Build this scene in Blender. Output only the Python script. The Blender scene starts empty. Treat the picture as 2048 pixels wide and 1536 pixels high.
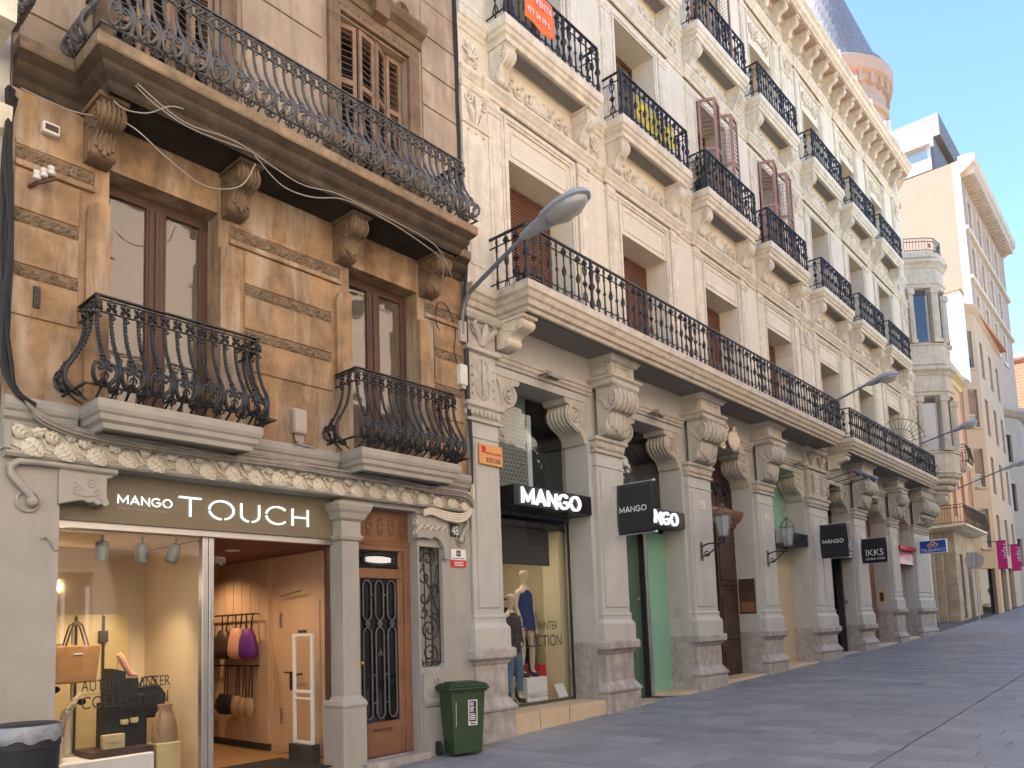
import bpy, bmesh, math, random
from mathutils import Matrix, Vector
random.seed(7)
S = bpy.context.scene
COL = S.collection
R = math.radians

# ------------------------------------------------------------------ camera
def cam_axes(yaw, pit, rol):
    f = Vector((math.sin(yaw)*math.cos(pit), math.cos(yaw)*math.cos(pit), math.sin(pit)))
    r = Vector((math.cos(yaw), -math.sin(yaw), 0)); d = f.cross(r)
    r2 = math.cos(rol)*r + math.sin(rol)*d
    d2 = -math.sin(rol)*r + math.cos(rol)*d
    return r2, d2, f
cr, cd, cf = cam_axes(R(48.607), R(5.749), R(1.978))
cam = bpy.data.objects.new('camera', bpy.data.cameras.new('camera'))
COL.objects.link(cam); S.camera = cam
cam.matrix_world = Matrix(((cr.x, -cd.x, -cf.x, 0.0), (cr.y, -cd.y, -cf.y, -8.18), (cr.z, -cd.z, -cf.z, 1.6), (0, 0, 0, 1)))
cam.data.sensor_width = 36.0
cam.data.lens = 1541.689/2048*36
cam.data.shift_x = (1024-1016.33)/2048
cam.data.shift_y = (1097.83-768)/2048
cam.data.clip_start = 0.05; cam.data.clip_end = 2000

# ------------------------------------------------------------------ sky, sun, exposure
SUN_EL, SUN_AZ = R(44), math.atan2(0.89, -0.45)      # direction towards the sun: behind the row of houses
W = bpy.data.worlds.new('World'); S.world = W; W.use_nodes = True
wn = W.node_tree.nodes; wl = W.node_tree.links
bg = wn['Background']; sky = wn.new('ShaderNodeTexSky'); sky.sky_type = 'NISHITA'
sky.sun_disc = False; sky.sun_elevation = SUN_EL; sky.sun_rotation = math.pi/2 - SUN_AZ
sky.air_density = 1.0; sky.dust_density = 0.2; sky.ozone_density = 4.5; sky.altitude = 60
wl.new(sky.outputs[0], bg.inputs[0]); bg.inputs[1].default_value = 0.085
sd = bpy.data.lights.new('sun', 'SUN'); sd.energy = 5.0; sd.angle = R(0.53); sd.color = (1.0, 0.95, 0.86)
so = bpy.data.objects.new('sun', sd); COL.objects.link(so)
tosun = Vector((math.cos(SUN_AZ)*math.cos(SUN_EL), math.sin(SUN_AZ)*math.cos(SUN_EL), math.sin(SUN_EL)))
so.rotation_euler = tosun.to_track_quat('Z', 'Y').to_euler(); so.location = (-10, 30, 40)
S.view_settings.view_transform = 'Standard'; S.view_settings.look = 'None'
S.view_settings.exposure = 2.63; S.view_settings.gamma = 1.0; S.view_settings.use_curve_mapping = False
S.render.engine = 'CYCLES'
cy = S.cycles
cy.use_denoising = True; cy.max_bounces = 8; cy.diffuse_bounces = 4; cy.glossy_bounces = 3; cy.transmission_bounces = 4
cy.transparent_max_bounces = 10; cy.caustics_reflective = False; cy.caustics_refractive = False
cy.sample_clamp_indirect = 4.0; cy.use_adaptive_sampling = True; cy.adaptive_threshold = 0.015
try: cy.denoiser = 'OPENIMAGEDENOISE'
except Exception: pass

# ------------------------------------------------------------------ helpers: objects
def link(o, parent=None):
    COL.objects.link(o)
    if parent is not None:
        o.parent = parent
        o.matrix_parent_inverse = parent.matrix_basis.inverted()
    return o
def tag(o, label=None, cat=None, group=None, kind=None):
    if label: o['label'] = label
    if cat: o['category'] = cat
    if group: o['group'] = group
    if kind: o['kind'] = kind
    return o
def thing(name, loc, label, cat, group=None):
    o = bpy.data.objects.new(name, None); o.empty_display_size = 0.2
    o.location = loc; link(o); return tag(o, label, cat, group)
def inst(name, mesh, loc=(0, 0, 0), rz=0.0, parent=None, scale=(1, 1, 1), rot=None):
    o = bpy.data.objects.new(name, mesh); o.location = loc
    o.rotation_euler = rot if rot else (0, 0, rz); o.scale = scale
    bm = Matrix.LocRotScale(Vector(loc), o.rotation_euler, Vector(scale)); o.matrix_basis = bm
    return link(o, parent)

class MB:
    def __init__(s): s.v = []; s.f = []
    def add(s, vs, fs):
        b = len(s.v); s.v += [tuple(p) for p in vs]; s.f += [tuple(i+b for i in f) for f in fs]
    def box(s, x0, x1, y0, y1, z0, z1):
        s.add([(x0,y0,z0),(x1,y0,z0),(x1,y1,z0),(x0,y1,z0),(x0,y0,z1),(x1,y0,z1),(x1,y1,z1),(x0,y1,z1)],
              [(0,3,2,1),(4,5,6,7),(0,1,5,4),(1,2,6,5),(2,3,7,6),(3,0,4,7)]); return s
    def ext(s, poly, axis, a, b):
        """extrude a closed 2D polygon; axis x: poly=(y,z); y: poly=(x,z); z: poly=(x,y)"""
        n = len(poly)
        def P(p, t): return (t,p[0],p[1]) if axis == 'x' else (p[0],t,p[1]) if axis == 'y' else (p[0],p[1],t)
        vs = [P(p,a) for p in poly]+[P(p,b) for p in poly]
        s.add(vs, [tuple(range(n))[::-1], tuple(range(n,2*n))]+[(i,(i+1)%n,n+(i+1)%n,n+i) for i in range(n)]); return s
    def sweep(s, path, prof, cap=True, closed=False):
        """moulding: path in XY, prof=(outward offset, z); outward is the right-hand side of the path"""
        n = len(path); rows = []
        for i, p in enumerate(path):
            p = Vector(p)
            if closed or 0 < i < n-1:
                d0 = (p-Vector(path[i-1])).normalized(); d1 = (Vector(path[(i+1) % n])-p).normalized()
            elif i == 0: d0 = d1 = (Vector(path[1])-p).normalized()
            else: d0 = d1 = (p-Vector(path[i-1])).normalized()
            n0 = Vector((d0.y,-d0.x)); n1 = Vector((d1.y,-d1.x)); m = (n0+n1)
            m = m/max(m.dot(n0), 0.2) if m.length > 1e-6 else n0
            rows.append([(p.x+m.x*o, p.y+m.y*o, z) for o, z in prof])
        k = len(prof); vs = [q for r in rows for q in r]; fs = []
        for i in range(n if closed else n-1):
            j = (i+1) % n
            for a in range(k-1): fs.append((i*k+a, i*k+a+1, j*k+a+1, j*k+a))
        if cap and not closed: fs += [tuple(range(k)), tuple(range((n-1)*k, n*k))[::-1]]
        s.add(vs, fs); return s
    def tube(s, pts, r, n=6, cap=True, flat=None, closed=False):
        pts = [Vector(p) for p in pts]; m = len(pts)
        rs = r if isinstance(r, (list, tuple)) else [r]*m
        T = []
        for i in range(m):
            a = pts[i-1] if (i or closed) else pts[0]; b = pts[(i+1) % m] if (i < m-1 or closed) else pts[-1]
            t = b-a; T.append(t.normalized() if t.length > 1e-9 else Vector((0,0,1)))
        u = T[0].orthogonal().normalized()
        if flat is not None:
            u = Vector(flat)-T[0]*T[0].dot(Vector(flat)); u = u.normalized() if u.length > 1e-6 else T[0].orthogonal().normalized()
        vs = []
        for i in range(m):
            if flat is not None:
                w = Vector(flat)-T[i]*T[i].dot(Vector(flat))
                if w.length > 1e-6: u = w.normalized()
            else:
                u = (u-T[i]*T[i].dot(u)); u = u.normalized() if u.length > 1e-6 else T[i].orthogonal().normalized()
            v = T[i].cross(u)
            for k in range(n):
                a = 2*math.pi*(k+.5)/n
                vs.append(pts[i]+(u*math.cos(a)+v*math.sin(a))*rs[i])
        fs = []
        for i in range(m if closed else m-1):
            j = (i+1) % m
            for k in range(n): fs.append((i*n+k, i*n+(k+1)%n, j*n+(k+1)%n, j*n+k))
        if cap and not closed: fs += [tuple(range(n))[::-1], tuple(range((m-1)*n, m*n))]
        s.add(vs, fs); return s
    def lathe(s, prof, c=(0,0,0), n=10, sx=1, sy=1, a0=0, a1=2*math.pi):
        full = abs(a1-a0-2*math.pi) < 1e-6; m = n if full else n+1; vs = []
        for r_, z in prof:
            for k in range(m):
                a = a0+(a1-a0)*k/n; vs.append((c[0]+r_*sx*math.cos(a), c[1]+r_*sy*math.sin(a), c[2]+z))
        fs = []
        for i in range(len(prof)-1):
            for k in range(m if full else m-1):
                fs.append((i*m+k, i*m+(k+1)%m, (i+1)*m+(k+1)%m, (i+1)*m+k))
        if full:
            if prof[0][0] > 1e-5: fs.append(tuple(range(m))[::-1])
            if prof[-1][0] > 1e-5: fs.append(tuple(range((len(prof)-1)*m, len(prof)*m)))
        s.add(vs, fs); return s
    def ball(s, c, r, n=8, sx=1, sy=1, sz=1):
        k = max(4, n//2+1)
        pr = [(r*math.sin(math.pi*i/k), -r*sz*math.cos(math.pi*i/k)) for i in range(k+1)]
        pr[0] = (1e-6, pr[0][1]); pr[-1] = (1e-6, pr[-1][1])
        return s.lathe(pr, c, n, sx, sy)
    def mesh(s, name, mat, smooth=False, bev=0.0, seg=1):
        me = bpy.data.meshes.new(name); me.from_pydata(s.v, [], s.f)
        if bev:
            b = bmesh.new(); b.from_mesh(me)
            bmesh.ops.remove_doubles(b, verts=b.verts, dist=1e-5)
            es = [e for e in b.edges if len(e.link_faces) == 2 and e.calc_face_angle(0) > 0.6]
            bmesh.ops.bevel(b, geom=es, offset=bev, segments=seg, affect='EDGES', profile=0.6)
            b.to_mesh(me); b.free()
        me.materials.append(M[mat] if isinstance(mat, str) else mat)
        if smooth:
            me.polygons.foreach_set('use_smooth', [True]*len(me.polygons))
            try: me.set_sharp_from_angle(angle=R(42))
            except Exception: pass
        me.update(); return me
    def build(s, name, mat, parent=None, smooth=False, bev=0.0, seg=1):
        return inst(name, s.mesh(name, mat, smooth, bev, seg), parent=parent)

def spiral(cx, cz, r0, r1, turns, a0, sgn=1, n=22):
    out = []
    for i in range(n+1):
        t = i/n; a = a0+sgn*turns*2*math.pi*t; r_ = r0+(r1-r0)*t
        out.append((cx+r_*math.cos(a), cz+r_*math.sin(a)))
    return out
def arc(cx, cz, r_, a0, a1, n=12):
    return [(cx+r_*math.cos(R(a0+(a1-a0)*i/n)), cz+r_*math.sin(R(a0+(a1-a0)*i/n))) for i in range(n+1)]
def ribbon(mb, pts, w, org, U, V, N, d, closed=False):
    """flat stroke of width w and depth d along a 2D polyline placed at org on axes U,V; N is the outward normal"""
    org, U, V, N = Vector(org), Vector(U), Vector(V), Vector(N); n = len(pts); L = []; Rr = []
    for i in range(n):
        p = Vector(pts[i]); a = Vector(pts[i-1]) if (i or closed) else p; b = Vector(pts[(i+1)%n]) if (i < n-1 or closed) else p
        d0 = (p-a); d1 = (b-p); d0 = d0.normalized() if d0.length > 1e-9 else d1.normalized(); d1 = d1.normalized() if d1.length > 1e-9 else d0
        n0 = Vector((-d0.y,d0.x)); n1 = Vector((-d1.y,d1.x)); m = n0+n1; m = m/max(m.dot(n0), .35)
        L.append(p+m*w/2); Rr.append(p-m*w/2)
    P = lambda q, t: org+U*q.x+V*q.y+N*t
    vs = []
    for i in range(n): vs += [P(L[i],d), P(Rr[i],d), P(Rr[i],0), P(L[i],0)]
    fs = []
    for i in range(n if closed else n-1):
        j = (i+1) % n
        for k in range(4): fs.append((4*i+k, 4*i+(k+1)%4, 4*j+(k+1)%4, 4*j+k))
    if not closed: fs += [(0,1,2,3), (4*n-1,4*n-2,4*n-3,4*n-4)]
    mb.add(vs, fs)

def wall_mesh(x0, x1, z0, z1, yf, yb, holes, mb=None):
    """front wall with openings: holes = (xa, xb, za, zb)"""
    mb = mb or MB()
    xs = sorted({x0, x1} | {min(max(h[i], x0), x1) for h in holes for i in (0, 1)})
    zs = sorted({z0, z1} | {min(max(h[i], z0), z1) for h in holes for i in (2, 3)})
    def solid(i, j):
        if i < 0 or j < 0 or i >= len(xs)-1 or j >= len(zs)-1: return None
        cx, cz = (xs[i]+xs[i+1])/2, (zs[j]+zs[j+1])/2
        return not any(h[0] < cx < h[1] and h[2] < cz < h[3] for h in holes)
    for i in range(len(xs)-1):
        for j in range(len(zs)-1):
            if not solid(i, j): continue
            a, b, c, d = xs[i], xs[i+1], zs[j], zs[j+1]
            mb.add([(a,yf,c),(b,yf,c),(b,yf,d),(a,yf,d)], [(0,1,2,3)])
            mb.add([(a,yb,c),(b,yb,c),(b,yb,d),(a,yb,d)], [(3,2,1,0)])
            if not solid(i-1, j): mb.add([(a,yf,c),(a,yb,c),(a,yb,d),(a,yf,d)], [(3,2,1,0)])
            if not solid(i+1, j): mb.add([(b,yf,c),(b,yb,c),(b,yb,d),(b,yf,d)], [(0,1,2,3)])
            if not solid(i, j-1): mb.add([(a,yf,c),(b,yf,c),(b,yb,c),(a,yb,c)], [(3,2,1,0)])
            if not solid(i, j+1): mb.add([(a,yf,d),(b,yf,d),(b,yb,d),(a,yb,d)], [(0,1,2,3)])
    return mb
def gz(x):
    if x < 36.4: return 0.029*(x-13.5)
    return 0.664+0.046*(min(x, 60)-36.4)+0.03*max(0, x-60)

# ------------------------------------------------------------------ materials
M = {}
def nd(nt, t, **k):
    n = nt.nodes.new(t)
    for a, b in k.items():
        if hasattr(n, a): setattr(n, a, b)
        else: n.inputs[a].default_value = b
    return n
def rgba(c): return (c[0], c[1], c[2], 1)
def mat(name, c, rough=0.75, metal=0.0, var=0.15, scale=2.0, fine=30.0, bump=0.15, streak=0.0, streak_c=None, streak_min=.54, patch=0.0, patch_c=None, patch_scale=1.2,
        drip=0.0, drip_c=None, blocks=None, spec=0.4, coat=0.0, spots=0.0, local=False, dist=0.01, sheen=0.0):
    m = bpy.data.materials.new(name); m.use_nodes = True; nt = m.node_tree; L = nt.links.new
    b = nt.nodes['Principled BSDF']; M[name] = m
    b.inputs['Roughness'].default_value = rough; b.inputs['Metallic'].default_value = metal
    b.inputs['Specular IOR Level'].default_value = spec; b.inputs['Coat Weight'].default_value = coat; b.inputs['Coat Roughness'].default_value = .15
    if sheen: b.inputs['Sheen Weight'].default_value = sheen
    if local:
        tc = nd(nt, 'ShaderNodeTexCoord'); pos = tc.outputs['Object']
    else:
        ge = nd(nt, 'ShaderNodeNewGeometry'); pos = ge.outputs['Position']
    n1 = nd(nt, 'ShaderNodeTexNoise', Scale=scale, Detail=6.0, Roughness=0.62); L(pos, n1.inputs['Vector'])
    r1 = nd(nt, 'ShaderNodeMapRange'); r1.inputs['From Min'].default_value = .3; r1.inputs['From Max'].default_value = .7
    r1.inputs['To Min'].default_value = 1-var; r1.inputs['To Max'].default_value = 1+var; L(n1.outputs['Fac'], r1.inputs['Value'])
    mul = nd(nt, 'ShaderNodeVectorMath', operation='SCALE'); mul.inputs[0].default_value = c; L(r1.outputs[0], mul.inputs['Scale'])
    out = mul.outputs[0]
    def blend(fac, col, out):
        mx = nd(nt, 'ShaderNodeMix', data_type='RGBA'); L(fac, mx.inputs[0]); L(out, mx.inputs[6]); mx.inputs[7].default_value = rgba(col); return mx.outputs[2]
    if patch:
        n2 = nd(nt, 'ShaderNodeTexNoise', Scale=patch_scale, Detail=9.0, Roughness=.68, Distortion=.6); L(pos, n2.inputs['Vector'])
        r2 = nd(nt, 'ShaderNodeMapRange'); r2.inputs['From Min'].default_value = .5; r2.inputs['From Max'].default_value = .66
        r2.inputs['To Max'].default_value = patch; L(n2.outputs['Fac'], r2.inputs['Value']); out = blend(r2.outputs[0], patch_c, out)
    if streak:
        mp = nd(nt, 'ShaderNodeMapping'); mp.inputs['Scale'].default_value = (2.4, 2.4, .38); L(pos, mp.inputs['Vector'])
        n3 = nd(nt, 'ShaderNodeTexNoise', Scale=1.3, Detail=5.0, Roughness=.65); L(mp.outputs[0], n3.inputs['Vector'])
        r3 = nd(nt, 'ShaderNodeMapRange'); r3.inputs['From Min'].default_value = streak_min; r3.inputs['From Max'].default_value = streak_min+.16
        r3.inputs['To Max'].default_value = streak; L(n3.outputs['Fac'], r3.inputs['Value']); out = blend(r3.outputs[0], streak_c, out)
    if spots:
        vo = nd(nt, 'ShaderNodeTexVoronoi'); vo.inputs['Scale'].default_value = 1.7; L(pos, vo.inputs['Vector'])
        r7 = nd(nt, 'ShaderNodeMapRange'); r7.inputs['From Min'].default_value = .045; r7.inputs['From Max'].default_value = .03
        r7.inputs['To Max'].default_value = spots; L(vo.outputs['Distance'], r7.inputs['Value']); out = blend(r7.outputs[0], tuple(x*.45 for x in c), out)
        n8 = nd(nt, 'ShaderNodeTexNoise', Scale=.35, Detail=6.0, Roughness=.65, Distortion=.8); L(pos, n8.inputs['Vector'])
        r8 = nd(nt, 'ShaderNodeMapRange'); r8.inputs['From Min'].default_value = .42; r8.inputs['From Max'].default_value = .68
        r8.inputs['To Max'].default_value = .6; L(n8.outputs['Fac'], r8.inputs['Value']); out = blend(r8.outputs[0], tuple(x*1.35 for x in c), out)
    if drip:
        mp2 = nd(nt, 'ShaderNodeMapping'); mp2.inputs['Scale'].default_value = (1.7, 1.7, .3); mp2.inputs['Location'].default_value = (3.7, 1.3, 8.1); L(pos, mp2.inputs['Vector'])
        n6 = nd(nt, 'ShaderNodeTexNoise', Scale=1.5, Detail=7.0, Roughness=.7, Distortion=.4); L(mp2.outputs[0], n6.inputs['Vector'])
        r6 = nd(nt, 'ShaderNodeMapRange'); r6.inputs['From Min'].default_value = .48; r6.inputs['From Max'].default_value = .7
        r6.inputs['To Max'].default_value = drip; L(n6.outputs['Fac'], r6.inputs['Value']); out = blend(r6.outputs[0], drip_c, out)
    if blocks:
        bw, bh, mort, dark = blocks
        sp = nd(nt, 'ShaderNodeSeparateXYZ'); L(pos, sp.inputs[0]); cb = nd(nt, 'ShaderNodeCombineXYZ')
        L(sp.outputs[0], cb.inputs[0]); L(sp.outputs[2], cb.inputs[1])
        br = nd(nt, 'ShaderNodeTexBrick'); L(cb.outputs[0], br.inputs['Vector']); br.inputs['Scale'].default_value = 1
        br.inputs['Brick Width'].default_value = bw; br.inputs['Row Height'].default_value = bh; br.inputs['Mortar Size'].default_value = mort
        br.inputs['Mortar Smooth'].default_value = .3
        ml = nd(nt, 'ShaderNodeMath', operation='MULTIPLY'); ml.inputs[1].default_value = dark; L(br.outputs['Fac'], ml.inputs[0])
        out = blend(ml.outputs[0], tuple(x*.45 for x in c), out)
    L(out, b.inputs['Base Color'])
    rr = nd(nt, 'ShaderNodeMapRange'); rr.inputs['To Min'].default_value = max(.05, rough-.12); rr.inputs['To Max'].default_value = min(1, rough+.12)
    L(n1.outputs['Fac'], rr.inputs['Value']); L(rr.outputs[0], b.inputs['Roughness'])
    if bump:
        n4 = nd(nt, 'ShaderNodeTexNoise', Scale=fine, Detail=5.0, Roughness=.6); L(pos, n4.inputs['Vector'])
        ad = nd(nt, 'ShaderNodeMath', operation='ADD'); L(n4.outputs['Fac'], ad.inputs[0]); L(n1.outputs['Fac'], ad.inputs[1])
        bp = nd(nt, 'ShaderNodeBump', Strength=bump, Distance=dist); L(ad.outputs[0], bp.inputs['Height']); L(bp.outputs[0], b.inputs['Normal'])
    return m
def emit(name, c, e, base=None):
    m = mat(name, base or c, .4, bump=0, var=0.02); b = m.node_tree.nodes['Principled BSDF']
    b.inputs['Emission Color'].default_value = rgba(c); b.inputs['Emission Strength'].default_value = e; return m
def glass(name, tint=(.9,.95,.93), refl=0.04, rough=0.02, opac=0.0, opc=(.1,.1,.1), wave=0.0):
    """window pane: clear film that lets light through plus a fresnel reflection"""
    m = bpy.data.materials.new(name); m.use_nodes = True; nt = m.node_tree; L = nt.links.new; M[name] = m
    nt.nodes.remove(nt.nodes['Principled BSDF']); o = nt.nodes['Material Output']
    t = nd(nt, 'ShaderNodeBsdfTransparent'); t.inputs[0].default_value = rgba(tint); gl = nd(nt, 'ShaderNodeBsdfGlossy'); gl.inputs['Roughness'].default_value = rough
    fr = nd(nt, 'ShaderNodeFresnel'); fr.inputs[0].default_value = 1.5
    gb_ = nd(nt, 'ShaderNodeNewGeometry'); iv = nd(nt, 'ShaderNodeMath', operation='SUBTRACT'); iv.inputs[0].default_value = 1.0; L(gb_.outputs['Backfacing'], iv.inputs[1])
    a0 = nd(nt, 'ShaderNodeMath', operation='ADD'); a0.inputs[1].default_value = refl; a0.use_clamp = True; L(fr.outputs[0], a0.inputs[0])
    ad = nd(nt, 'ShaderNodeMath', operation='MULTIPLY'); L(a0.outputs[0], ad.inputs[0]); L(iv.outputs[0], ad.inputs[1])   # the far side of the thin pane reflects nothing
    body = t.outputs[0]
    if opac:
        df = nd(nt, 'ShaderNodeBsdfDiffuse'); df.inputs[0].default_value = rgba(opc); mx0 = nd(nt, 'ShaderNodeMixShader'); mx0.inputs[0].default_value = opac
        L(t.outputs[0], mx0.inputs[1]); L(df.outputs[0], mx0.inputs[2]); body = mx0.outputs[0]
    if wave:
        ge = nd(nt, 'ShaderNodeNewGeometry'); n4 = nd(nt, 'ShaderNodeTexNoise', Scale=2.2, Detail=2.0); L(ge.outputs['Position'], n4.inputs['Vector'])
        bp = nd(nt, 'ShaderNodeBump', Strength=wave, Distance=.05); L(n4.outputs['Fac'], bp.inputs['Height']); L(bp.outputs[0], gl.inputs['Normal'])
    mx = nd(nt, 'ShaderNodeMixShader'); L(ad.outputs[0], mx.inputs[0]); L(body, mx.inputs[1]); L(gl.outputs[0], mx.inputs[2]); L(mx.outputs[0], o.inputs[0])
    return m

mat('cream_plaster', (.69,.61,.465), .8, var=.06, scale=.8, bump=.12, streak=.28, streak_c=(.5,.42,.33), patch=.2, patch_c=(.7,.62,.52), patch_scale=.7, blocks=(1.1,.36,.006,.35))
mat('cream_stone', (.69,.61,.475), .8, var=.13, scale=4, bump=.3, streak=.5, streak_c=(.42,.35,.27), patch=.35, patch_c=(.46,.38,.29), patch_scale=6, drip=.35, drip_c=(.3,.245,.185))
mat('arcade_stone_shaded', (.455,.412,.342), .82, var=.16, scale=4, bump=.3, streak=.5, streak_c=(.36,.31,.25), patch=.4, patch_c=(.34,.29,.23), patch_scale=5, drip=.4, drip_c=(.22,.185,.15))  # darker copy of cream_stone: greyer dirt plus balcony shade put into the colour
mat('bay_stone', (.55,.475,.37), .82, var=.15, scale=4, bump=.3, streak=.5, streak_c=(.38,.32,.25), patch=.4, patch_c=(.36,.3,.23), patch_scale=5, drip=.4, drip_c=(.25,.205,.16))
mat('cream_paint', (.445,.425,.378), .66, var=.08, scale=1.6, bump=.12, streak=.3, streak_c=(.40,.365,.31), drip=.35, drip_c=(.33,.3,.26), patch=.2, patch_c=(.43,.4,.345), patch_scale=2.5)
mat('slab_stone', (.55,.475,.375), .82, var=.12, scale=4, bump=.25, patch=.55, patch_c=(.26,.2,.15), patch_scale=5)
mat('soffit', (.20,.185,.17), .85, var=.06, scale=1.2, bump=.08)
mat('plinth_stone', (.37,.335,.30), .75, var=.28, scale=6, fine=60, bump=.4, drip=.6, drip_c=(.16,.135,.115), streak=.4, streak_c=(.2,.175,.155), patch=.35, patch_c=(.4,.36,.32), patch_scale=2.2)
mat('brown_plaster', (.315,.192,.10), .88, var=.38, scale=3.2, bump=.5, streak=.8, streak_min=.47, streak_c=(.46,.36,.262), patch=.85, patch_c=(.21,.118,.058), patch_scale=1.5, fine=26, drip=.85, drip_c=(.105,.07,.043))
mat('brown_plaster_light', (.385,.29,.20), .85, var=.2, scale=1.3, bump=.25, streak=.5, streak_c=(.60,.48,.35), patch=.7, patch_c=(.30,.2,.12), patch_scale=1.4, fine=26, drip=.6, drip_c=(.17,.115,.07))
mat('brown_trim', (.19,.122,.068), .85, var=.3, scale=3.5, bump=.35, patch=.7, patch_c=(.085,.055,.032), patch_scale=2.5)
mat('rustic', (.24,.165,.10), .95, var=.3, scale=10, fine=26, bump=1.0, dist=.05)
mat('dark_slab', (.07,.047,.029), .9, var=.5, scale=3, bump=.4, streak=.6, streak_c=(.05,.04,.03), patch=.8, patch_c=(.04,.032,.024), patch_scale=1.6)
mat('fascia_stone', (.26,.18,.11), .9, var=.35, scale=5, bump=.35, streak=.5, streak_c=(.1,.075,.05), patch=.6, patch_c=(.10,.085,.05), patch_scale=3)
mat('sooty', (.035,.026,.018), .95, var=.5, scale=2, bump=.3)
mat('shop_plaster', (.335,.305,.266), .75, var=.09, scale=1.8, bump=.16, drip=.4, drip_c=(.29,.26,.22), streak=.25, streak_c=(.47,.42,.36), patch=.15, patch_c=(.5,.44,.38))
mat('frieze_plaster', (.60,.535,.43), .8, var=.1, scale=4, bump=.2, patch=.3, patch_c=(.42,.36,.28), patch_scale=4)
mat('iron', (.028,.027,.028), .5, .35, var=.35, scale=12, bump=.15, spec=.5)
mat('iron_grey', (.10,.092,.086), .6, .05, var=.4, scale=9, bump=.2, spec=.5)
mat('wood_door', (.20,.092,.048), .5, var=.22, scale=2.5, bump=.12, coat=.15)
mat('wood_dark', (.055,.028,.018), .5, var=.35, scale=3, bump=.2, coat=.1)
mat('frame_brown', (.085,.042,.027), .55, var=.2, scale=3, bump=.08)
mat('shutter_brown', (.25,.155,.095), .7, var=.25, scale=4, bump=.15)
mat('shutter_pink', (.34,.19,.145), .65, var=.1, scale=4, bump=.08)
mat('blind_brown', (.20,.092,.055), .6, var=.08, scale=2, bump=.05)
mat('paver', (.195,.203,.212), .5, spots=.7, var=.12, scale=1.6, fine=70, bump=.18, patch=.25, patch_c=(.25,.25,.255), patch_scale=.9)
mat('paver_b', (.225,.23,.236), .5, spots=.7, var=.12, scale=1.6, fine=70, bump=.18, patch=.25, patch_c=(.2,.2,.215), patch_scale=.9)
mat('paver_c', (.172,.18,.19), .5, spots=.7, var=.12, scale=1.6, fine=70, bump=.18)
mat('joint', (.07,.07,.072), .9, var=.2, bump=.2)
mat('marble_step', (.55,.42,.27), .45, var=.12, scale=3, bump=.05, patch=.3, patch_c=(.66,.56,.42), patch_scale=2)
mat('sign_black', (.012,.012,.014), .3, var=.1, bump=0, spec=.5)
mat('cloth_black', (.014,.013,.015), .85, var=.2, scale=6, bump=.2, sheen=.3)
mat('sign_grey', (.12,.125,.13), .3, .6, var=.08, bump=0)
mat('touch_board', (.16,.125,.075), .45, var=.05, scale=1, bump=.02)
mat('steel', (.45,.44,.42), .35, .8, var=.08, bump=0)
mat('lamp_grey', (.33,.36,.40), .42, .25, var=.08, scale=5, bump=.05)
mat('arm_grey', (.16,.175,.185), .5, .3, var=.1, scale=5, bump=.05)
mat('white_paint', (.75,.75,.74), .5, var=.04, bump=0)
mat('white_metal', (.62,.62,.6), .4, .2, var=.05, bump=0)
mat('black_rubber', (.02,.02,.02), .7, var=.2, bump=.1)
mat('black_cable', (.022,.02,.02), .6, var=.3, scale=8, bump=.1)
mat('grey_cable', (.30,.26,.22), .7, var=.2, scale=8, bump=.1)
mat('box_grey', (.40,.34,.29), .65, var=.08, scale=6, bump=.05)
mat('box_white', (.62,.57,.5), .6, var=.08, scale=6, bump=.05)
mat('bin_green', (.03,.055,.02), .48, var=.15, scale=6, bump=.1, spec=.45)
mat('bin_black', (.02,.021,.026), .5, var=.15, scale=6, bump=.08)
mat('sticker_white', (.7,.7,.68), .5, var=.05, bump=0)
mat('sticker_black', (.03,.03,.03), .5, var=.05, bump=0)
mat('red_print', (.55,.03,.03), .5, var=.05, bump=0)
mat('orange_banner', (.85,.16,.04), .7, var=.05, bump=.05)
mat('yellow_banner', (.8,.62,.05), .75, var=.1, bump=.05)
mat('orange_sign', (.62,.29,.1), .55, var=.06, bump=0)
mat('red_sign', (.5,.02,.02), .35, var=.05, bump=0)
mat('blue_sign', (.02,.06,.32), .35, var=.05, bump=0)
mat('gold_print', (.7,.42,.06), .4, var=.05, bump=0)
mat('magenta_banner', (.5,.02,.17), .7, var=.06, bump=0)
mat('green_glass', (.22,.42,.30), .25, var=.05, scale=.8, bump=0, spec=.5)
mat('green_dark', (.07,.12,.085), .15, var=.05, scale=.8, bump=0, spec=.5)
mat('beige_panel', (.52,.44,.30), .6, var=.04, bump=.03)
mat('roller_grey', (.33,.31,.285), .6, .2, var=.08, bump=.05)
mat('dark_void', (.012,.011,.011), .9, var=.1, bump=0)
mat('curtain', (.55,.52,.46), .9, var=.06, scale=3, bump=.1)
mat('lead_shingle', (.215,.215,.23), .5, .1, var=.18, scale=4, bump=.1)
mat('tower_plaster', (.44,.325,.25), .8, var=.06, bump=.1)
mat('rose_plaster', (.215,.163,.125), .85, var=.07, scale=.5, bump=.15)
mat('salmon_plaster', (.48,.335,.25), .85, var=.07, scale=.5, bump=.1)
mat('beige_plaster', (.46,.335,.225), .85, var=.08, scale=.6, bump=.12)
mat('yellow_plaster', (.55,.43,.22), .85, var=.08, scale=.6, bump=.12)
mat('orange_plaster', (.62,.36,.22), .85, var=.08, scale=.6, bump=.12)
mat('side_stone', (.40,.33,.24), .85, var=.25, scale=1.6, bump=.3, patch=.5, patch_c=(.24,.18,.13), patch_scale=.9)
mat('grey_plaster', (.38,.31,.24), .85, var=.08, bump=.1)
mat('attic_grey', (.19,.187,.19), .85, var=.06, bump=.05)
mat('white_wall', (.78,.77,.76), .8, var=.03, bump=.05)
mat('brick_red', (.45,.17,.10), .9, var=.2, scale=2, bump=.3, blocks=(.5,.16,.02,.5))
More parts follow.
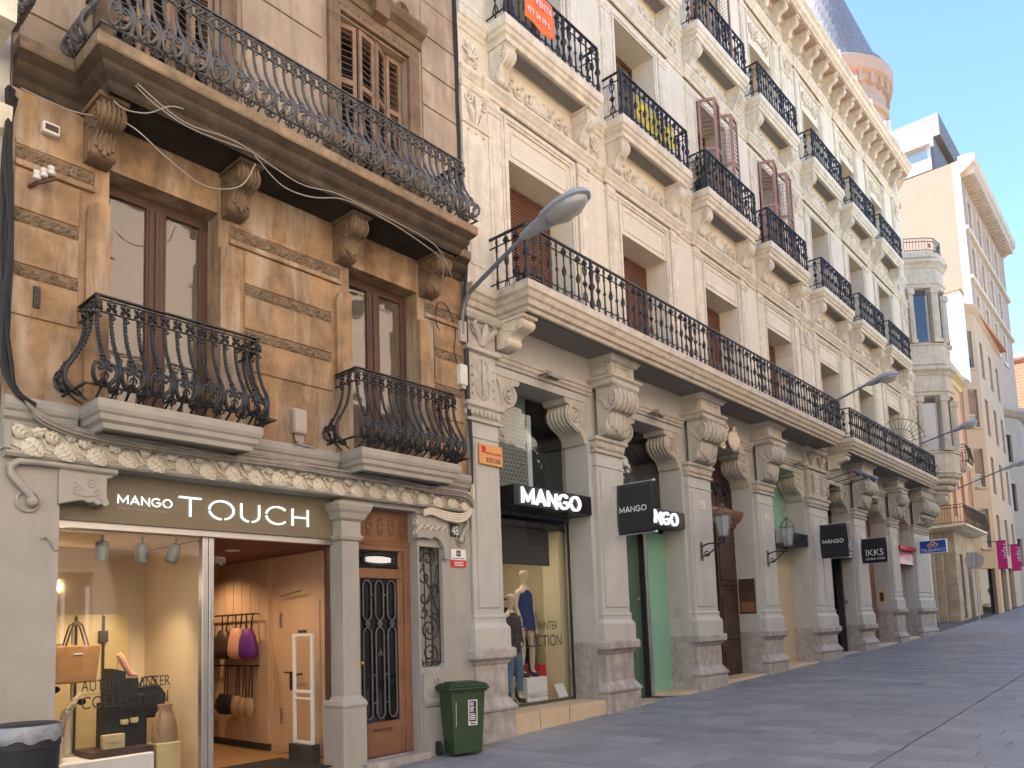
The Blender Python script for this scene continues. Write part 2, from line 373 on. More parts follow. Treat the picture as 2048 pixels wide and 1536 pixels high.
mat('opposite_plaster', (.48,.375,.31), .85, var=.06, scale=.5, bump=.1)
mat('opposite_cream', (.52,.48,.43), .85, var=.06, scale=.5, bump=.1)
mat('terracotta', (.45,.2,.11), .8, var=.15, bump=.2)
mat('soil', (.06,.04,.025), .9, var=.3, bump=.3)
mat('leaf_green', (.06,.12,.03), .6, var=.3, scale=20, bump=0)
mat('interior_warm', (.72,.58,.40), .7, var=.03, scale=.8, bump=.02)
mat('interior_panel', (.55,.38,.25), .55, var=.06, scale=1.5, bump=.03)
mat('interior_ceiling', (.16,.06,.045), .7, var=.05, bump=0)
mat('interior_floor', (.34,.20,.09), .45, var=.12, scale=2, bump=.03)
mat('interior_dark', (.05,.045,.042), .7, var=.2, bump=0)
mat('interior_yellow', (.62,.52,.33), .7, var=.04, bump=0)
mat('lamp_can', (.30,.32,.30), .45, .2, var=.05, bump=0)
mat('bag_tan', (.30,.16,.06), .5, var=.12, scale=8, bump=.08)
mat('bag_brown', (.055,.03,.022), .5, var=.2, scale=8, bump=.08)
mat('bag_pink', (.62,.33,.24), .6, var=.08, scale=8, bump=.08)
mat('bag_purple', (.13,.025,.22), .6, var=.1, scale=8, bump=.08)
mat('bag_sand', (.34,.22,.13), .6, var=.1, scale=8, bump=.08)
mat('bag_cream', (.58,.46,.25), .5, var=.06, scale=8, bump=.05)
mat('bag_black', (.016,.015,.016), .5, var=.2, scale=8, bump=.1)
mat('mannequin', (.62,.50,.36), .45, var=.04, bump=0)
mat('hand_white', (.55,.46,.34), .45, var=.04, bump=0)
mat('denim', (.10,.16,.25), .85, var=.25, scale=6, bump=.2, patch=.5, patch_c=(.3,.36,.42), patch_scale=4)
mat('tartan', (.07,.05,.055), .85, var=.5, scale=10, bump=.2)
mat('navy', (.02,.035,.12), .8, var=.15, scale=5, bump=.15)
mat('lens_dark', (.02,.012,.01), .15, var=.1, bump=0, spec=.6)
mat('wire', (.05,.05,.05), .5, .4, var=.2, bump=0)
mat('plastic_bag', (.24,.24,.26), .22, var=.25, scale=9, bump=.25, dist=.02, spec=.6)
mat('ceramic', (.38,.28,.2), .35, var=.12, bump=0)
emit('letter_white', (.93,.97,1.0), .16, (.85,.86,.86))
emit('letter_touch', (.78,.95,1.0), .22, (.7,.78,.78))
emit('lamp_lit', (1, .78, .5), 14.0)
emit('door_light', (1, .96, .92), .06, (.5,.48,.46))
glass('pane', (.86,.9,.9), .05, .02, wave=.12)
glass('pane_old', (.72,.69,.63), .06, .015, .18, (.40,.34,.26), wave=.2)
glass('shop_pane', (.94,.95,.95), .0, .01)
glass('dark_pane', (.3,.32,.33), .08, .03, .6, (.02,.02,.022), wave=.1)
glass('lamp_glass', (.82,.82,.8), .06, .25, .45, (.55,.54,.5))
glass('lantern_glass', (.88,.93,.9), .08, .08, .4, (.55,.6,.58))

# ================================================================== THE SETTING
gm = MB()
gxs = [-80, 0, 13.5, 36.4, 60, 120, 400]
for a, b in zip(gxs, gxs[1:]):
    gm.add([(a,-250,gz(a)-.06),(b,-250,gz(b)-.06),(b,250,gz(b)-.06),(a,250,gz(a)-.06)], [(0,1,2,3)])
tag(gm.build('ground', 'joint'), kind='structure')
pm = MB(); pxs = [-14, 0, 13.5, 36.4, 60, 120]
for a, b in zip(pxs, pxs[1:]):
    pm.add([(a,-11.5,gz(a)-.014),(b,-11.5,gz(b)-.014),(b,9,gz(b)-.014),(a,9,gz(a)-.014)], [(0,1,2,3)])
pavement = tag(pm.build('pavement', 'joint'), kind='structure')
def paver_mesh(w, l, m):
    mb = MB(); g = .0045; b = .003; h = .02
    x0, x1, y0, y1 = -w/2+g, w/2-g, -l/2+g, l/2-g
    mb.add([(x0,y0,-h),(x1,y0,-h),(x1,y1,-h),(x0,y1,-h),(x0,y0,-b),(x1,y0,-b),(x1,y1,-b),(x0,y1,-b),(x0+b,y0+b,0),(x1-b,y0+b,0),(x1-b,y1-b,0),(x0+b,y1-b,0)],
           [(0,1,5,4),(1,2,6,5),(2,3,7,6),(3,0,4,7),(4,5,9,8),(5,6,10,9),(6,7,11,10),(7,4,8,11),(8,9,10,11)])
    return mb.mesh('paver', m)
slabs = []; rr = random.Random(3)
def lay(y0, y1, ph):
    PW, PL = .40, .80
    nx = int(62/PW)
    for i in range(nx):
        x = 4.0+i*PW
        off = (.0, .42, .2, .6)[i % 4]+ph
        y = y0-off % PL
        while y < y1:
            a, b = max(y, y0), min(y+PL, y1)
            if b-a > .12: slabs.append((x+PW/2, (a+b)/2, b-a))
            y += PL
lay(-5.28, .2, 0.0); lay(-9.0, -5.30, .31)
def camspace(p):
    d = Vector(p)-Vector((0,-8.18,1.6)); return d.dot(cr), d.dot(cd), d.dot(cf)
def inframe(p):
    a, b, c = camspace(p)
    if c < .3: return 0
    u, v = 1541.7*a/c+1016, 1541.7*b/c+1098
    return 1/c if -60 < u < 2110 and -60 < v < 1600 else 0
vis = []; far = []
for s_ in slabs:
    k = inframe((s_[0], s_[1], gz(s_[0])))
    (vis if k > 0 else far).append((k, s_))
vis.sort(key=lambda t: -t[0])
ROT = (0, -math.atan(.029), 0)
cache = {}
for k, (x, y, l) in vis[:300]:
    key = (round(l, 2), rr.choice(('paver', 'paver', 'paver_b', 'paver_c')))
    if key not in cache: cache[key] = paver_mesh(.40, key[0], key[1])
    inst('paver', cache[key], (x, y, gz(x)+rr.uniform(-.0015, .0015)), parent=pavement, rot=ROT)
rest = [MB(), MB(), MB()]
for k, (x, y, l) in vis[300:]+far:
    if x > 66: continue
    g = .005; z0, z1 = gz(x-.2), gz(x+.2); dz = rr.uniform(-.0015, .0015)
    rr.choice(rest).add([(x-.2+g,y-l/2+g,z0+dz),(x+.2-g,y-l/2+g,z1+dz),(x+.2-g,y+l/2-g,z1+dz),(x-.2+g,y+l/2-g,z0+dz)], [(0,1,2,3)])
for mb, m in zip(rest, ('paver', 'paver_b', 'paver_c')): tag(mb.build('paving', m, pavement), kind='stuff')
# a plain run of paving beyond the laid field
pf = MB()
for a, b in ((66, 120),): pf.add([(a,-9,gz(a)),(b,-9,gz(b)),(b,.2,gz(b)),(a,.2,gz(a))], [(0,1,2,3)])
tag(pf.build('road', 'paver'), kind='structure')

# ------------------------------------------------------------------ the opposite side of the street (seen only in reflections and as bounced light)
def opposite(x0, x1, h, m, label, nb, floors):
    t = thing('town_house', ((x0+x1)/2, -11.6, gz(x0)), label, 'building')
    bw = (x1-x0)/nb; holes = []
    for f_ in range(floors):
        z = .2+f_*(h-1.2)/floors
        for i in range(nb):
            c = x0+bw*(i+.5); holes.append((c-.6, c+.6, z+.55, z+(h-1.2)/floors-.55))
    wall_mesh(x0, x1, -1, h, -11.6, -12.1, holes).build('wall', m, t)
    for a, b, c, d in holes:
        f = MB(); f.box(a, b, -12.0, -11.9, c, c+.08); f.box(a, b, -12.0, -11.9, d-.08, d); f.box(a, a+.08, -12.0, -11.9, c+.08, d-.08); f.box(b-.08, b, -12.0, -11.9, c+.08, d-.08)
        f.box((a+b)/2-.04, (a+b)/2+.04, -12.0, -11.9, c+.08, d-.08)
        w_ = f.build('window', 'white_paint', t)
        MB().box(a+.08, b-.08, -11.97, -11.95, c+.08, d-.08).build('pane', 'dark_pane', w_)
        MB().box(a-.1, b+.1, -11.6, -11.35, c-.14, c).build('window_sill', 'cream_stone', w_)
    MB().sweep([(x1,-11.6),(x0,-11.6)], [(0,h-.5),(.1,h-.45),(.15,h-.25),(.4,h-.2),(.4,h),(0,h)]).build('cornice', 'cream_stone', t)
    MB().box(x0, x1, -22, -12.1, h-.4, h-.2).build('roof', 'terracotta', t)
opposite(-22, 4.9, 16.5, 'opposite_cream', 'cream town house facing the old brown building across the street', 7, 4)
opposite(5, 24.9, 15.8, 'opposite_plaster', 'rose town house facing the cream arcade across the street', 5, 4)
opposite(25, 62, 17.0, 'opposite_cream', 'long pale town house farther up the opposite side', 9, 4)

# ================================================================== OLD BROWN BUILDING (x 2.2 .. 8.5)
bb = thing('brown_building', (5.35, .1, -.2), 'old ochre brown building with bulging iron balconies and a ground floor shop', 'building')
W1 = (3.13, 4.37, 3.95, 6.63); W2 = (6.27, 7.52, 3.95, 6.63)
W3 = (3.13, 4.37, 7.55, 10.32); W4 = (6.15, 7.42, 7.55, 10.32)
wall_mesh(2.2, 8.5, 3.86, 7.3, .1, .6, [W1, W2]).build('wall', 'brown_plaster', bb); wall_mesh(2.2, 8.5, 7.3, 16.0, .1, .6, [W3, W4]).build('wall', 'brown_plaster_light', bb)
MB().box(2.2, 8.5, .6, 12, 15.6, 15.9).build('roof', 'terracotta', bb)
MB().sweep([(2.2,.1),(8.5,.1)], [(0,15.3),(.1,15.35),(.2,15.6),(.5,15.7),(.5,15.95),(0,16.0)]).build('cornice', 'brown_trim', bb)
gb = MB(); gb.box(2.2, 2.3, .6, 12, -.5, 15.6); gb.box(8.4, 8.5, .6, 12, -.5, 15.6); gb.box(2.3, 8.4, 11.9, 12, -.5, 15.6)
gb.build('party_wall', 'brown_plaster', bb)
# smooth raised courses between the rough bands
def course(x0, x1, z0, z1, d=.022):
    MB().box(x0, x1, .1-d, .1+.01, z0, z1).build('stone_course', 'brown_plaster', bb, bev=.008)
for x0, x1 in ((2.24, 2.84), (4.70, 5.97), (7.84, 8.44)):
    for z0, z1 in ((4.78, 5.16), (5.30, 5.71), (5.86, 6.27)): course(x0, x1, z0, z1)
for x0, x1 in ((2.24, 2.98), (4.50, 6.12), (7.66, 8.44)):
    course(x0, x1, 6.29, 6.355, .045); course(x0, x1, 6.52, 6.58, .02)
def rustic(x0, x1, z0, z1):
    nx, nz = max(8, int((x1-x0)/.022)), 6; mb = MB(); vs = []; r_ = random.Random(int(x0*100+z0*1000))
    for j in range(nz+1):
        for i in range(nx+1):
            e = 0 if j in (0, nz) or i in (0, nx) else r_.uniform(.0, .03)
            vs.append((x0+(x1-x0)*i/nx, .095-e, z0+(z1-z0)*j/nz))
    fs = [(j*(nx+1)+i, j*(nx+1)+i+1, (j+1)*(nx+1)+i+1, (j+1)*(nx+1)+i) for j in range(nz) for i in range(nx)]
    mb.add(vs, fs); mb.build('rough_band', 'rustic', bb)
for x0, x1 in ((2.24, 2.84), (4.70, 5.97), (7.84, 8.44)):
    rustic(x0, x1, 5.172, 5.288); rustic(x0, x1, 5.722, 5.848)
for x0, x1 in ((2.24, 2.98), (4.50, 6.12), (7.66, 8.44)): rustic(x0, x1, 6.367, 6.508)
# jamb strips with a rounded shoulder
def jamb(xa, xb, left):
    zt = 6.2; r_ = .16
    if left: poly = [(xb, 3.97), (xb, zt)]+[(xa+r_-r_*math.sin(R(a)), zt-r_+r_*math.cos(R(a))) for a in range(0, 91, 15)]+[(xa, 3.97)]
    else: poly = [(xa, 3.97), (xa, zt)]+[(xb-r_+r_*math.sin(R(a)), zt-r_+r_*math.cos(R(a))) for a in range(0, 91, 15)]+[(xb, 3.97)]
    MB().ext(poly, 'y', .04, .105).build('jamb_strip', 'brown_plaster', bb)
jamb(2.9, 3.13, True); jamb(4.37, 4.62, False); jamb(6.03, 6.27, True); jamb(7.52, 7.78, False)
# upper floor: horizontal joints and window surround
for z in (7.95, 8.55, 9.15, 9.75, 10.35, 10.95, 11.5):
    for x0, x1 in ((2.22, 2.85), (4.66, 5.86), (7.72, 8.46)):
        MB().box(x0, x1, .072, .11, z+.012, z+.588 if z < 11 else z+1.2).build('stone_course', 'brown_plaster_light', bb, bev=.006)
for (a, b, c, d) in (W3, W4):
    s_ = MB(); s_.box(a-.2, a, .03, .11, c, d+.02); s_.box(b, b+.2, .03, .11, c, d+.02); s_.box(a-.2, b+.2, .03, .11, d+.02, d+.24)
    s_.build('window_surround', 'brown_trim', bb, bev=.01)
    e = MB()
    for k in range(15):
        x = a-.14+(b-a+.28)*k/14; e.ball((x, .028, d+.13), .04, 8, 1, .5, 1.2)
    e.build('egg_moulding', 'brown_trim', bb, smooth=True)
    MB().sweep([(a-.24,.1),(b+.24,.1)], [(0,d+.24),(.08,d+.26),(.1,d+.36),(.2,d+.42),(.24,d+.5),(.24,d+.55),(0,d+.6)]).build('window_hood', 'brown_trim', bb)
    c2 = MB(); xc = (a+b)/2
    c2.ext([(.05,d+.2),(-.12,d+.24),(-.16,d+.45),(-.22,d+.56),(-.26,d+.75),(.05,d+.8)], 'x', xc-.13, xc+.13)
    for sx in (-.14, .14): c2.tube([(xc+sx, y, z) for y, z in spiral(-.12, d+.66, .1, .02, 1.5, 0, 1, 16)], .015, 5)
    c2.build('keystone', 'brown_trim', bb)
    for dx, dz in ((-.55, .78), (.55, .78), (-.3, .95), (.3, .95)):
        MB().tube([(xc+dx+p[0], .07, d+dz+p[1]) for p in spiral(0, 0, .12, .02, 1.4, R(200) if dx < 0 else R(-20), -1 if dx < 0 else 1, 14)], .022, 5).build('scroll_relief', 'brown_trim', bb)
# ---- balcony slab of the upper floor, with the string course running on to both ends
up = MB().box(2.9, 7.82, -.5, .1, 7.14, 7.535)
up.sweep([(2.2,.1),(2.9,.1),(2.9,-.5),(7.82,-.5),(7.82,.1),(8.5,.1)],
         [(0,7.10),(.03,7.13),(.045,7.19),(.10,7.24),(.125,7.28),(.125,7.33),(.18,7.38),(.2,7.40),(0,7.405)])
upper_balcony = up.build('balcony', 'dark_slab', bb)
MB().sweep([(2.2,.1),(2.9,.1),(2.9,-.5),(7.82,-.5),(7.82,.1),(8.5,.1)], [(.0,7.408),(.2,7.41),(.215,7.43),(.215,7.535),(.2,7.545),(0,7.547)]).build('fascia', 'fascia_stone', upper_balcony)
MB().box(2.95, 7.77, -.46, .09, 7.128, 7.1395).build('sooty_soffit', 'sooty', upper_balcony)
# ---- corbels
def scroll_profile(y0, d, z0, h):
    """side outline of a scroll bracket; y0 wall plane, d reach, z0 bottom, h height"""
    pts = [(0,1),(.98,1),(1,.93),(.95,.9)]
    pts += [(.76+.22*math.cos(R(a)), .70+.2*math.sin(R(a))) for a in range(60, -91, -25)]
    pts += [(.62,.47),(.52,.42),(.46,.33),(.46,.27)]
    pts += [(.33+.16*math.cos(R(a)), .16+.14*math.sin(R(a))) for a in range(30, -91, -30)]
    pts += [(.2,0),(0,0)]
    return [(y0-d*p, z0+h*q) for p, q in pts]
def corbel(x0, x1, y0, d, z0, h, m, name, parent, leaf=True):
    mb = MB().ext(scroll_profile(y0, d, z0, h), 'x', x0, x1); w = x1-x0
    for x in (x0-.006, x1+.006):
        mb.tube([(x, y0-d*p, z0+h*q) for p, q in spiral(.76, .70, .17, .03, 1.7, R(80), -1, 20)], .016*h/.55, 5)
        mb.tube([(x, y0-d*p, z0+h*q) for p, q in spiral(.33, .16, .12, .02, 1.5, R(60), -1, 16)], .014*h/.55, 5)
        mb.tube([(x, y0-d*p, z0+h*q) for p, q in ((.6,.5),(.42,.55),(.28,.7),(.12,.75))], .013*h/.55, 5)
    if leaf:
        for k in (-2, -1, 0, 1, 2):
            xc = (x0+x1)/2+k*w*.19; f_ = 1.0 if k else 1.25
            mb.tube([(xc, y0-d*p, z0+h*q) for p, q in ((.80,.905),(.93,.86),(.985,.72),(.93,.58),(.80,.505),(.70,.49))], [w*.04*f_,w*.07*f_,w*.085*f_,w*.08*f_,w*.06*f_,w*.02], 6)
        for k, (u, q0, q1, rr_) in enumerate(((-.36,.44,.16,.10),(.36,.44,.16,.10),(-.18,.46,.10,.12),(.18,.46,.10,.12),(0,.47,.03,.14))):
            xc = (x0+x1)/2+u*w
            mb.tube([(xc*1.0+(xc-(x0+x1)/2)*.0, y0-d*p, z0+h*q) for p, q in ((.64,q0),(.53,.40),(.475,.30),(.47,(q0+q1)/2-.06),(.52,q1+.03),(.56,q1))], [w*.03,w*rr_,w*rr_*1.1,w*rr_,w*rr_*.7,w*.015], 6)
        for q in range(6): mb.ball(((x0+x1)/2, y0-d*(.99-.012*q), z0+h*(.86-.055*q)), w*.05, 6)
    mb.box(x0-.03, x1+.03, y0-d*1.02, y0, z0+h-.05, z0+h+.0)
    return mb.build(name, m, parent, smooth=True)
for xa in (2.86, 4.40, 6.01, 7.56):
    corbel(xa, xa+.24, .1, .5, 6.58, .56, 'brown_trim', 'corbel', bb)

# ---- the bulging wrought iron railing
def belly(h):
    T = [(0,.02),(.03,.07),(.08,.15),(.14,.21),(.2,.235),(.28,.22),(.36,.175),(.46,.11),(.58,.05),(.7,.015),(.8,0),(1.2,0)]
    for (a, b), (c, d) in zip(T, T[1:]):
        if h <= c: t = (h-a)/(c-a); t = t*t*(3-2*t)*.35+t*.65; return b+(d-b)*t
    return 0
def bm_(u, h): return (u, -belly(h), h)
def twist_bar(mb, u, h0, h1, s=.0165, n=26):
    vs = []
    for i in range(n+1):
        h = h0+(h1-h0)*i/n; y = -belly(h); a = i*math.pi/2*.42
        for k in range(4): vs.append((u+s*1.35*math.cos(a+k*math.pi/2), y+s*1.35*math.sin(a+k*math.pi/2), h))
    fs = [(i*4+k, i*4+(k+1)%4, i*4+4+(k+1)%4, i*4+4+k) for i in range(n) for k in range(4)]
    mb.add(vs, fs)
def flower(mb, u):
    for a in (45, 135, 225, 315):
        c, s_ = math.cos(R(a)), math.sin(R(a))
        mb.tube([(u+c*.008, 0, .925+s_*.008), (u+c*.036, -.014, .925+s_*.036), (u+c*.066, -.004, .925+s_*.06)], [.009,.026,.008], 5)
    mb.ball((u, -.016, .925), .014, 6)
    mb.tube([(u, 0, .98), (u, 0, 1.02)], .012, 6)
    mb.tube([(u-.02, -.004, .86), (u-.03, -.03, .84), (u, -.045, .825), (u+.03, -.03, .81), (u+.01, -.008, .80)], .009, 5)
def baluster_fleur():
    mb = MB(); flower(mb, 0); twist_bar(mb, 0, .40, .85)
    for h, r_ in ((.40,.022),(.375,.032),(.35,.022),(.335,.03)): mb.ball((0, -belly(h), h), r_, 8, 1, 1, .6)
    mb.tube([bm_(0, h) for h in (.34,.28,.22,.16,.1,.03)], [.015,.02,.011,.012,.016,.012], 6)
    for s_ in (-1, 1):
        mb.tube([bm_(s_*u, h) for u, h in ((.008,.13),(.03,.10),(.07,.11),(.105,.16),(.108,.225),(.085,.275),(.05,.285),(.024,.26),(.028,.225),(.05,.215),(.06,.235))], [.020,.022,.022,.021,.020,.019,.017,.016,.015,.015,.018], 6)
        mb.tube([bm_(s_*u, h) for u, h in ((.005,.3),(.028,.33),(.04,.31))], [.012,.011,.006], 5)
        mb.tube([bm_(s_*u, h) for u, h in ((.0,.2),(.022,.185),(.034,.165),(.026,.145))], [.01,.01,.009,.006], 5)
        mb.ball(bm_(s_*.055, .235), .014, 6)
    mb.ball(bm_(0, .09), .03, 8, 1, .8, .8)
    mb.tube([bm_(0, .06), (0, -.02, 0)], .012, 5)
    return mb.mesh('baluster', 'iron_grey', smooth=True)
def baluster_plain():
    mb = MB(); flower(mb, 0); twist_bar(mb, 0, .42, .85)
    mb.tube([bm_(0, h) for h in (.43,.36,.3,.24,.18,.12,.08)], [.017,.023,.023,.021,.020,.022,.024], 6)
    for s_ in (-1, 1): mb.tube([bm_(s_*u, h) for u, h in ((.01,.08),(.035,.045),(.06,.06),(.06,.085))], [.012,.014,.012,.008], 5)
    mb.ball(bm_(0, .09), .032, 8, 1, .8, .9)
    mb.tube([bm_(0, .07), (0, -.02, 0)], .012, 5)
    return mb.mesh('baluster', 'iron_grey', smooth=True)
BF, BP = baluster_fleur(), baluster_plain()
def iron_copy(me, m):
    c = me.copy(); c.materials.clear(); c.materials.append(M[m]); return c
BF2, BP2 = iron_copy(BF, 'iron'), iron_copy(BP, 'iron')
def belly_rail(x0, x1, yf, yw, z, parent, fl, pl, m, hs=1.0):
    """railing with front plane yf between x0..x1 and two returns to the wall plane yw"""
    path = [(x0,yw),(x0,yf),(x1,yf),(x1,yw)]
    for h, w, t, nm in ((1.02,.024,.016,'handrail'),(.985,.012,.012,'rail'),(.862,.014,.012,'rail'),(.075,.012,.02,'rail')):
        o = belly(h)*1.0
        MB().sweep(path, [(o-w,z+h*hs),(o-w,z+h*hs+t),(o+w,z+h*hs+t),(o+w,z+h*hs),(o-w,z+h*hs)]).build(nm, m, parent)
    n = max(2, round((x1-x0)/.132)); k = 0
    for i in range(n+1):
        x = x0+(x1-x0)*i/n
        inst('baluster', fl if i % 2 == 0 else pl, (x, yf, z), 0, parent, (1, 1, hs))
    m_ = max(2, round((yw-yf)/.132))
    for i in range(1, m_):
        y = yf+(yw-yf)*i/m_
        inst('baluster', fl if i % 2 == 0 else pl, (x0, y, z), R(-90), parent, (1, 1, hs))
        inst('baluster', fl if i % 2 == 0 else pl, (x1, y, z), R(90), parent, (1, 1, hs))
    for x in (x0, x1):
        p = MB().box(x-.018, x+.018, yf-.018, yf+.018, z+.84*hs, z+1.02*hs)
        for a in range(0, 360, 45): p.tube([(x, yf-.02, z+.925), (x+.035*math.cos(R(a)), yf-.03, z+.925*hs+.035*math.sin(R(a)))], [.008,.014], 5)
        p.build('corner_post', m, parent, smooth=True)
belly_rail(2.86, 7.87, -.58, .08, 7.545, upper_balcony, BF, BP, 'iron_grey', .97)
# ---- the two small balconies and the cream string course they grow from
STR = [(0,3.66),(.025,3.67),(.035,3.72),(.07,3.75),(.08,3.80),(.10,3.82),(.115,3.86),(.115,3.92),(.10,3.945),(0,3.95)]
lower = []
for (x0, x1) in ((2.96, 4.50), (6.12, 7.66)):
    b = MB().box(x0, x1, -.34, .1, 3.70, 3.945).sweep([(x0,.1),(x0,-.36),(x1,-.36),(x1,.1)], STR, cap=True)
    o = b.build('balcony', 'shop_plaster', bb); lower.append(o)
    belly_rail(x0-.1, x1+.1, -.37, .08, 3.955, o, BF2, BP2, 'iron', 1.02)
for a, b in ((2.2, 2.845), (4.615, 6.005), (7.775, 8.47)):
    MB().sweep([(a,.1),(b,.1)], STR).build('string_course', 'shop_plaster', bb)
# ---- first floor windows
def casement(w, y, parent, fm='frame_brown', pane='pane_old', back='curtain', backd=.5, name='window'):
    a, b, c, d = w; f = MB(); t = .075
    f.box(a, b, y-.04, y+.05, d-.13, d); f.box(a, a+t, y-.04, y+.05, c, d-.13); f.box(b-t, b, y-.04, y+.05, c, d-.13)
    xc = (a+b)/2; f.box(xc-.085, xc+.085, y-.05, y+.04, c, d-.13); f.box(a+t, b-t, y-.04, y+.04, c, c+.22)
    f.box(xc-.02, xc+.02, y-.075, y-.05, c, d-.13)
    for x in (a+t, xc+.085): f.box(x, x+.03, y-.045, y+.03, c+.22, d-.13); 
    for x in (xc-.115, b-t-.03): f.box(x, x+.03, y-.045, y+.03, c+.22, d-.13)
    o = f.build(name, fm, parent, bev=.006)
    for xa, xb in ((a+t+.03, xc-.115), (xc+.115, b-t-.03)):
        MB().box(xa, xb, y-.012, y-.004, c+.22, d-.13).build('pane', pane, o)
    if back: MB().box(a-.3, b+.3, y+backd, y+backd+.05, c-.1, d+.1).build('curtain', back, o)
    return o
casement(W1, .40, bb); casement(W2, .40, bb)
# ---- louvred shutters on the upper floor
def shutter(name, loc, rz, w, h, m, parent, slat_n, split=(.48,), tilt=38):
    """a leaf hinged at loc; local x runs along the leaf"""
    fr = MB(); t = .055
    fr.box(0, t, -.018, .018, 0, h); fr.box(w-t, w, -.018, .018, 0, h); fr.box(t, w-t, -.018, .018, 0, .09); fr.box(t, w-t, -.018, .018, h-.07, h)
    zz = [.09]
    for s_ in split: fr.box(t, w-t, -.018, .018, h*s_-.04, h*s_+.04); zz += [h*s_-.04, h*s_+.04]
    zz.append(h-.07)
    o = inst(name, fr.mesh(name, m), loc, rz, parent)
    sl = MB(); c, s_ = math.cos(R(tilt)), math.sin(R(tilt)); d = .022
    sl.add([(t,-d*c,-d*s_),(w-t,-d*c,-d*s_),(w-t,d*c,d*s_),(t,d*c,d*s_),(t,-d*c,-d*s_+.007),(w-t,-d*c,-d*s_+.007),(w-t,d*c,d*s_+.007),(t,d*c,d*s_+.007)],
           [(0,3,2,1),(4,5,6,7),(0,1,5,4),(1,2,6,5),(2,3,7,6),(3,0,4,7)])
    me = sl.mesh('slat', m); mw = o.matrix_basis
    for a, b in zip(zz[::2], zz[1::2]):
        n = max(1, int(round((b-a)/(h/slat_n))))
        for i in range(n):
            q = bpy.data.objects.new('slat', me); q.matrix_basis = mw @ Matrix.Translation((0, 0, a+(b-a)*(i+.5)/n)); link(q, o)
    return o
for (a, b, c, d) in (W3, W4):
    MB().box(a, b, .52, .56, c, d).build('window_back', 'dark_void', bb)
    h = d-c-.03; w = (b-a)/4
    f = MB(); f.box(a, a+.05, .3, .4, c, d-.05); f.box(b-.05, b, .3, .4, c, d-.05); f.box(a, b, .3, .4, d-.05, d); f.build('window_frame', 'shutter_brown', bb)
    shutter('shutter', (a+.03, .22, c+.01), R(-14), w*1.0, h, 'shutter_brown', bb, 30, (.36, .68))
    shutter('shutter', (a+.05+w, .12, c+.01), R(8), w*.98, h, 'shutter_brown', bb, 30, (.36, .68))
    shutter('shutter', (b-.03-w*1.72, .13, c+.01), R(26), w*.98, h, 'shutter_brown', bb, 30, (.36, .68))
    shutter('shutter', (b-.03-w*.86, .24, c+.01), R(-4), w*.86, h, 'shutter_brown', bb, 30, (.36, .68))

# ------------------------------------------------------------------ ground floor of the brown building
wall_mesh(2.2, 8.5, -.7, 3.42, .1, .5, [(2.72, 6.1, -.7, 3.36), (6.36, 7.42, -.7, 3.30), (7.45, 7.90, 1.06, 2.80)]).build('ground_floor_wall', 'shop_plaster', bb, bev=0)
MB().box(2.2, 8.5, .1, .5, 3.424, 3.86).build('lintel', 'shop_plaster', bb)
# frieze: recessed field with mouldings, leaves, berries and stems
fr = MB().box(2.24, 8.42, .03, .099, 3.42, 3.66); frieze = fr.build('frieze', 'frieze_plaster', bb)
bd = MB().sweep([(2.22,.1),(8.44,.1)], [(0,3.36),(.09,3.365),(.11,3.39),(.11,3.415),(.075,3.43),(0,3.43)])
bd.box(2.20, 2.26, -.01, .1, 3.43, 3.66); bd.box(8.40, 8.46, -.01, .1, 3.43, 3.66); bd.build('moulding', 'shop_plaster', frieze)
def leaf_mesh(L, Wd, m, name='leaf', lob=5):
    """broad veined leaf lying in XZ, tip towards +X, bulging to -Y"""
    nu, nv = 14, 8; vs = []; fs = []
    for i in range(nu+1):
        t = i/nu; w = Wd*(math.sin(math.pi*min(1, t**.7*.98+.02))**.8)*(1+.10*math.sin(t*math.pi*2*lob))
        for j in range(nv+1):
            s_ = j/nv*2-1
            y = -.022-.034*(1-s_*s_)*math.sin(math.pi*min(1, t+.1))-.010*math.cos(t*math.pi*2*lob+abs(s_)*4)*(1-abs(s_)*.6)+.014*(abs(s_) < .1)-.03*t*t
            vs.append((t*L, y, s_*w/2))
    for i in range(nu):
        for j in range(nv): a = i*(nv+1)+j; fs.append((a, a+nv+1, a+nv+2, a+1))
    mb = MB(); mb.add(vs, fs); return mb.mesh(name, m, smooth=True)
LF = [leaf_mesh(.22, .175, 'frieze_plaster'), leaf_mesh(.17, .14, 'frieze_plaster', lob=4), leaf_mesh(.14, .10, 'frieze_plaster', lob=3)]
bm1 = MB()
for k in range(9):
    a = k*2.4; bm1.ball((.022*math.sqrt(k)*math.cos(a), -.02-.006*(k % 3), .022*math.sqrt(k)*math.sin(a)), .019, 6)
BERRY = bm1.mesh('berry_cluster', 'frieze_plaster', smooth=True)
stem = MB(); x = 2.34; k = 0; r_ = random.Random(5)
while x < 8.3:
    ph = 1 if k % 2 else -1
    inst('leaf', LF[0], (x+.02, .02, 3.545-.02), 0, frieze, (1, 1, 1), (0, R(38+r_.uniform(-10, 10)), 0))
    inst('leaf', LF[1], (x+.05, .025, 3.565), 0, frieze, (1, 1, 1), (0, R(-150+r_.uniform(-12, 12)), 0))
    inst('leaf', LF[2], (x+.10, .025, 3.60), 0, frieze, (1, 1, 1), (0, R(-25+r_.uniform(-10, 10)), 0))
    inst('berry_cluster', BERRY, (x+.19, .02, 3.595+r_.uniform(-.01, .02)), r_.uniform(0, 3), frieze)
    stem.tube([(x+p[0]*.3, .018, 3.545+p[1]) for p in ((-.35,.03),(-.2,-.07),(.0,-.095),(.2,-.06),(.35,.0),(.5,.05))], [.012,.013,.015,.013,.011,.008], 6)
    x += .295; k += 1
stem.build('stem', 'frieze_plaster', frieze, smooth=True)
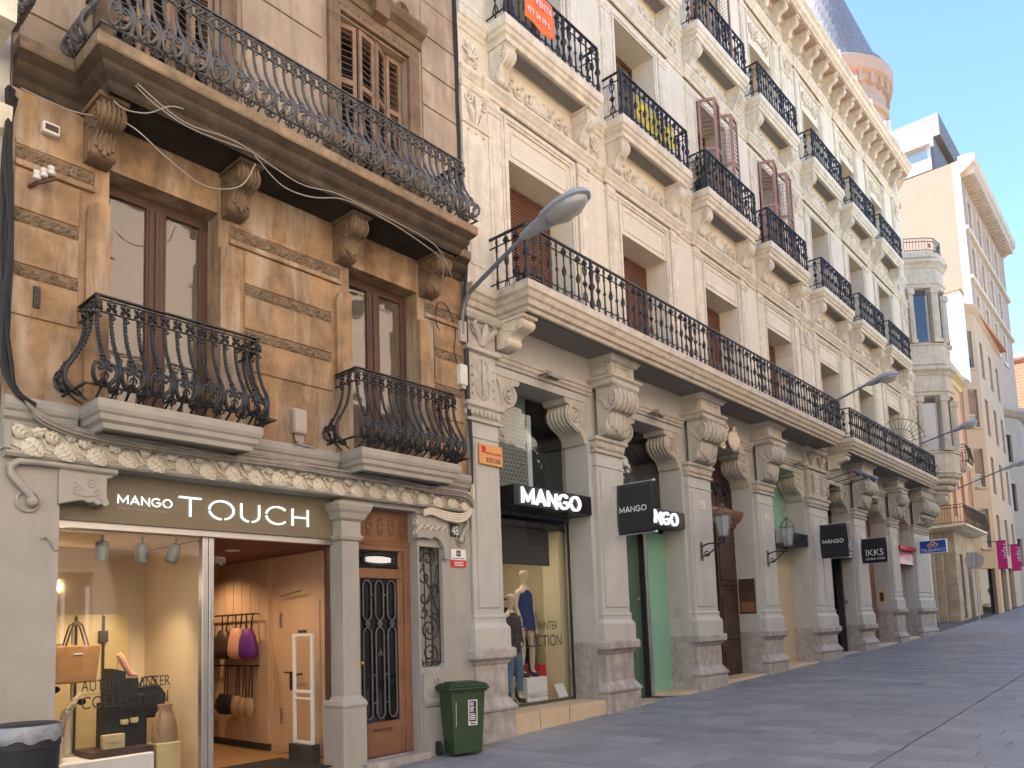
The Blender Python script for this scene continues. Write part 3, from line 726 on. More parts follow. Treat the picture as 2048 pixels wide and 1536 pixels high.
# left shoulder bracket and the whiplash scrolls at both ends
br = MB().ext([(2.70,3.36),(3.26,3.36),(3.24,3.31),(3.20,3.27),(3.15,3.26),(3.15,3.06),(3.18,2.99),(3.13,2.96),(3.10,2.99),(3.06,2.97),(3.02,3.00),(2.98,2.985),(2.92,3.01),(2.84,2.99),(2.70,2.95)], 'y', .06, .34)
br.build('shoulder_bracket', 'shop_plaster', bb, bev=.008)
sc = MB()
sc.tube([(3.24,.05,3.33),(2.9,.05,3.335),(2.5,.05,3.34),(2.34,.05,3.33),(2.27,.05,3.27),(2.28,.05,3.2),(2.36,.05,3.1),(2.44,.05,3.02),(2.48,.05,2.97)], [.035,.035,.035,.036,.037,.036,.034,.034,.03], 8)
sc.ball((2.47,.06,2.95), .055, 10); sc.tube([(p[0], .085, p[1]) for p in arc(2.44, 2.955, .10, 130, 430, 18)], .012, 6)
for cx, cz, r0, a, s_ in ((2.86,3.13,.05,120,-1),(3.0,3.18,.05,60,1),(3.06,3.1,.045,200,-1)): sc.tube([(p[0], .06, p[1]) for p in spiral(cx, cz, r0, .012, 1.2, R(a), s_, 14)], .009, 5)
sc.tube([(2.83,.06,3.08),(2.93,.06,3.05),(3.03,.06,3.07),(3.11,.06,3.02)], .012, 5)
sc.tube([(2.55,.08,2.6),(2.6,.08,2.62),(2.65,.08,2.57),(2.68,.08,2.5),(2.715,.08,2.5)], .01, 5)
sc.build('scroll_moulding', 'shop_plaster', bb, smooth=True)
sc = MB()
sc.tube([(7.42,.05,3.28),(7.9,.05,3.27),(8.3,.05,3.28),(8.4,.05,3.25),(8.41,.05,3.18),(8.36,.05,3.1),(8.3,.05,3.02),(8.27,.05,2.96)], [.03,.032,.034,.034,.034,.033,.03,.028], 8)
sc.ball((8.27,.06,2.93), .05, 10); sc.tube([(p[0], .085, p[1]) for p in arc(8.29, 2.94, .095, 50, -250, 18)], .012, 6)
for cx, cz, r0, a, s_ in ((7.72,3.08,.06,30,1),(7.86,3.02,.05,200,-1),(7.98,3.14,.03,100,1)): sc.tube([(p[0], .092, p[1]) for p in spiral(cx, cz, r0, .012, 1.1, R(a), s_, 14)], .008, 5)
sc.build('scroll_moulding', 'shop_plaster', bb, smooth=True)
br = MB().ext([(7.36,3.24),(7.97,3.24),(7.97,2.62),(7.90,2.62),(7.885,2.78),(7.80,2.90),(7.70,2.94),(7.62,2.90),(7.50,2.92),(7.36,2.90)], 'y', .02, .16)
br.build('shoulder_bracket', 'shop_plaster', bb, bev=.008)
ob = MB()
for cx, cz, s_ in ((7.355,3.13,1),(7.355,3.0,-1)): ob.tube([(7.352, .06+p[0], cz+p[1]) for p in spiral(.0, 0, .055, .01, 1.4, 0, s_, 14)], .011, 5)
for k in range(5): ob.tube([(7.38+.11*k, .015, 3.02+.02*(k % 2)), (7.42+.11*k, .0, 3.09), (7.46+.11*k, .012, 3.05)], [.014,.022,.01], 6)
ob.build('leaf_relief', 'frieze_plaster', bb, smooth=True)
# pilaster between shop and house door
pi = MB().box(6.094, 6.366, .088, .46, -.6, 2.85)
pi.sweep([(6.094,.46),(6.094,.088),(6.366,.088),(6.366,.46)], [(0,2.80),(.03,2.81),(.05,2.86),(.02,2.89),(.02,3.06),(.06,3.09),(.09,3.16),(.12,3.2),(.14,3.26),(.14,3.30),(0,3.31)])
pi.box(6.094, 6.366, .088, .46, 2.85, 3.358)
pi.sweep([(6.094,.46),(6.094,.088),(6.366,.088),(6.366,.46)], [(0,-.6),(.05,-.6),(.05,.62),(.065,.66),(.05,.71),(.03,.73),(.0,.78)])
pi.build('pilaster', 'shop_plaster', bb, bev=.005)
# pier foot right of the house door
pf = MB().ext([(7.434,-.6),(8.36,-.6),(8.36,.5),(8.34,.62),(8.30,.66),(8.26,.66),(8.24,.72),(8.05,.76),(8.0,.98),(7.95,1.06),(7.86,1.1),(7.80,1.02),(7.66,1.0),(7.55,1.03),(7.434,.98)], 'y', .03, .18)
pf.build('pier_foot', 'shop_plaster', bb, bev=.01)
pf = MB().sweep([(7.437,.03),(8.36,.03)], [(0,.5),(.03,.52),(.045,.57),(.02,.62),(0,.63)]); pf.box(7.437, 8.4, -.01, .03, -.6, .5)
for k, (cx, cz, s_) in enumerate(((7.66,.86,1),(7.8,.8,-1),(7.75,.72,1))): pf.tube([(p[0], .02, p[1]) for p in spiral(cx, cz, .05, .01, 1.2, R(90*k), s_, 14)], .008, 5)
pf.build('foot_moulding', 'shop_plaster', bb)

# ---- shop sign
MB().box(2.72, 6.1, .26, .34, 2.83, 3.36).build('sign_board', 'touch_board', bb)
MB().box(2.74, 6.1, .30, .40, 2.76, 2.83).build('sign_soffit', 'steel', bb)
def circ(cx, cy, r_, a0, a1, sy=1.0, n=20): return [(cx+r_*math.cos(R(a0+(a1-a0)*i/n)), cy+r_*sy*math.sin(R(a0+(a1-a0)*i/n))) for i in range(n+1)]
GL = {'M': (1.05, [[(0,0),(0,1),(.525,.22),(1.05,1),(1.05,0)]]),
      'A': (.92, [[(0,0),(.46,1),(.92,0)],[(.24,.30),(.70,.30)]]),
      'N': (.84, [[(0,0),(0,1),(.84,0),(.84,1)]]),
      'G': (.98, [circ(.5,.5,.5,42,172), circ(.5,.5,.5,186,352), [(.52,.46),(.99,.46)]]),
      'O': (1.0, [circ(.5,.5,.5,-75,180), circ(.5,.5,.5,190,268)]),
      'T': (.86, [[(0,1),(.86,1)],[(.43,.93),(.43,0)]]),
      'U': (.78, [[(0,1),(0,.36)]+circ(.36,.36,.36,190,262,n=8), circ(.42,.36,.36,278,350,n=8)+[(.78,.40),(.78,1)]]),
      'C': (.90, [circ(.5,.5,.5,42,172), circ(.5,.5,.5,186,318)]),
      'H': (.74, [[(0,0),(0,1)],[(.07,.5),(.74,.5)],[(.74,0),(.74,1)]])}
def word(txt, org, U, V, N, h, w_total, stroke, depth, m, name, parent):
    gaps = .32; tot = sum(GL[c][0] for c in txt)+gaps*(len(txt)-1); sx = w_total/tot; x = 0
    mb = MB()
    for c in txt:
        for pl in GL[c][1]: ribbon(mb, [((x+p[0])*sx, p[1]*h) for p in pl], stroke, org, U, V, N, depth)
        x += GL[c][0]+gaps
    return mb.build(name, m, parent)
word('TOUCH', (3.99, .258, 2.965), (1,0,0), (0,0,1), (0,-1,0), .215, 1.69, .020, .022, 'letter_touch', 'lettering', bb)
word('MANGO', (3.335, .258, 3.045), (1,0,0), (0,0,1), (0,-1,0), .088, .575, .012, .012, 'letter_touch', 'lettering', bb)
def text(txt, loc, size, m, parent, rot=(R(90), 0, 0), name='lettering', ext=.002, align='LEFT', sx=1.0):
    c = bpy.data.curves.new(name, 'FONT'); c.body = txt; c.size = size; c.extrude = ext; c.align_x = align; c.resolution_u = 3
    tmp = bpy.data.objects.new('tmp_text', c); COL.objects.link(tmp); bpy.context.view_layer.update()
    me = bpy.data.meshes.new_from_object(tmp.evaluated_get(bpy.context.evaluated_depsgraph_get())); bpy.data.objects.remove(tmp); me.name = name
    me.materials.clear(); me.materials.append(M[m]); o = bpy.data.objects.new(name, me)
    o.matrix_basis = Matrix.LocRotScale(Vector(loc), bpy_euler(rot), Vector((sx, 1, 1))); return link(o, parent)
from mathutils import Euler
def bpy_euler(r_): return Euler(r_)
text('PREMIUM ACCESSORIES COLLECTION', (3.335, .257, 2.985), .026, 'box_grey', bb, sx=1.2, ext=.0005)

# ---- shop window, doorway and interior shell
mu = MB().box(4.33, 4.40, .36, .46, -.2, 2.76); mu.box(4.41, 4.47, .36, .48, -.2, 2.76); mu.build('mullion', 'steel', bb, bev=.004)
dj = MB().box(6.055, 6.095, .36, .44, -.2, 2.76); dj.build('door_jamb', 'frame_brown', bb)
shop_glass = MB().box(2.70, 4.33, .40, .408, -.05, 2.76).build('shop_pane', 'shop_pane', bb)
for tx, z, sz, x0 in (('AUTUMN WINTER', 1.085, .165, 3.06), ('COLLECTION', .905, .185, 3.055)):
    text(tx, (x0, .398, z), sz, 'sticker_black', shop_glass, sx=.67 if tx[0] == 'A' else .80, ext=.0005)
MB().box(3.06, 4.0, .3975, .3995, 1.052, 1.056).build('rule_line', 'sticker_black', shop_glass)
inn = MB()
inn.box(2.2, 4.53, 2.2, 2.25, -.15, 2.9)
inn.box(4.47, 4.53, .48, 2.2, -.15, 2.76); inn.box(2.2, 2.25, .5, 2.2, -.15, 2.9)
inn.build('display_wall', 'interior_warm', bb)
MB().box(2.25, 4.47, .46, 2.2, 2.77, 2.82).build('display_ceiling', 'interior_warm', bb)
MB().box(4.53, 7.4, .40, 6.2, 2.77, 2.84).build('shop_ceiling', 'interior_ceiling', bb)
MB().box(2.25, 7.4, .12, 6.2, -.30, -.12).build('shop_floor', 'interior_floor', bb)
pw = MB(); pw.box(6.40, 6.44, 2.3, 6.0, -.12, 2.77); pw.box(6.42, 6.46, .46, 2.3, -.12, 2.77); pw.box(2.3, 6.4, 6.0, 6.05, -.12, 2.77); pw.build('shop_wall', 'interior_panel', bb)
for i in range(14):
    y = 2.34+i*.26; MB().box(6.375, 6.40, y, y+.246, -.02, 2.76).build('wall_panel', 'interior_panel', bb)
MB().box(6.36, 6.40, 2.3, 6.0, -.12, -.02).build('skirting', 'interior_dark', bb)
MB().box(4.75, 6.05, .30, 1.5, -.118, -.10).build('door_mat', 'black_rubber', bb)
MB().box(2.55, 6.12, -.02, .14, -.5, -.125).build('door_sill', 'marble_step', bb)
# fire door in the side wall with its bar handle, hinges, closer and exit lamp
fd = MB().box(6.395, 6.42, 1.05, 2.0, -.1, 2.08); fire_door = fd.build('fire_door', 'interior_panel', bb)
h_ = MB().box(6.30, 6.33, 1.62, 1.66, .80, 1.06); h_.tube([(6.37,1.60,1.02),(6.31,1.60,1.02),(6.31,1.50,1.02),(6.31,1.36,1.03)], .014, 6); h_.tube([(6.31,1.64,1.05),(6.31,1.80,1.05)], .012, 6); h_.build('door_handle', 'black_rubber', fire_door)
for z in (.3, 1.7): MB().box(6.37, 6.395, 1.98, 2.02, z, z+.22).build('hinge', 'steel', fire_door)
MB().tube([(6.34,1.95,2.16),(6.30,1.35,2.22)], .012, 5).build('door_closer', 'steel', fire_door)
MB().box(6.36, 6.42, .82, .9, 2.42, 2.62).build('wall_sensor', 'white_paint', bb, bev=.015)
# anti theft gate
sg = thing('security_gate', (6.05, .95, -.12), 'white framed anti theft gate standing inside the open shop doorway', 'gate')
def frame_yz(mb, x, y0, y1, z0, z1, t): 
    mb.box(x-t/2, x+t/2, y0, y0+t, z0, z1); mb.box(x-t/2, x+t/2, y1-t, y1, z0, z1); mb.box(x-t/2, x+t/2, y0+t, y1-t, z0, z0+t); mb.box(x-t/2, x+t/2, y0+t, y1-t, z1-t, z1)
g_ = MB(); frame_yz(g_, 6.1, .78, 1.24, .12, 1.60, .036); g_.box(6.085, 6.115, .816, 1.204, .80, .835); g_.box(6.085, 6.115, .816, 1.204, .71, .735); g_.build('gate_frame', 'white_paint', sg)
MB().box(6.02, 6.18, .74, 1.26, -.12, .12).build('base', 'interior_dark', sg, bev=.01)
MB().box(6.08, 6.12, .95, 1.1, 1.61, 1.65).build('sensor_cap', 'interior_dark', sg)
# ceiling light and window spots
cl = thing('ceiling_downlight', (5.35, 1.55, 2.76), 'round lit downlight in the dark red shop ceiling above the doorway', 'lamp')
MB().lathe([(.1,-.012),(.1,0),(.075,.0),(.07,-.006)], (5.35,1.55,2.765), 16).build('rim', 'white_metal', cl)
MB().lathe([(.001,-.008),(.07,-.008)], (5.35,1.55,2.765), 16).build('lens', 'lamp_lit', cl)
def add_light(name, typ, loc, e, col, size=.3, rot=(0,0,0), parent=None, spot=70):
    l = bpy.data.lights.new(name, typ); l.energy = e; l.color = col
    if typ == 'AREA': l.size = size
    else: l.shadow_soft_size = size
    if typ == 'SPOT': l.spot_size = R(spot); l.spot_blend = .6
    o = bpy.data.objects.new(name, l); o.location = loc; o.rotation_euler = rot; o.matrix_basis = Matrix.LocRotScale(Vector(loc), Euler(rot), Vector((1,1,1)))
    return link(o, parent)
add_light('downlight_bulb', 'SPOT', (5.35, 1.55, 2.74), 13, (1,.66,.38), .06, parent=cl, spot=150)
add_light('downlight_bulb', 'SPOT', (5.6, 3.4, 2.74), 15, (1,.66,.38), .06, parent=cl, spot=150)
spots = [(2.78,.80,0,0),(3.40,.82,0,1),(3.84,.84,0,2),(4.22,.80,18,3)]
ds = ['half hidden by the pillar', 'hanging straight, second from the pillar', 'hanging straight, third from the pillar', 'tilted beside the steel mullion']
for (x, y, tl, i) in spots:
    t = thing('display_spotlight', (x, y, 2.6), 'grey cylinder spotlight in the accessories shop window, '+ds[i], 'lamp', 'spotlights over the shop window')
    c, s_ = math.cos(R(tl)), math.sin(R(tl))
    mb = MB().tube([(x,y,2.77),(x,y,2.70)], .016, 8); mb.box(x-.05, x+.05, y-.012, y+.012, 2.69, 2.705); mb.build('bracket', 'lamp_can', t)
    MB().tube([(x,y,2.69),(x-s_*.02,y,2.685),(x-s_*.2,y+.01,2.69-c*.2),(x-s_*.205,y+.01,2.69-c*.205)], [.05,.072,.074,.07], 16).build('lamp_housing', 'lamp_can', t, smooth=True)
    add_light('spot_bulb', 'SPOT', (x-s_*.22, y+.02, 2.69-c*.22), 10, (1,.74,.46), .05, (R(22), R(tl), 0), t, 95)
# lit discs low on the display wall (recessed lamps)
for x in (2.95, 3.40): 
    MB().ext([(x+.035*math.cos(R(a)), 2.28+.05*math.sin(R(a))) for a in range(0, 360, 30)], 'y', 2.185, 2.199).build('wall_lamp_lens', 'lamp_lit', bb)

t = thing('sale_sign', (4.9, 1.0, 2.35), 'reversed SALE lettering hanging just inside the shop doorway', 'sign')
text('SALE', (4.93, 1.0, 2.50), .12, 'box_grey', t, sx=-.9)
MB().box(4.58, 4.96, 1.004, 1.008, 2.46, 2.76).build('sign_sheet', 'shop_pane', t)
# ---- things in the shop window
wp = thing('display_plinth', (3.42, .95, -.12), 'low white display plinth in the accessories shop window', 'plinth')
MB().box(2.86, 3.94, .68, 1.3, -.12, .34).build('plinth_block', 'white_paint', wp, bev=.01)
t = thing('folding_screen', (3.3, 1.95, -.12), 'tall pale folding screen panels with black hinges at the back of the window', 'screen')
for i, (xa, xb, ya, yb) in enumerate(((2.7,3.12,2.0,2.0),(3.13,3.55,2.0,1.98),(3.56,3.82,1.98,1.9),(3.84,4.2,1.9,2.05))):
    MB().add_quad if False else None
    p = MB(); p.add([(xa,ya,-.12),(xb,yb,-.12),(xb,yb,1.92),(xa,ya,1.92),(xa,ya+.03,-.12),(xb,yb+.03,-.12),(xb,yb+.03,1.92),(xa,ya+.03,1.92)],[(0,1,2,3),(7,6,5,4),(0,4,5,1),(3,2,6,7),(1,5,6,2),(0,3,7,4)])
    p.build('panel', 'bag_cream', t)
for x, y in ((3.12,1.985),(3.55,1.965),(3.83,1.875)): MB().box(x-.012, x+.012, y-.012, y+.01, -.1, 1.90).build('panel_edge', 'sticker_black', t)
MB().box(3.78, 3.88, 1.86, 1.90, 1.58, 1.72).build('hinge', 'interior_dark', t)
word('TOUCH', (3.20, 1.975, 1.53), (1,0,0), (0,0,1), (0,-1,0), .045, .24, .009, .004, 'sticker_black', 'lettering', t)
# tote bag on a stand
t = thing('tote_bag', (3.28, 1.2, 1.13), 'large tan leather tote bag with chain straps hung in the shop window', 'bag')
p = MB(); a = [(3.04,1.14),(3.48,1.14),(3.53,1.56),(3.02,1.56)]
p.ext(a, 'y', 1.13, 1.27); p.build('bag_body', 'bag_tan', t, bev=.02, seg=2)
for y in (1.15, 1.25):
    MB().tube([(3.16,y,1.54),(3.19,y,1.65),(3.23,y,1.78),(3.28,y,1.82),(3.33,y,1.78),(3.37,y,1.65),(3.40,y,1.54)], .011, 6).build('strap', 'bag_brown', t)
MB().box(3.24, 3.33, 1.122, 1.13, 1.455, 1.47).build('badge', 'white_metal', t)
t2 = thing('bag_stand', (3.28, 1.3, -.12), 'slim dark stand carrying the tan tote bag', 'stand')
sm = MB().tube([(3.28,1.3,.34),(3.28,1.3,1.80)], .012, 8); sm.tube([(3.28,1.3,1.8),(3.28,1.2,1.8)], .012, 8); sm.build('pole', 'steel', t2); MB().lathe([(.12,0),(.12,.015),(.01,.03)], (3.28,1.3,.34), 16).build('foot', 'steel', t2)
# black stepped riser with shoe, clutch and boxes
t = thing('stepped_riser', (3.72, 1.0, .34), 'black stepped display riser in the shop window', 'display stand')
MB().ext([(3.53,.40),(3.98,.40),(3.98,.96),(3.88,.96),(3.88,1.16),(3.74,1.16),(3.74,1.24),(3.60,1.28),(3.60,.9),(3.53,.9)], 'y', .98, 1.25).build('riser_body', 'bag_black', t)
MB().box(3.30, 3.96, .75, 1.28, .345, .405).build('base_board', 'bag_brown', t)
t = thing('high_heel_shoe', (3.82, 1.1, 1.16), 'nude high heeled shoe on top of the black riser', 'shoe')
sh = MB().tube([(3.70,1.1,1.44),(3.73,1.1,1.40),(3.78,1.1,1.30),(3.84,1.1,1.20),(3.92,1.1,1.185)], [.03,.042,.036,.036,.018], 8); sh.build('shoe_upper', 'bag_pink', t, smooth=True)
MB().tube([(3.705,1.1,1.40),(3.69,1.1,1.30),(3.695,1.1,1.245)], [.016,.009,.007], 6).build('heel', 'bag_pink', t)
t = thing('clutch_bag', (3.55, .85, .405), 'small cream flap clutch on the brown base board', 'bag')
MB().box(3.44, 3.68, .82, .90, .41, .57).build('bag_body', 'bag_cream', t, bev=.02, seg=2); MB().box(3.45, 3.67, .808, .82, .48, .572).build('flap', 'bag_cream', t, bev=.004); MB().box(3.545, 3.575, .80, .81, .47, .49).build('clasp', 'steel', t)
for i, x in enumerate((3.72, 3.83)):
    t = thing('bracelet', (x, .96, .62), 'cream cuff bracelet on the dark riser, '+('nearer the clutch' if i == 0 else 'nearer the bucket bag'), 'bracelet', 'bracelets in the window')
    b = MB().lathe([(.04,-.028),(.046,0),(.04,.028),(.034,.028),(.034,-.028)], (x,.96,.68+.01*i), 14); b.build('cuff', 'bag_cream', t, smooth=True)
t = thing('black_handbag', (4.02, 1.3, .8), 'black leather handbag behind the lettering in the shop window', 'bag')
MB().ext([(3.98,.66),(4.32,.66),(4.36,.92),(4.26,1.06),(4.02,1.04)], 'y', 1.30, 1.42).build('bag_body', 'bag_black', t, bev=.02); MB().tube([(4.06,1.36,1.04),(4.1,1.36,1.14),(4.2,1.36,1.15),(4.26,1.36,1.05)], .012, 6).build('handle', 'bag_black', t)
t = thing('bucket_bag', (4.15, .85, .40), 'taupe drawstring bucket bag on a pale pedestal in the shop window', 'bag')
MB().lathe([(.02,0),(.145,.0),(.15,.05),(.14,.18),(.10,.32),(.075,.36),(.09,.42),(.085,.425),(.06,.36),(.02,.35)], (4.13,.85,.42), 18, 1, .7).build('bag_body', 'bag_sand', t, smooth=True)
MB().tube([(4.05,.80,.77),(4.0,.76,.6),(4.03,.75,.5)], .007, 5).build('drawstring', 'bag_tan', t)
t = thing('pedestal', (4.13, .85, -.12), 'pale pedestal under the taupe bucket bag', 'pedestal')
MB().box(3.99, 4.27, .72, .98, -.12, .415).build('pedestal_block', 'bag_cream', t, bev=.01)
def hand(loc, parent, up=1.0):
    x, y, z = loc; mb = MB()
    mb.tube([(x,y,z),(x+.005,y,z+.2),(x+.02,y,z+.34),(x+.03,y,z+.42),(x+.045,y,z+.47)], [.05,.042,.032,.028,.026], 10)
    mb.tube([(x+.04,y,z+.45),(x+.06,y,z+.50),(x+.085,y,z+.545)], [.028,.042,.036], 10)
    for k, (dy, l_, bend) in enumerate(((-.03,.085,.5),(-.01,.098,.35),(.012,.092,.3),(.032,.07,.4))):
        b = (x+.085, y+dy, z+.555); mb.tube([b, (b[0]+.03, y+dy*1.25, b[2]+l_*.5), (b[0]+.055+bend*.05, y+dy*1.35, b[2]+l_*.85)], [.011,.010,.007], 6)
    mb.tube([(x+.05,y-.03,z+.50),(x+.035,y-.06,z+.54),(x+.045,y-.075,z+.58)], [.013,.011,.008], 6)
    mb.build('display_hand', 'hand_white', parent, smooth=True)
for i, (x, y, z) in enumerate(((2.98,.78,.34),(3.10,.92,.42))):
    t = thing('mannequin_hand', (x, y, z), ('front pale mannequin hand on the white plinth' if i == 0 else 'rear pale mannequin hand holding up sunglasses'), 'hand display'); hand((x, y, z), t)
for i, (x, y, z) in enumerate(((3.19,.90,.93),(2.93,.9,1.08))):
    t = thing('sunglasses', (x, y, z), ('dark red sunglasses on the rear mannequin hand' if i == 0 else 'dark sunglasses high beside the pillar in the shop window'), 'sunglasses')
    for s_ in (-.045, .055): MB().lathe([(.001,0),(.042,.0),(.042,.008),(.001,.008)], (0,0,0), 14) and inst('lens', MB().lathe([(.001,0),(.04,.0),(.04,.008),(.001,.008)], (0,0,0), 14, 1.15, .9).mesh('lens', 'lens_dark'), (x+s_, y, z+s_*.35), 0, t, rot=(R(90),0,0))
    MB().tube([(x-.01,y,z),(x+.02,y,z+.012)], .006, 5).build('bridge', 'lens_dark', t)
# ---- bags on rails along the side wall
for z, nm in ((1.93, 'upper'), (1.14, 'lower')):
    t = thing('display_rail', (6.3, 3.4, z), 'black '+nm+' hanging rail for bags on the shop side wall', 'rail')
    MB().tube([(6.27,2.55,z),(6.27,5.2,z)], .014, 8).build('bar', 'iron', t)
    for y in (2.6, 3.4, 4.3): MB().tube([(6.27,y,z),(6.38,y,z)], .01, 6).build('bracket', 'iron', t)
hang = [(2.66,'bag_purple','purple drawstring bag, outermost on the upper rail',.42,.46),(2.98,'bag_pink','pale pink bag hanging on the upper rail',.44,.48),(3.40,'bag_brown','dark brown bag hanging beside the pink one',.46,.46),(3.95,'bag_black','black bag deepest on the upper rail',.48,.48)]
for y, m, lb, w, h in hang:
    t = thing('hanging_bag', (6.2, y, 1.4), lb, 'bag', 'bags on the upper rail')
    b = MB().lathe([(.01,0),(.7,.02),(.98,.12),(1,.35),(.86,.72),(.55,.95),(.4,1)], (0,0,0), 14, .11, w/2); me = b.mesh('bag_body', m, smooth=True)
    inst('bag_body', me, (6.22, y, 1.24), 0, t, (1, 1, h))
    for d in (-.06, .06): MB().tube([(6.25,y+d*1.6,1.93),(6.235,y+d,1.24+h*.97)], .012, 6).build('strap', 'bag_black', t)
hang = [(2.62,'bag_sand','small sand shoulder bag, outermost on the lower rail',.24,.28),(2.80,'bag_sand','small sand shoulder bag, second on the lower rail',.24,.28),(3.0,'bag_sand','small sand shoulder bag, third on the lower rail beside the black bag',.26,.30),(3.35,'bag_black','black shoulder bag midway along the lower rail',.56,.32),(3.95,'bag_brown','brown shoulder bag deepest on the lower rail',.50,.32)]
for y, m, lb, w, h in hang:
    t = thing('hanging_bag', (6.2, y, .4), lb, 'bag', 'bags on the lower rail')
    b = MB().lathe([(.01,0),(.7,.03),(1,.3),(.9,.7),(.55,1)], (0,0,0), 12, .08, w/2); inst('bag_body', b.mesh('bag_body', m, smooth=True), (6.22, y, .38), 0, t, (1, 1, h))
    for d in (-.05, .05): MB().tube([(6.255,y+d*.5,1.14),(6.235,y+d,.38+h*.9)], .010, 6).build('strap', 'bag_black', t)

# ------------------------------------------------------------------ house door No 48
door = MB(); dl = (6.36, 7.42)
door.box(6.36, 7.42, .30, .36, 2.80, 3.30)                              # carved transom panel
door.box(6.36, 6.46, .27, .36, -.1, 2.80); door.box(7.30, 7.42, .27, .36, -.1, 2.80); door.box(6.46, 7.30, .27, .36, 2.72, 2.80)
door.box(6.46, 7.30, .28, .35, 2.33, 2.47); door.box(6.46, 7.30, .29, .35, -.1, .36); door.box(7.20, 7.30, .29, .35, .36, 2.33)
door.box(6.46, 6.54, .29, .35, .36, 2.33); door.box(6.46, 6.52, .29, .35, 2.47, 2.72); door.box(7.22, 7.30, .29, .35, 2.47, 2.72)
house_door = door.build('house_door', 'wood_door', bb, bev=.008)
MB().sweep([(6.36,.30),(7.42,.30)], [(0,2.78),(.04,2.79),(.05,2.83),(.02,2.86),(0,2.87)]).build('transom_moulding', 'wood_door', house_door)
for k in range(5):
    x = 6.5+k*.2; m_ = MB()
    for z, r_ in ((3.06,.05),(2.98,.035),(3.14,.035)): m_.tube([(x+p[0], .29, z+p[1]) for p in arc(0, 0, r_, 20, 340, 12)], .010, 5)
    m_.build('carved_flower', 'wood_door', house_door, smooth=True)
MB().box(6.54, 7.20, .325, .335, .36, 2.33).build('pane', 'dark_pane', house_door); MB().box(6.52, 7.22, .325, .335, 2.47, 2.72).build('pane', 'dark_pane', house_door)
MB().box(6.36, 7.42, .40, .44, -.1, 3.3).build('hall_back', 'dark_void', house_door)
lm = MB()
lm.tube([(6.87+.26*max(-1,min(1,1.35*math.cos(R(a)))), .29, 2.595+.075*math.sin(R(a))) for a in range(0, 360, 15)], .012, 6, closed=True)
for sx in (6.56, 7.18): lm.tube([(6.87+(-.27 if sx < 6.9 else .27), .29, 2.595), (sx, .29, 2.595)], .009, 5)
for z in (2.50, 2.69): lm.tube([(6.52,.29,z),(7.22,.29,z)], .009, 5)
lm.build('light_grille', 'iron', house_door, smooth=True)
MB().ext([(6.87+.22*max(-1,min(1,1.35*math.cos(R(a)))), 2.595+.048*math.sin(R(a))) for a in range(0, 360, 20)], 'y', .30, .322).build('bulkhead_lamp', 'door_light', house_door)
gr = MB()
for k in range(3):
    x = 6.655+k*.215; w = .07
    def loop(z0, z1):
        return [(x-w, .30, z0+.1), (x-w, .30, z1-.1)]+[(x-w*math.cos(R(a)), .30, z1-.1+w*1.3*math.sin(R(a))) for a in range(20, 161, 20)]+[(x+w, .30, z1-.1), (x+w, .30, z0+.1)]+[(x+w*math.cos(R(a)), .30, z0+.1-w*1.3*math.sin(R(a))) for a in range(20, 161, 20)]
    gr.tube(loop(1.74, 2.31), .011, 6, closed=True); gr.tube(loop(.40, 1.66), .011, 6, closed=True)
    for a in range(0, 360, 60): gr.ball((x+.03*math.cos(R(a)), .295, 1.70+.03*math.sin(R(a))), .018, 6)
    gr.ball((x, .29, 1.70), .02, 6)
    for z in (.62, 1.0, 2.1):
        if k < 2: gr.tube([(x+w,.30,z),(x+.215-w,.30,z)], .009, 5)
    if k == 1: 
        for d in (-1, 1): gr.tube([(x,.29,1.32),(x+d*.03,.29,1.29),(x+d*.04,.29,1.26)], .008, 5)
        gr.tube([(x,.29,1.36),(x,.29,1.26)], .008, 5)
gr.build('door_grille', 'iron_grey', house_door, smooth=True)
MB().box(6.72, 7.05, .284, .29, .235, .275).build('letter_slot', 'frame_brown', house_door)
MB().ball((6.52,.255,1.18), .022, 8).build('door_knob', 'gold_print', house_door)
MB().box(6.34, 7.46, -.06, .27, -.6, -.10).build('doorstep', 'plinth_stone', bb, bev=.01)
# side light with scroll grille
MB().box(7.45, 7.90, .38, .42, 1.06, 2.8).build('side_light_back', 'cream_paint', bb)
sg_ = MB(); xa, xb = 7.46, 7.89
for x in (7.465, 7.60, 7.74, 7.885): sg_.tube([(x,.17,1.08),(x,.17,2.78)], .009, 5)
sg_.tube([(p[0], .165, p[1]) for p in arc(7.66, 2.66, .15, -30, 210, 16)], .012, 6)
for cx, cz, r0, a, s_, tn in ((7.66,2.62,.12,200,-1,1.1),(7.60,2.36,.13,90,1,1.2),(7.75,2.18,.12,270,1,1.2),(7.58,2.06,.12,30,-1,1.0),(7.67,1.60,.19,90,-1,1.9),(7.67,1.25,.17,-90,1,1.5),(7.57,1.85,.11,150,1,1.1),(7.78,1.90,.10,0,-1,1.1)):
    sg_.tube([(p[0], .16, p[1]) for p in spiral(cx, cz, r0, r0*.15, tn, R(a), s_, 26)], .013, 6)
sg_.tube([(7.56,.155,2.55),(7.62,.155,2.3),(7.76,.155,2.05),(7.84,.155,1.85),(7.82,.155,1.7)], .013, 6); sg_.tube([(7.84,.155,2.55),(7.8,.155,2.3),(7.66,.155,2.05),(7.55,.155,1.9)], .012, 6)
for cx in (7.52, 7.62, 7.73, 7.83): sg_.tube([(p[0], .16, p[1]) for p in spiral(cx, 1.12, .05, .01, 1.2, R(90), 1, 12)], .01, 5)
sg_.build('scroll_grille', 'iron', bb, smooth=True)

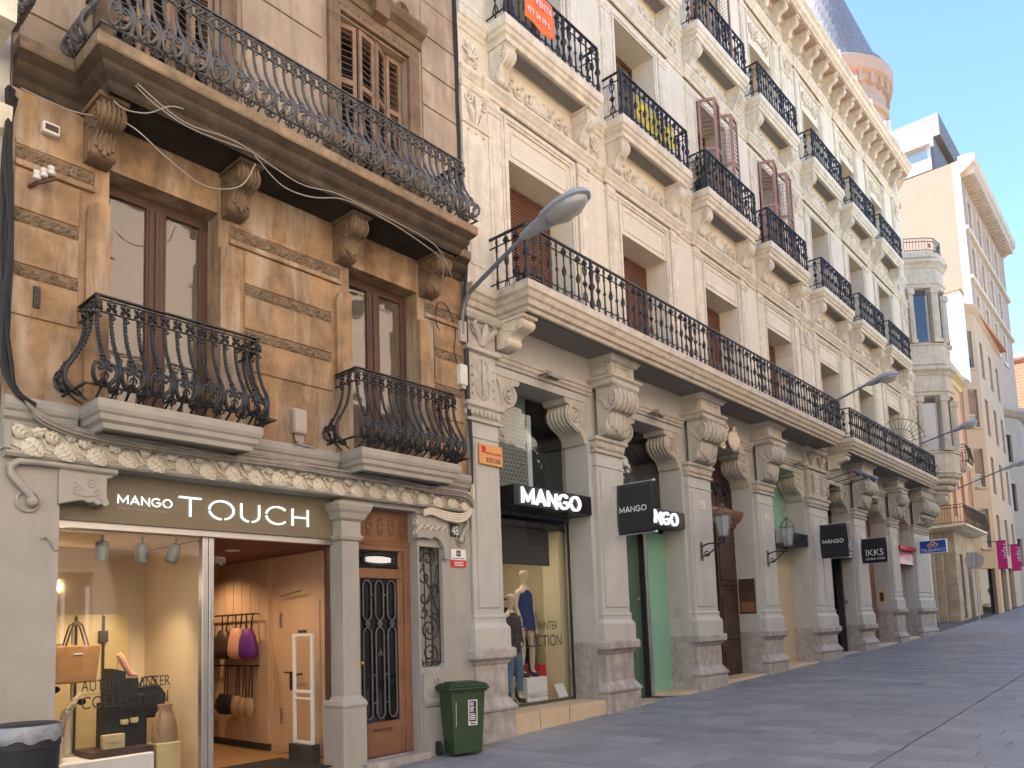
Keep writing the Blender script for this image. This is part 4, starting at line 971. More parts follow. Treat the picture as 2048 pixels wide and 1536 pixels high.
# ------------------------------------------------------------------ small things on the brown building
t = thing('house_number_plate', (8.15, .09, 3.0), 'dark enamel house number plate reading 48', 'number plate')
MB().box(8.08, 8.25, .075, .098, 2.98, 3.17).build('plate', 'sticker_black', t, bev=.006); text('48', (8.165, .073, 3.005), .20, 'sticker_white', t, align='CENTER', sx=.72)
t = thing('alarm_notice', (8.23, .09, 2.53), 'white and red alarm company notice stuck beside the house number', 'notice')
MB().box(8.08, 8.39, .085, .098, 2.63, 2.79).build('plate', 'sticker_white', t); MB().box(8.08, 8.39, .083, .098, 2.52, 2.626).build('red_strip', 'red_print', t)
MB().box(8.19, 8.28, .08, .085, 2.685, 2.775).build('emblem', 'sticker_black', t); MB().box(8.20, 8.27, .078, .08, 2.755, 2.772).build('emblem_bar', 'red_print', t); text('NCI', (8.235, .078, 2.71), .045, 'sticker_white', t, align='CENTER', ext=.001)
MB().box(8.11, 8.36, .083, .085, 2.648, 2.658).build('print_line', 'sticker_black', t)
for z in (2.59, 2.565, 2.54): MB().box(8.14, 8.33, .08, .083, z, z+.010).build('print_line', 'sticker_white', t)
t = thing('junction_box', (5.42, .05, 4.1), 'grey meter box on the brown wall between the two small balconies', 'box')
MB().box(5.33, 5.52, -.0, .1, 4.10, 4.42).build('box_body', 'box_grey', t, bev=.015); MB().box(5.345, 5.505, -.008, 0, 4.13, 4.405).build('box_lid', 'box_grey', t)
cb = MB()
for k in range(7): cb.tube([(5.37+.02*k,.05,4.10),(5.37+.018*k,.03,4.02),(5.40+.008*k,.02,3.97),(5.30+.05*k,-.06,3.93)], .009, 5)
cb.build('cable_tail', 'grey_cable', t)
t = thing('terminal_box', (8.42, .05, 5.35), 'off white terminal box high on the brown corner beside the cables', 'box')
MB().box(8.30, 8.46, -.02, .1, 5.36, 5.70).build('box_body', 'box_white', t, bev=.02); MB().box(8.34, 8.42, .0, .08, 5.31, 5.36).build('cable_gland', 'box_grey', t)
t = thing('cable_clip_box', (2.52, .05, 7.0), 'small cream connector box left of the first corbel', 'box')
MB().box(2.46, 2.62, .02, .1, 6.72, 6.84).build('box_body', 'box_white', t, bev=.01); MB().box(2.48, 2.60, .014, .02, 6.75, 6.81).build('terminal_strip', 'bag_brown', t)
t = thing('insulator_bracket', (2.42, .05, 6.2), 'rusty bracket carrying three porcelain insulators on the brown wall', 'insulators')
MB().tube([(2.36,.1,6.1),(2.42,-.02,6.13),(2.56,-.05,6.22)], .02, 6).build('bracket', 'frame_brown', t)
for i in range(3): MB().lathe([(.02,0),(.035,.01),(.035,.04),(.025,.05),(.033,.06),(.033,.09),(.01,.1)], (2.40+.06*i, -.04-.01*i, 6.14+.045*i), 10).build('insulator', 'box_white', t, smooth=True)
t = thing('iron_tie_plate', (2.45, .08, 5.0), 'dark iron tie plate bolted to the wall left of the small balcony', 'plate')
MB().box(2.43, 2.49, .06, .1, 4.88, 5.10).build('plate', 'iron', t, bev=.004)
for z in (4.92, 5.0, 5.07): MB().ball((2.46,.058,z), .012, 6).build('bolt', 'iron_grey', t)
# cables
def cable_bundle(name, label, paths, m, r_=.011, n=5):
    t = thing(name, paths[0][0], label, 'cables')
    for p in paths: MB().tube(p, r_, n).build('cable', m, t, smooth=True)
    return t
def smoothp(pts, n=6):
    out = []; P = [Vector(p) for p in pts]
    for i in range(len(P)-1):
        p0, p1, p2, p3 = P[max(0, i-1)], P[i], P[i+1], P[min(len(P)-1, i+2)]
        for k in range(n):
            t = k/n; out.append(.5*((2*p1)+(p2-p0)*t+(2*p0-5*p1+4*p2-p3)*t*t+(3*p1-p0-3*p2+p3)*t**3))
    out.append(P[-1]); return out
rc = random.Random(11)
bundle = []
for k in range(11):
    o = [rc.uniform(-.05, .05) for _ in range(6)]; d = rc.uniform(0, .05)
    bundle.append(smoothp([(2.19+o[0],.06-d,7.0+o[1]),(2.16+o[1]*.6,.05-d,6.3),(2.17+o[2],.04-d,5.5),(2.18+o[3]*.7,.04-d,4.8),(2.20+o[4],.03-d,4.25),(2.28+o[5]*.4,.0-d,3.98),(2.44,-.01-d,3.86+o[2]*.3)], 4))
cable_bundle('cable_bundle', 'thick bundle of black cables running down the edge of the brown wall', bundle, 'black_cable', .021)
run = []
for k in range(13):
    dz = -.01*k*.75; dy = -.01-.012*(k % 4); o = [rc.uniform(-.018, .018) for _ in range(10)]
    run.append(smoothp([(2.30+.01*k,-.0+dy,3.95-.008*k),(2.5,-.03+dy,3.80+dz+o[0]),(2.9,-.04+dy,3.70+dz+o[1]),(3.6,-.05+dy,3.685+dz+o[2]),(4.4,-.05+dy,3.68+dz+o[3]),(5.2,-.04+dy,3.70+dz+o[4]),(6.0,-.05+dy,3.69+dz+o[5]),(6.8,-.05+dy,3.68+dz+o[6]),(7.6,-.05+dy,3.67+dz+o[7]),(8.25,-.05+dy,3.64+dz+o[8]),(8.42,-.05+dy,3.52+dz+o[9])], 4))
cable_bundle('cable_run', 'pale cables strung along the leaf frieze under the small balconies', run, 'grey_cable', .012)
lo = []
for k in range(4):
    dz = -.035*k
    lo.append(smoothp([(7.45,-.02,3.30+dz*.6),(7.6,-.03,3.34+dz*.7),(7.9,-.03,3.31+dz),(8.2,-.03,3.31+dz),(8.40,-.04,3.40+dz*.5),(8.46,-.05,3.62),(8.45,-.04,3.80)], 5))
cable_bundle('conduit_loops', 'fat painted conduits looping above the house number', lo, 'frieze_plaster', .021, 8)
vr = []
for k in range(6):
    o = [rc.uniform(-.03, .03) for _ in range(7)]
    vr.append(smoothp([(8.46+o[0],.06,12.5),(8.47+o[1],.05,11.0),(8.48+o[2],.06,9.6),(8.49+o[3],.05,8.4),(8.5+o[4]*.5,-.02,7.6),(8.48+o[5],.03,6.9),(8.50+o[6],.04,6.0),(8.51+o[0],.04,5.2),(8.52+o[1]*.5,.02,4.5),(8.5,.0,3.8)], 4))
cable_bundle('cable_riser', 'black cables climbing the joint between the brown and cream buildings', vr, 'black_cable', .018)
sw = []
sw.append(smoothp([(2.95,-.45,7.05),(3.05,-.5,6.98),(3.25,-.55,7.02),(3.45,-.58,7.18),(3.6,-.6,7.22)], 5))
sw.append(smoothp([(2.25,.0,7.05),(2.7,-.1,6.98),(3.1,-.38,6.92),(3.5,-.48,6.66),(3.9,-.5,6.52),(4.3,-.52,6.68),(4.45,-.60,6.98)], 6))
sw.append(smoothp([(3.1,-.60,7.22),(3.3,-.62,7.10),(3.7,-.60,7.04),(4.4,-.60,7.10),(4.46,-.60,7.06),(4.8,-.58,6.88),(5.2,-.58,6.90),(5.7,-.60,7.06),(6.3,-.62,7.04),(7.0,-.60,6.96),(7.5,-.5,6.88),(7.7,-.2,6.6)], 6))
sw.append(smoothp([(3.1,-.64,7.22),(3.6,-.62,7.06),(4.2,-.62,7.12),(5.0,-.62,6.98),(5.6,-.62,7.08),(6.6,-.62,7.07),(7.3,-.6,7.0),(7.9,-.3,6.8)], 6))
cable_bundle('loose_wires', 'loose wires sagging under the dark upper balcony slab', sw, 'grey_cable', .008)
wl_ = [smoothp([(7.95,.08,6.15),(7.86,.06,6.3),(7.9,.05,6.55),(8.05,.05,6.6),(8.2,.06,6.45),(8.28,.06,6.2),(8.24,.06,5.9),(8.3,.06,5.72)], 6)]
cable_bundle('wire_loop', 'thin black wire looped on the wall beside the last corbel', wl_, 'black_cable', .008)

# ================================================================== CREAM BUILDING WITH THE ARCADE (x 8.5 .. 37)
wb = thing('cream_building', (22.5, .1, .3), 'ornate cream corner building with rows of iron balconies over a ground floor arcade', 'building')
PIERS = [(8.52, 9.2), (11.96, 12.88), (15.54, 16.62), (19.21, 20.2), (22.9, 24.41), (26.89, 28.11), (30.94, 31.95), (34.28, 36.5)]
CEN = [10.65, 14.25, 17.95, 21.62, 25.75, 29.5, 33.05]
OPEN = [(PIERS[i][1]+.08, PIERS[i+1][0]-.12) for i in range(7)]
wall_mesh(8.5, 36.9, -.9, 6.66, .16, .78, [(a, b, -.9, 5.80) for a, b in OPEN]).build('arcade_wall', 'cream_paint', wb)
hw = {1: .93, 2: .83, 3: .80}
F = {1: (7.07, 9.76, 10.42), 2: (11.95, 14.70, 14.70), 3: (16.30, 18.50, 19.42)}
holes = []
for c in CEN:
    holes.append((c-hw[1], c+hw[1], F[1][0], F[1][1])); holes.append((c-hw[2], c+hw[2], F[2][0], F[2][1])); holes.append((c-hw[3], c+hw[3], F[3][0], F[3][1]))
wall_mesh(8.5, 36.6, 6.66, 20.75, .1, .78, holes).build('wall', 'cream_plaster', wb)
gb = MB(); gb.box(8.5, 8.6, .78, 16, -.5, 20.7); gb.box(36.9, 37.0, 4.5, 16, -.5, 20.7); gb.box(8.6, 36.9, 15.9, 16, -.5, 20.7)
gb.ext([(36.6,.1),(36.9,.1),(39.2,3.2),(39.2,3.6),(38.9,3.6),(36.6,.5)], 'z', -.5, 20.75); gb.box(38.9, 39.2, 3.6, 16, -.5, 20.75)
gb.build('side_wall', 'cream_plaster', wb)
MB().box(8.5, 39.0, .5, 16, 20.75, 21.0).build('roof', 'terracotta', wb)
fl = MB()
for z in (6.7, 11.7, 16.05): fl.box(8.6, 36.5, .8, 5, z-.1, z+.1)
for x in (12.42, 16.08, 19.7, 23.65, 27.5, 31.4): fl.box(x-.06, x+.06, .8, 5, -.2, 20.6)
fl.box(8.6, 36.5, 5, 5.1, -.2, 20.6); fl.build('inner_structure', 'interior_dark', wb)

# ---- piers: plinth, pilaster, band of eggs, scroll console, panelled block
EGG = MB(); EGG.lathe([(.001,-.06),(.03,-.045),(.042,0),(.036,.04),(.001,.055)], (0,0,0), 8, 1, .6); EGG = EGG.mesh('egg', 'arcade_stone_shaded', smooth=True)
for i, (L_, Rr_) in enumerate(PIERS):
    g = gz((L_+Rr_)/2); lift = 0.5 if i >= 6 else 0.0; z1 = 1.275+lift; zb = .30+max(0, g)*.75
    path = [(L_,.17),(L_,.06),(Rr_,.06),(Rr_,.17)]
    pl = MB().sweep(path, [(.10,-1.0),(.10,zb),(.125,zb+.02),(.13,zb+.06),(.085,zb+.12),(.05,zb+.17),(.03,zb+.2),(.02,zb+.22),(.02,z1-.26),(.045,z1-.235),(.06,z1-.2),(.10,z1-.17),(.125,z1-.15),(.13,z1-.03),(.11,z1),(0,z1)])
    pl.box(L_, Rr_, .06, .17, -1.0, z1); pl.build('plinth', 'plinth_stone', wb, bev=.006)
    if i: MB().box(L_-.126, Rr_+.086, .152, .786, -1.0, z1-.02).build('dado', 'plinth_stone', wb)
    pt_ = MB().box(L_, Rr_, .06, .17, z1, 4.86)
    pt_.sweep(path, [(.07,z1),(.07,z1+.30),(.06,z1+.33),(.035,z1+.36),(.02,z1+.40),(.02,z1+.46),(.03,z1+.47),(.03,z1+.50),(0,z1+.52)])
    pt_.sweep(path, [(0,4.58),(.018,4.59),(.018,4.61),(0,4.62)])
    pil = pt_.build('pilaster', 'cream_paint', wb, bev=.004)
    w = Rr_-L_
    if i == 4:
        for a, b in ((L_+.12, (L_+Rr_)/2-.05), ((L_+Rr_)/2+.05, Rr_-.12)): MB().box(a, b, .042, .06, z1+.62, 4.50).build('panel', 'cream_paint', pil, bev=.012)
    else: MB().box(L_+.1, Rr_-.1, .042, .06, z1+.62, 4.50).build('panel', 'cream_paint', pil, bev=.012)
    bd = MB().sweep(path, [(0,4.84),(.05,4.85),(.05,4.89),(.02,4.91),(.05,5.06),(.09,5.09),(.09,5.15),(0,5.16)]); bd.box(L_, Rr_, .06, .17, 4.86, 5.16)
    cap = bd.build('egg_band', 'arcade_stone_shaded', wb)
    n = max(4, int(w/.085))
    for k in range(n): inst('egg', EGG, (L_+w*(k+.5)/n, .015, 4.985), 0, cap)
    for k in range(2): inst('egg', EGG, (L_-.045, .09+.06*k, 4.985), R(90), cap)
    if i in (0, 4):
        # flat ornamental pier head with relief tablet and leafy capital
        hd = MB().box(L_+.02, Rr_-.02, .05, .17, 5.16, 6.62); hd.sweep([(L_,.16),(L_,.03),(Rr_,.03),(Rr_,.16)], [(0,5.98),(.05,6.0),(.05,6.06),(.02,6.08),(0,6.1)])
        hd.sweep([(L_,.16),(L_,.03),(Rr_,.03),(Rr_,.16)], [(0,6.50),(.05,6.52),(.09,6.58),(.09,6.64),(0,6.65)])
        h_ = hd.build('pier_head', 'arcade_stone_shaded', wb, bev=.004)
        rl = MB(); nn = 1 if i == 0 else 2
        for q in range(nn):
            xc = L_+w*(q+.5)/nn; ww = w/nn
            for s_ in (-1, 1):
                rl.tube([(xc+s_*p[0]*ww, .045, 5.22+p[1]) for p in ((.0,.02),(.2,.1),(.22,.3),(.1,.42),(.2,.55),(.12,.66),(.0,.7))], .022, 6)
                for z in (5.3, 5.45, 5.6, 5.75): rl.ball((xc+s_*ww*.36, .04, z), .024, 6)
                rl.tube([(xc+s_*ww*.05, .04, 6.14), (xc+s_*ww*.2, .0, 6.3), (xc+s_*ww*.38, -.03, 6.42), (xc+s_*ww*.3, -.05, 6.48)], [.03,.05,.045,.02], 6)
                rl.tube([(xc+s_*(ww*.28+p[0]), .02, 6.36+p[1]) for p in spiral(0, 0, .1, .02, 1.3, R(90), -s_, 14)], .02, 5)
            rl.tube([(xc,.03,5.25),(xc,.02,5.5),(xc,.03,5.9)], [.02,.05,.02], 6); rl.tube([(xc,.03,6.12),(xc,-.03,6.32),(xc,-.06,6.46)], [.04,.07,.03], 6)
        rl.build('relief', 'arcade_stone_shaded', h_, smooth=True)
    else:
        corbel(L_+.10, Rr_-.10, .06, .50, 5.17, .96, 'arcade_stone_shaded', 'console', wb)
        pb = [(L_+.04,.16),(L_+.04,-.36),(Rr_-.04,-.36),(Rr_-.04,.16)]
        bk = MB().box(L_+.06, Rr_-.06, -.34, .16, 6.24, 6.66)
        bk.sweep(pb, [(0,6.10),(.03,6.12),(.05,6.16),(.05,6.19),(.10,6.23),(.10,6.27),(0,6.29)])
        bk.sweep(pb, [(-.01,6.54),(.04,6.57),(.05,6.60),(.09,6.63),(.09,6.67),(-.01,6.675)])
        o = bk.build('console_block', 'arcade_stone_shaded', wb, bev=.004)
        p = MB(); a, b = L_+.2, Rr_-.2
        p.box(a, b, -.352, -.34, 6.33, 6.345); p.box(a, b, -.352, -.34, 6.475, 6.49); p.box(a, a+.015, -.352, -.34, 6.345, 6.475); p.box(b-.015, b, -.352, -.34, 6.345, 6.475)
        x = L_+.05; p.box(x-.012, x+.01, -.28, .05, 6.33, 6.345); p.box(x-.012, x+.01, -.28, .05, 6.475, 6.49); p.box(x-.012, x+.01, -.28, -.265, 6.345, 6.475); p.box(x-.012, x+.01, .035, .05, 6.345, 6.475)
        p.build('panel_frame', 'arcade_stone_shaded', o)
# ---- brackets in the upper corners of each opening
JP = [(0,5.0),(.05,5.0),(.09,5.06),(.10,5.12),(.15,5.16),(.17,5.2),(.2,5.22),(.33,5.27),(.45,5.33),(.54,5.42),(.57,5.53),(.54,5.62),(.47,5.68),(.60,5.70),(.64,5.75),(.64,5.80),(0,5.80)]
for (a, b) in OPEN:
    for x, s_ in ((a, 1), (b, -1)):
        mb = MB().ext([(x+s_*p, z) for p, z in (JP if s_ > 0 else JP[::-1])], 'y', .175, .70)
        for k in range(6): 
            y = .22+.085*k; mb.tube([(x+s_*p, y, z) for p, z in JP[6:13]], .028, 6)
        mb.tube([(x+s_*(.34+p[0]), .165, 5.50+p[1]) for p in spiral(0, 0, .16, .03, 1.8, R(60), -s_, 22)], .024, 6)
        mb.tube([(x+s_*p, .165, z) for p, z in ((.06,5.72),(.12,5.6),(.16,5.45),(.15,5.3))], [.02,.035,.03,.015], 6)
        mb.ball((x+s_*.34,.16,5.50), .05, 8)
        mb.build('corner_bracket', 'arcade_stone_shaded', wb, smooth=True)
for (L_, Rr_), (L2, R2) in zip(PIERS, PIERS[1:]):
    MB().sweep([(Rr_+.0,.16),(L2-.0,.16)], [(0,5.94),(.04,5.95),(.05,5.99),(.08,6.02),(.08,6.06),(.11,6.09),(.11,6.13),(0,6.15)]).build('architrave', 'arcade_stone_shaded', wb)
# ---- long balconies
LB = [(0,6.64),(.03,6.65),(.05,6.70),(.10,6.72),(.13,6.79),(.17,6.82),(.20,6.89),(.235,6.92),(.235,7.04),(.22,7.06),(0,7.065)]
def white_baluster(kind):
    mb = MB(); n = 7; mb_l = mb.lathe; mb.lathe = lambda pr, c, n_, *a: mb_l([(r_*1.55, z) for r_, z in pr], c, n_, *a)
    if kind == 'plain':
        mb.lathe([(.006,.02),(.018,.03),(.012,.06),(.020,.10),(.012,.14),(.020,.17),(.011,.21),(.0095,.42),(.02,.45),(.02,.47),(.0095,.50),(.0095,.70),(.017,.73),(.010,.76),(.017,.79),(.010,.83),(.016,.90),(.008,.955)], (0,0,0), n)
    elif kind == 'spear':
        mb.lathe([(.006,.14),(.016,.16),(.011,.2),(.010,.40),(.024,.44),(.028,.5),(.016,.56),(.009,.6),(.009,.74),(.014,.78),(.012,.80),(.034,.83),(.036,.86),(.022,.90),(.004,.945)], (0,0,0), n)
        for s_ in (-1, 1): mb.tube([(0,0,.14),(s_*.03,0,.11),(s_*.05,0,.06),(s_*.035,0,.03)], [.01,.011,.009,.006], 5)
        mb.tube([(0,0,.14),(0,0,.03)], .008, 5)
    elif kind == 'medal':
        mb.lathe([(.006,.02),(.014,.05),(.009,.1),(.009,.36),(.009,.95)], (0,0,0), 6)
        for z0, s2 in ((.20, 1), (.72, -1)):
            for s_ in (-1, 1):
                mb.tube([(s_*p[0], 0, z0+s2*p[1]) for p in ((.0,-.06),(.03,-.05),(.052,-.01),(.045,.05),(.02,.10),(.0,.14))], [.009,.012,.014,.013,.011,.008], 5)
                mb.tube([(s_*.05, 0, z0+s2*.0),(s_*.066,0,z0-s2*.03),(s_*.05,0,z0-s2*.05)], [.010,.010,.006], 5)
        mb.add([(-.062,-.012,.46),(0,-.012,.375),(.062,-.012,.46),(0,-.012,.545),(-.062,.012,.46),(0,.012,.375),(.062,.012,.46),(0,.012,.545)], [(0,1,2,3),(7,6,5,4),(0,4,5,1),(1,5,6,2),(2,6,7,3),(3,7,4,0)])
        mb.ball((0,-.012,.46), .03, 8, 1, .7, 1); mb.lathe([(.012,.80),(.034,.84),(.03,.88),(.004,.945)], (0,0,0), 7)
    else:
        mb.lathe([(.03,.0),(.03,.03),(.018,.06),(.032,.12),(.026,.20),(.016,.26),(.018,.40),(.034,.44),(.04,.47),(.034,.50),(.020,.54),(.024,.70),(.034,.74),(.02,.78),(.028,.86),(.02,.90),(.02,.97)], (0,0,0), 9)
    return mb.mesh('baluster', 'iron', smooth=True)
WBAL = {k: white_baluster(k) for k in ('plain', 'spear', 'medal', 'post')}
SEQ = ['post', 'medal', 'plain', 'spear', 'plain', 'spear', 'plain', 'spear', 'medal']
NB_IND = [0]
def white_rail(x0, x1, yf, yw, z, h, parent, pitch=.2, individual=True, left=True, right=True):
    path = ([(x0,yw)] if left else [])+[(x0,yf),(x1,yf)]+([(x1,yw)] if right else [])
    for zz, w, t, nm in ((.965,.022,.03,'handrail'),(.80,.010,.016,'rail'),(.135,.010,.016,'rail'),(.012,.016,.016,'rail')):
        MB().sweep(path, [(-w,z+zz*h),(-w,z+zz*h+t),(w,z+zz*h+t),(w,z+zz*h),(-w,z+zz*h)]).build(nm, 'iron', parent)
    spots = []; n = max(1, round((x1-x0)/pitch))
    for i in range(n+1): spots.append((x0+(x1-x0)*i/n, yf, 0, 'post' if i in (0, n) else SEQ[i % 9]))
    m_ = max(2, round((yw-yf)/pitch))
    for i in range(1, m_):
        y = yf+(yw-yf)*i/m_
        if left: spots.append((x0, y, R(-90), SEQ[(9-i) % 9] if i % 9 else 'plain'))
        if right: spots.append((x1, y, R(90), SEQ[(9-i) % 9] if i % 9 else 'plain'))
    if individual:
        for x, y, a, k in spots: inst('baluster', WBAL[k], (x, y, z), a, parent, (1, 1, h))
    else:
        mb = MB()
        for x, y, a, k in spots:
            me = WBAL[k]; c, s_ = math.cos(a), math.sin(a)
            mb.add([(x+v.co.x*c-v.co.y*s_, y+v.co.x*s_+v.co.y*c, z+v.co.z*h) for v in me.vertices], [tuple(p.vertices) for p in me.polygons])
        tag(mb.build('railing_bars', 'iron', parent, smooth=True), kind='stuff')
def long_balcony(x0, x1, lead=None):
    b = MB().box(x0+.22, x1-.22, -.58, .1, 6.672, 7.05)
    p = [(x0+.235,.1),(x0+.235,-.6),(x1-.235,-.6),(x1-.235,.1)]
    if lead is not None: p = [(lead,.1)]+p
    b.sweep(p, LB); o = b.build('balcony', 'slab_stone', wb)
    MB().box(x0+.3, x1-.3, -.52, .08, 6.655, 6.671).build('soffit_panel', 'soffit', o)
    white_rail(x0+.08, x1-.08, -.745, .08, 7.07, .95, o)
    for x in (x0+.35,): corbel(x-.1, x+.2, .1, .62, 6.18, .46, 'cream_stone', 'modillion', wb, leaf=False)
    return o
long_balcony(9.03, 23.78, 8.5); long_balcony(24.62, 35.2)
MB().sweep([(23.8,.1),(24.6,.1)], LB).build('string_course', 'slab_stone', wb)
MB().sweep([(35.22,.1),(36.5,.1)], LB).build('string_course', 'slab_stone', wb)

# ---- upper floors: repeated ornament, one mesh for each kind, shared by the bays
def frame_local(h_, z0, z1, zt):
    mb = MB()
    for k, (o, d, t) in enumerate(((0, .035, .05), (.05, .055, .05), (.10, .03, .06))):
        mb.box(-h_-o-t, -h_-o, -d, .005, z0, zt+o+t); mb.box(h_+o, h_+o+t, -d, .005, z0, zt+o+t); mb.box(-h_-o, h_+o, -d, .005, zt+o, zt+o+t)
    for s_ in (-1, 1):
        a, b = sorted((s_*(h_+.2), s_*(h_+.52)))
        mb.box(a, b, -.05, .005, z0, zt-.08); mb.box(a+.08, b-.08, -.062, -.05, z0+.35, zt-.35)
        mb.sweep([(a,0),(a,-.05),(b,-.05),(b,0)], [(0,zt-.08),(.02,zt-.07),(.02,zt-.02),(.045,zt+.02),(.045,zt+.07),(0,zt+.08)]); mb.box(a, b, -.05, .005, zt-.08, zt+.2)
    return mb.mesh('window_surround', 'cream_stone', bev=.004)
def scroll_relief(w, h):
    """symmetrical acanthus scroll panel, centre at origin, in the XZ plane"""
    mb = MB()
    for s_ in (-1, 1):
        for cx, cz, r0, a, d, tn in ((.28,.0,.42,180,-1,1.5),(.62,.05,.36,200,1,1.5),(.88,-.02,.28,170,-1,1.4)):
            mb.tube([(s_*(cx*w/2+p[0]*h*.9), -.02-.012*i/18, cz*h+p[1]*h) for i, p in enumerate(spiral(0, 0, r0, r0*.12, tn, R(a), d, 18))], [.022*h/.4]*10+[.017*h/.4]*9, 5)
            mb.ball((s_*cx*w/2, -.03, cz*h), .035*h/.4, 6)
        for cx, cz, a in ((.14,.28,70),(.45,-.3,-60),(.48,.33,100),(.76,.33,60),(.77,-.34,-80),(.97,.2,30)):
            c, q = math.cos(R(a)), math.sin(R(a)); L_ = .2*h
            mb.tube([(s_*(cx*w/2), -.01, cz*h), (s_*(cx*w/2+c*L_*.5), -.035, cz*h+q*L_*.5), (s_*(cx*w/2+c*L_), -.012, cz*h+q*L_)], [.012,.034*h/.4,.006], 5)
    mb.box(-w*.13, w*.13, -.03, 0, -h*.26, h*.3); mb.box(-w*.105, w*.105, -.04, -.03, -h*.18, h*.22)
    return mb.mesh('relief', 'cream_stone', smooth=True)
def palmette(h):
    mb = MB()
    for a in (-60, -30, 0, 30, 60):
        c, s_ = math.sin(R(a)), math.cos(R(a)); L_ = h*(.55 if abs(a) < 40 else .42)
        mb.tube([(c*.03, -.01, -h*.1), (c*L_*.55, -.045, -h*.1+s_*L_*.55), (c*L_, -.01, -h*.1+s_*L_)], [.012,.034,.008], 5)
    for s_ in (-1, 1): mb.tube([(s_*p[0], -.02, -h*.25+p[1]) for p in spiral(.09, 0, .08, .015, 1.3, R(120), -1, 14)], .014, 5)
    mb.ball((0,-.03,-.1*h), .03, 6)
    return mb.mesh('palmette', 'cream_stone', smooth=True)
def console_mesh(w, d, h):
    mb = MB().ext(scroll_profile(0, d, 0, h), 'x', -w/2, w/2)
    for x in (-w/2-.005, w/2+.005):
        mb.tube([(x, -d*p, h*q) for p, q in spiral(.76, .70, .17, .03, 1.6, R(80), -1, 18)], .018, 5)
        mb.tube([(x, -d*p, h*q) for p, q in spiral(.33, .16, .12, .02, 1.4, R(60), -1, 14)], .015, 5)
    for k in (-1, 0, 1): mb.tube([(k*w*.3, -d*p, h*q) for p, q in ((.97,.72),(.93,.6),(.78,.49),(.62,.45),(.5,.33),(.48,.2),(.4,.04))], [w*.1,w*.15,w*.16,w*.14,w*.13,w*.12,w*.04], 5)
    mb.box(-w/2-.03, w/2+.03, -d*1.03, 0, h-.06, h)
    return mb.mesh('console', 'cream_stone', smooth=True)
SUR = {k: frame_local(hw[k], F[k][0]-.0, F[k][1], F[k][2]) for k in F}
REL = {1: scroll_relief(1.9, .40), 2: scroll_relief(1.9, .38), 3: scroll_relief(1.3, .5)}
PAL = palmette(.55); CON = console_mesh(.27, .42, .68); CONS = console_mesh(.17, .54, .60)
ENT = {1: (10.60, 10.88), 2: (15.00, 15.26), 3: (19.66, 19.95)}
SLAB = {1: 11.93, 2: 16.27}
MULL = [(0,0),(.03,.015),(.04,.07),(.075,.11),(.09,.14),(.13,.19),(.13,.24),(0,.26)]
def bay_path(f):
    pts = [(8.5,.1)]
    for c in CEN: pts += [(c-hw[f]-.60,.1),(c-hw[f]-.60,.05),(c+hw[f]+.60,.05),(c+hw[f]+.60,.1)]
    return pts+[(36.5,.1)]
for f in (1, 2, 3):
    MB().sweep(bay_path(f), [(o, ENT[f][0]+z) for o, z in MULL]).build('entablature', 'cream_stone', wb)
SL = [(0,-.36),(.03,-.35),(.05,-.28),(.09,-.25),(.11,-.19),(.14,-.17),(.155,-.12),(.155,-.01),(0,0)]
hang_banners = {}
cnt = 0
for i, c in enumerate(CEN):
    for f in (1, 2, 3): inst('window_surround', SUR[f], (c, .1, 0), 0, wb)
    MB().box(c-hw[1], c+hw[1], .16, .30, F[1][1]+.002, F[1][2]).build('head_panel', 'cream_paint', wb) if False else None
    hp = MB(); a, b, z0, z1 = c-hw[1]+.1, c+hw[1]-.1, 9.86, 10.32
    hp.box(a, b, .085, .1, z0, z0+.025); hp.box(a, b, .085, .1, z1-.025, z1); hp.box(a, a+.025, .085, .1, z0+.025, z1-.025); hp.box(b-.025, b, .085, .1, z0+.025, z1-.025); hp.build('head_panel', 'cream_stone', wb)
    inst('relief', REL[1], (c, .09, 11.14), 0, wb); inst('relief', REL[2], (c, .09, 15.52), 0, wb); inst('relief', REL[3], (c, .09, 18.98), 0, wb)
    for f in (1, 2):
        z = SLAB[f]; 
        for s_ in (-1, 1): inst('console', CON, (c+s_*1.20, .09, z-1.03), 0, wb)
        b = MB().box(c-1.30, c+1.30, -.26, .1, z-.34, z-.005)
        b.sweep([(c-1.30,.1),(c-1.30,-.27),(c+1.30,-.27),(c+1.30,.1)], [(o, z+q) for o, q in SL]); o = b.build('balcony', 'cream_stone', wb)
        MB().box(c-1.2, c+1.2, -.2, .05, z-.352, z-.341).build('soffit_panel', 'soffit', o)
        ind = (f == 1 and i <= 4) or (f == 2 and 1 <= i <= 3)
        white_rail(c-1.38, c+1.38, -.36, .08, z+.005, 1.0, o, .18, ind)
for f in (1, 2):
    z = SLAB[f]; xs = [8.5]+[v for c in CEN for v in (c-1.46, c+1.46)]+[36.5]
    for a, b in zip(xs[::2], xs[1::2]):
        if b-a > .05: MB().sweep([(a,.1),(b,.1)], [(o*.8, z+q) for o, q in SL]).build('string_course', 'cream_stone', wb)
        if b-a > .4: inst('palmette', PAL, ((a+b)/2, .09, z-.72), 0, wb, (min(1, (b-a)/.7), 1, 1))
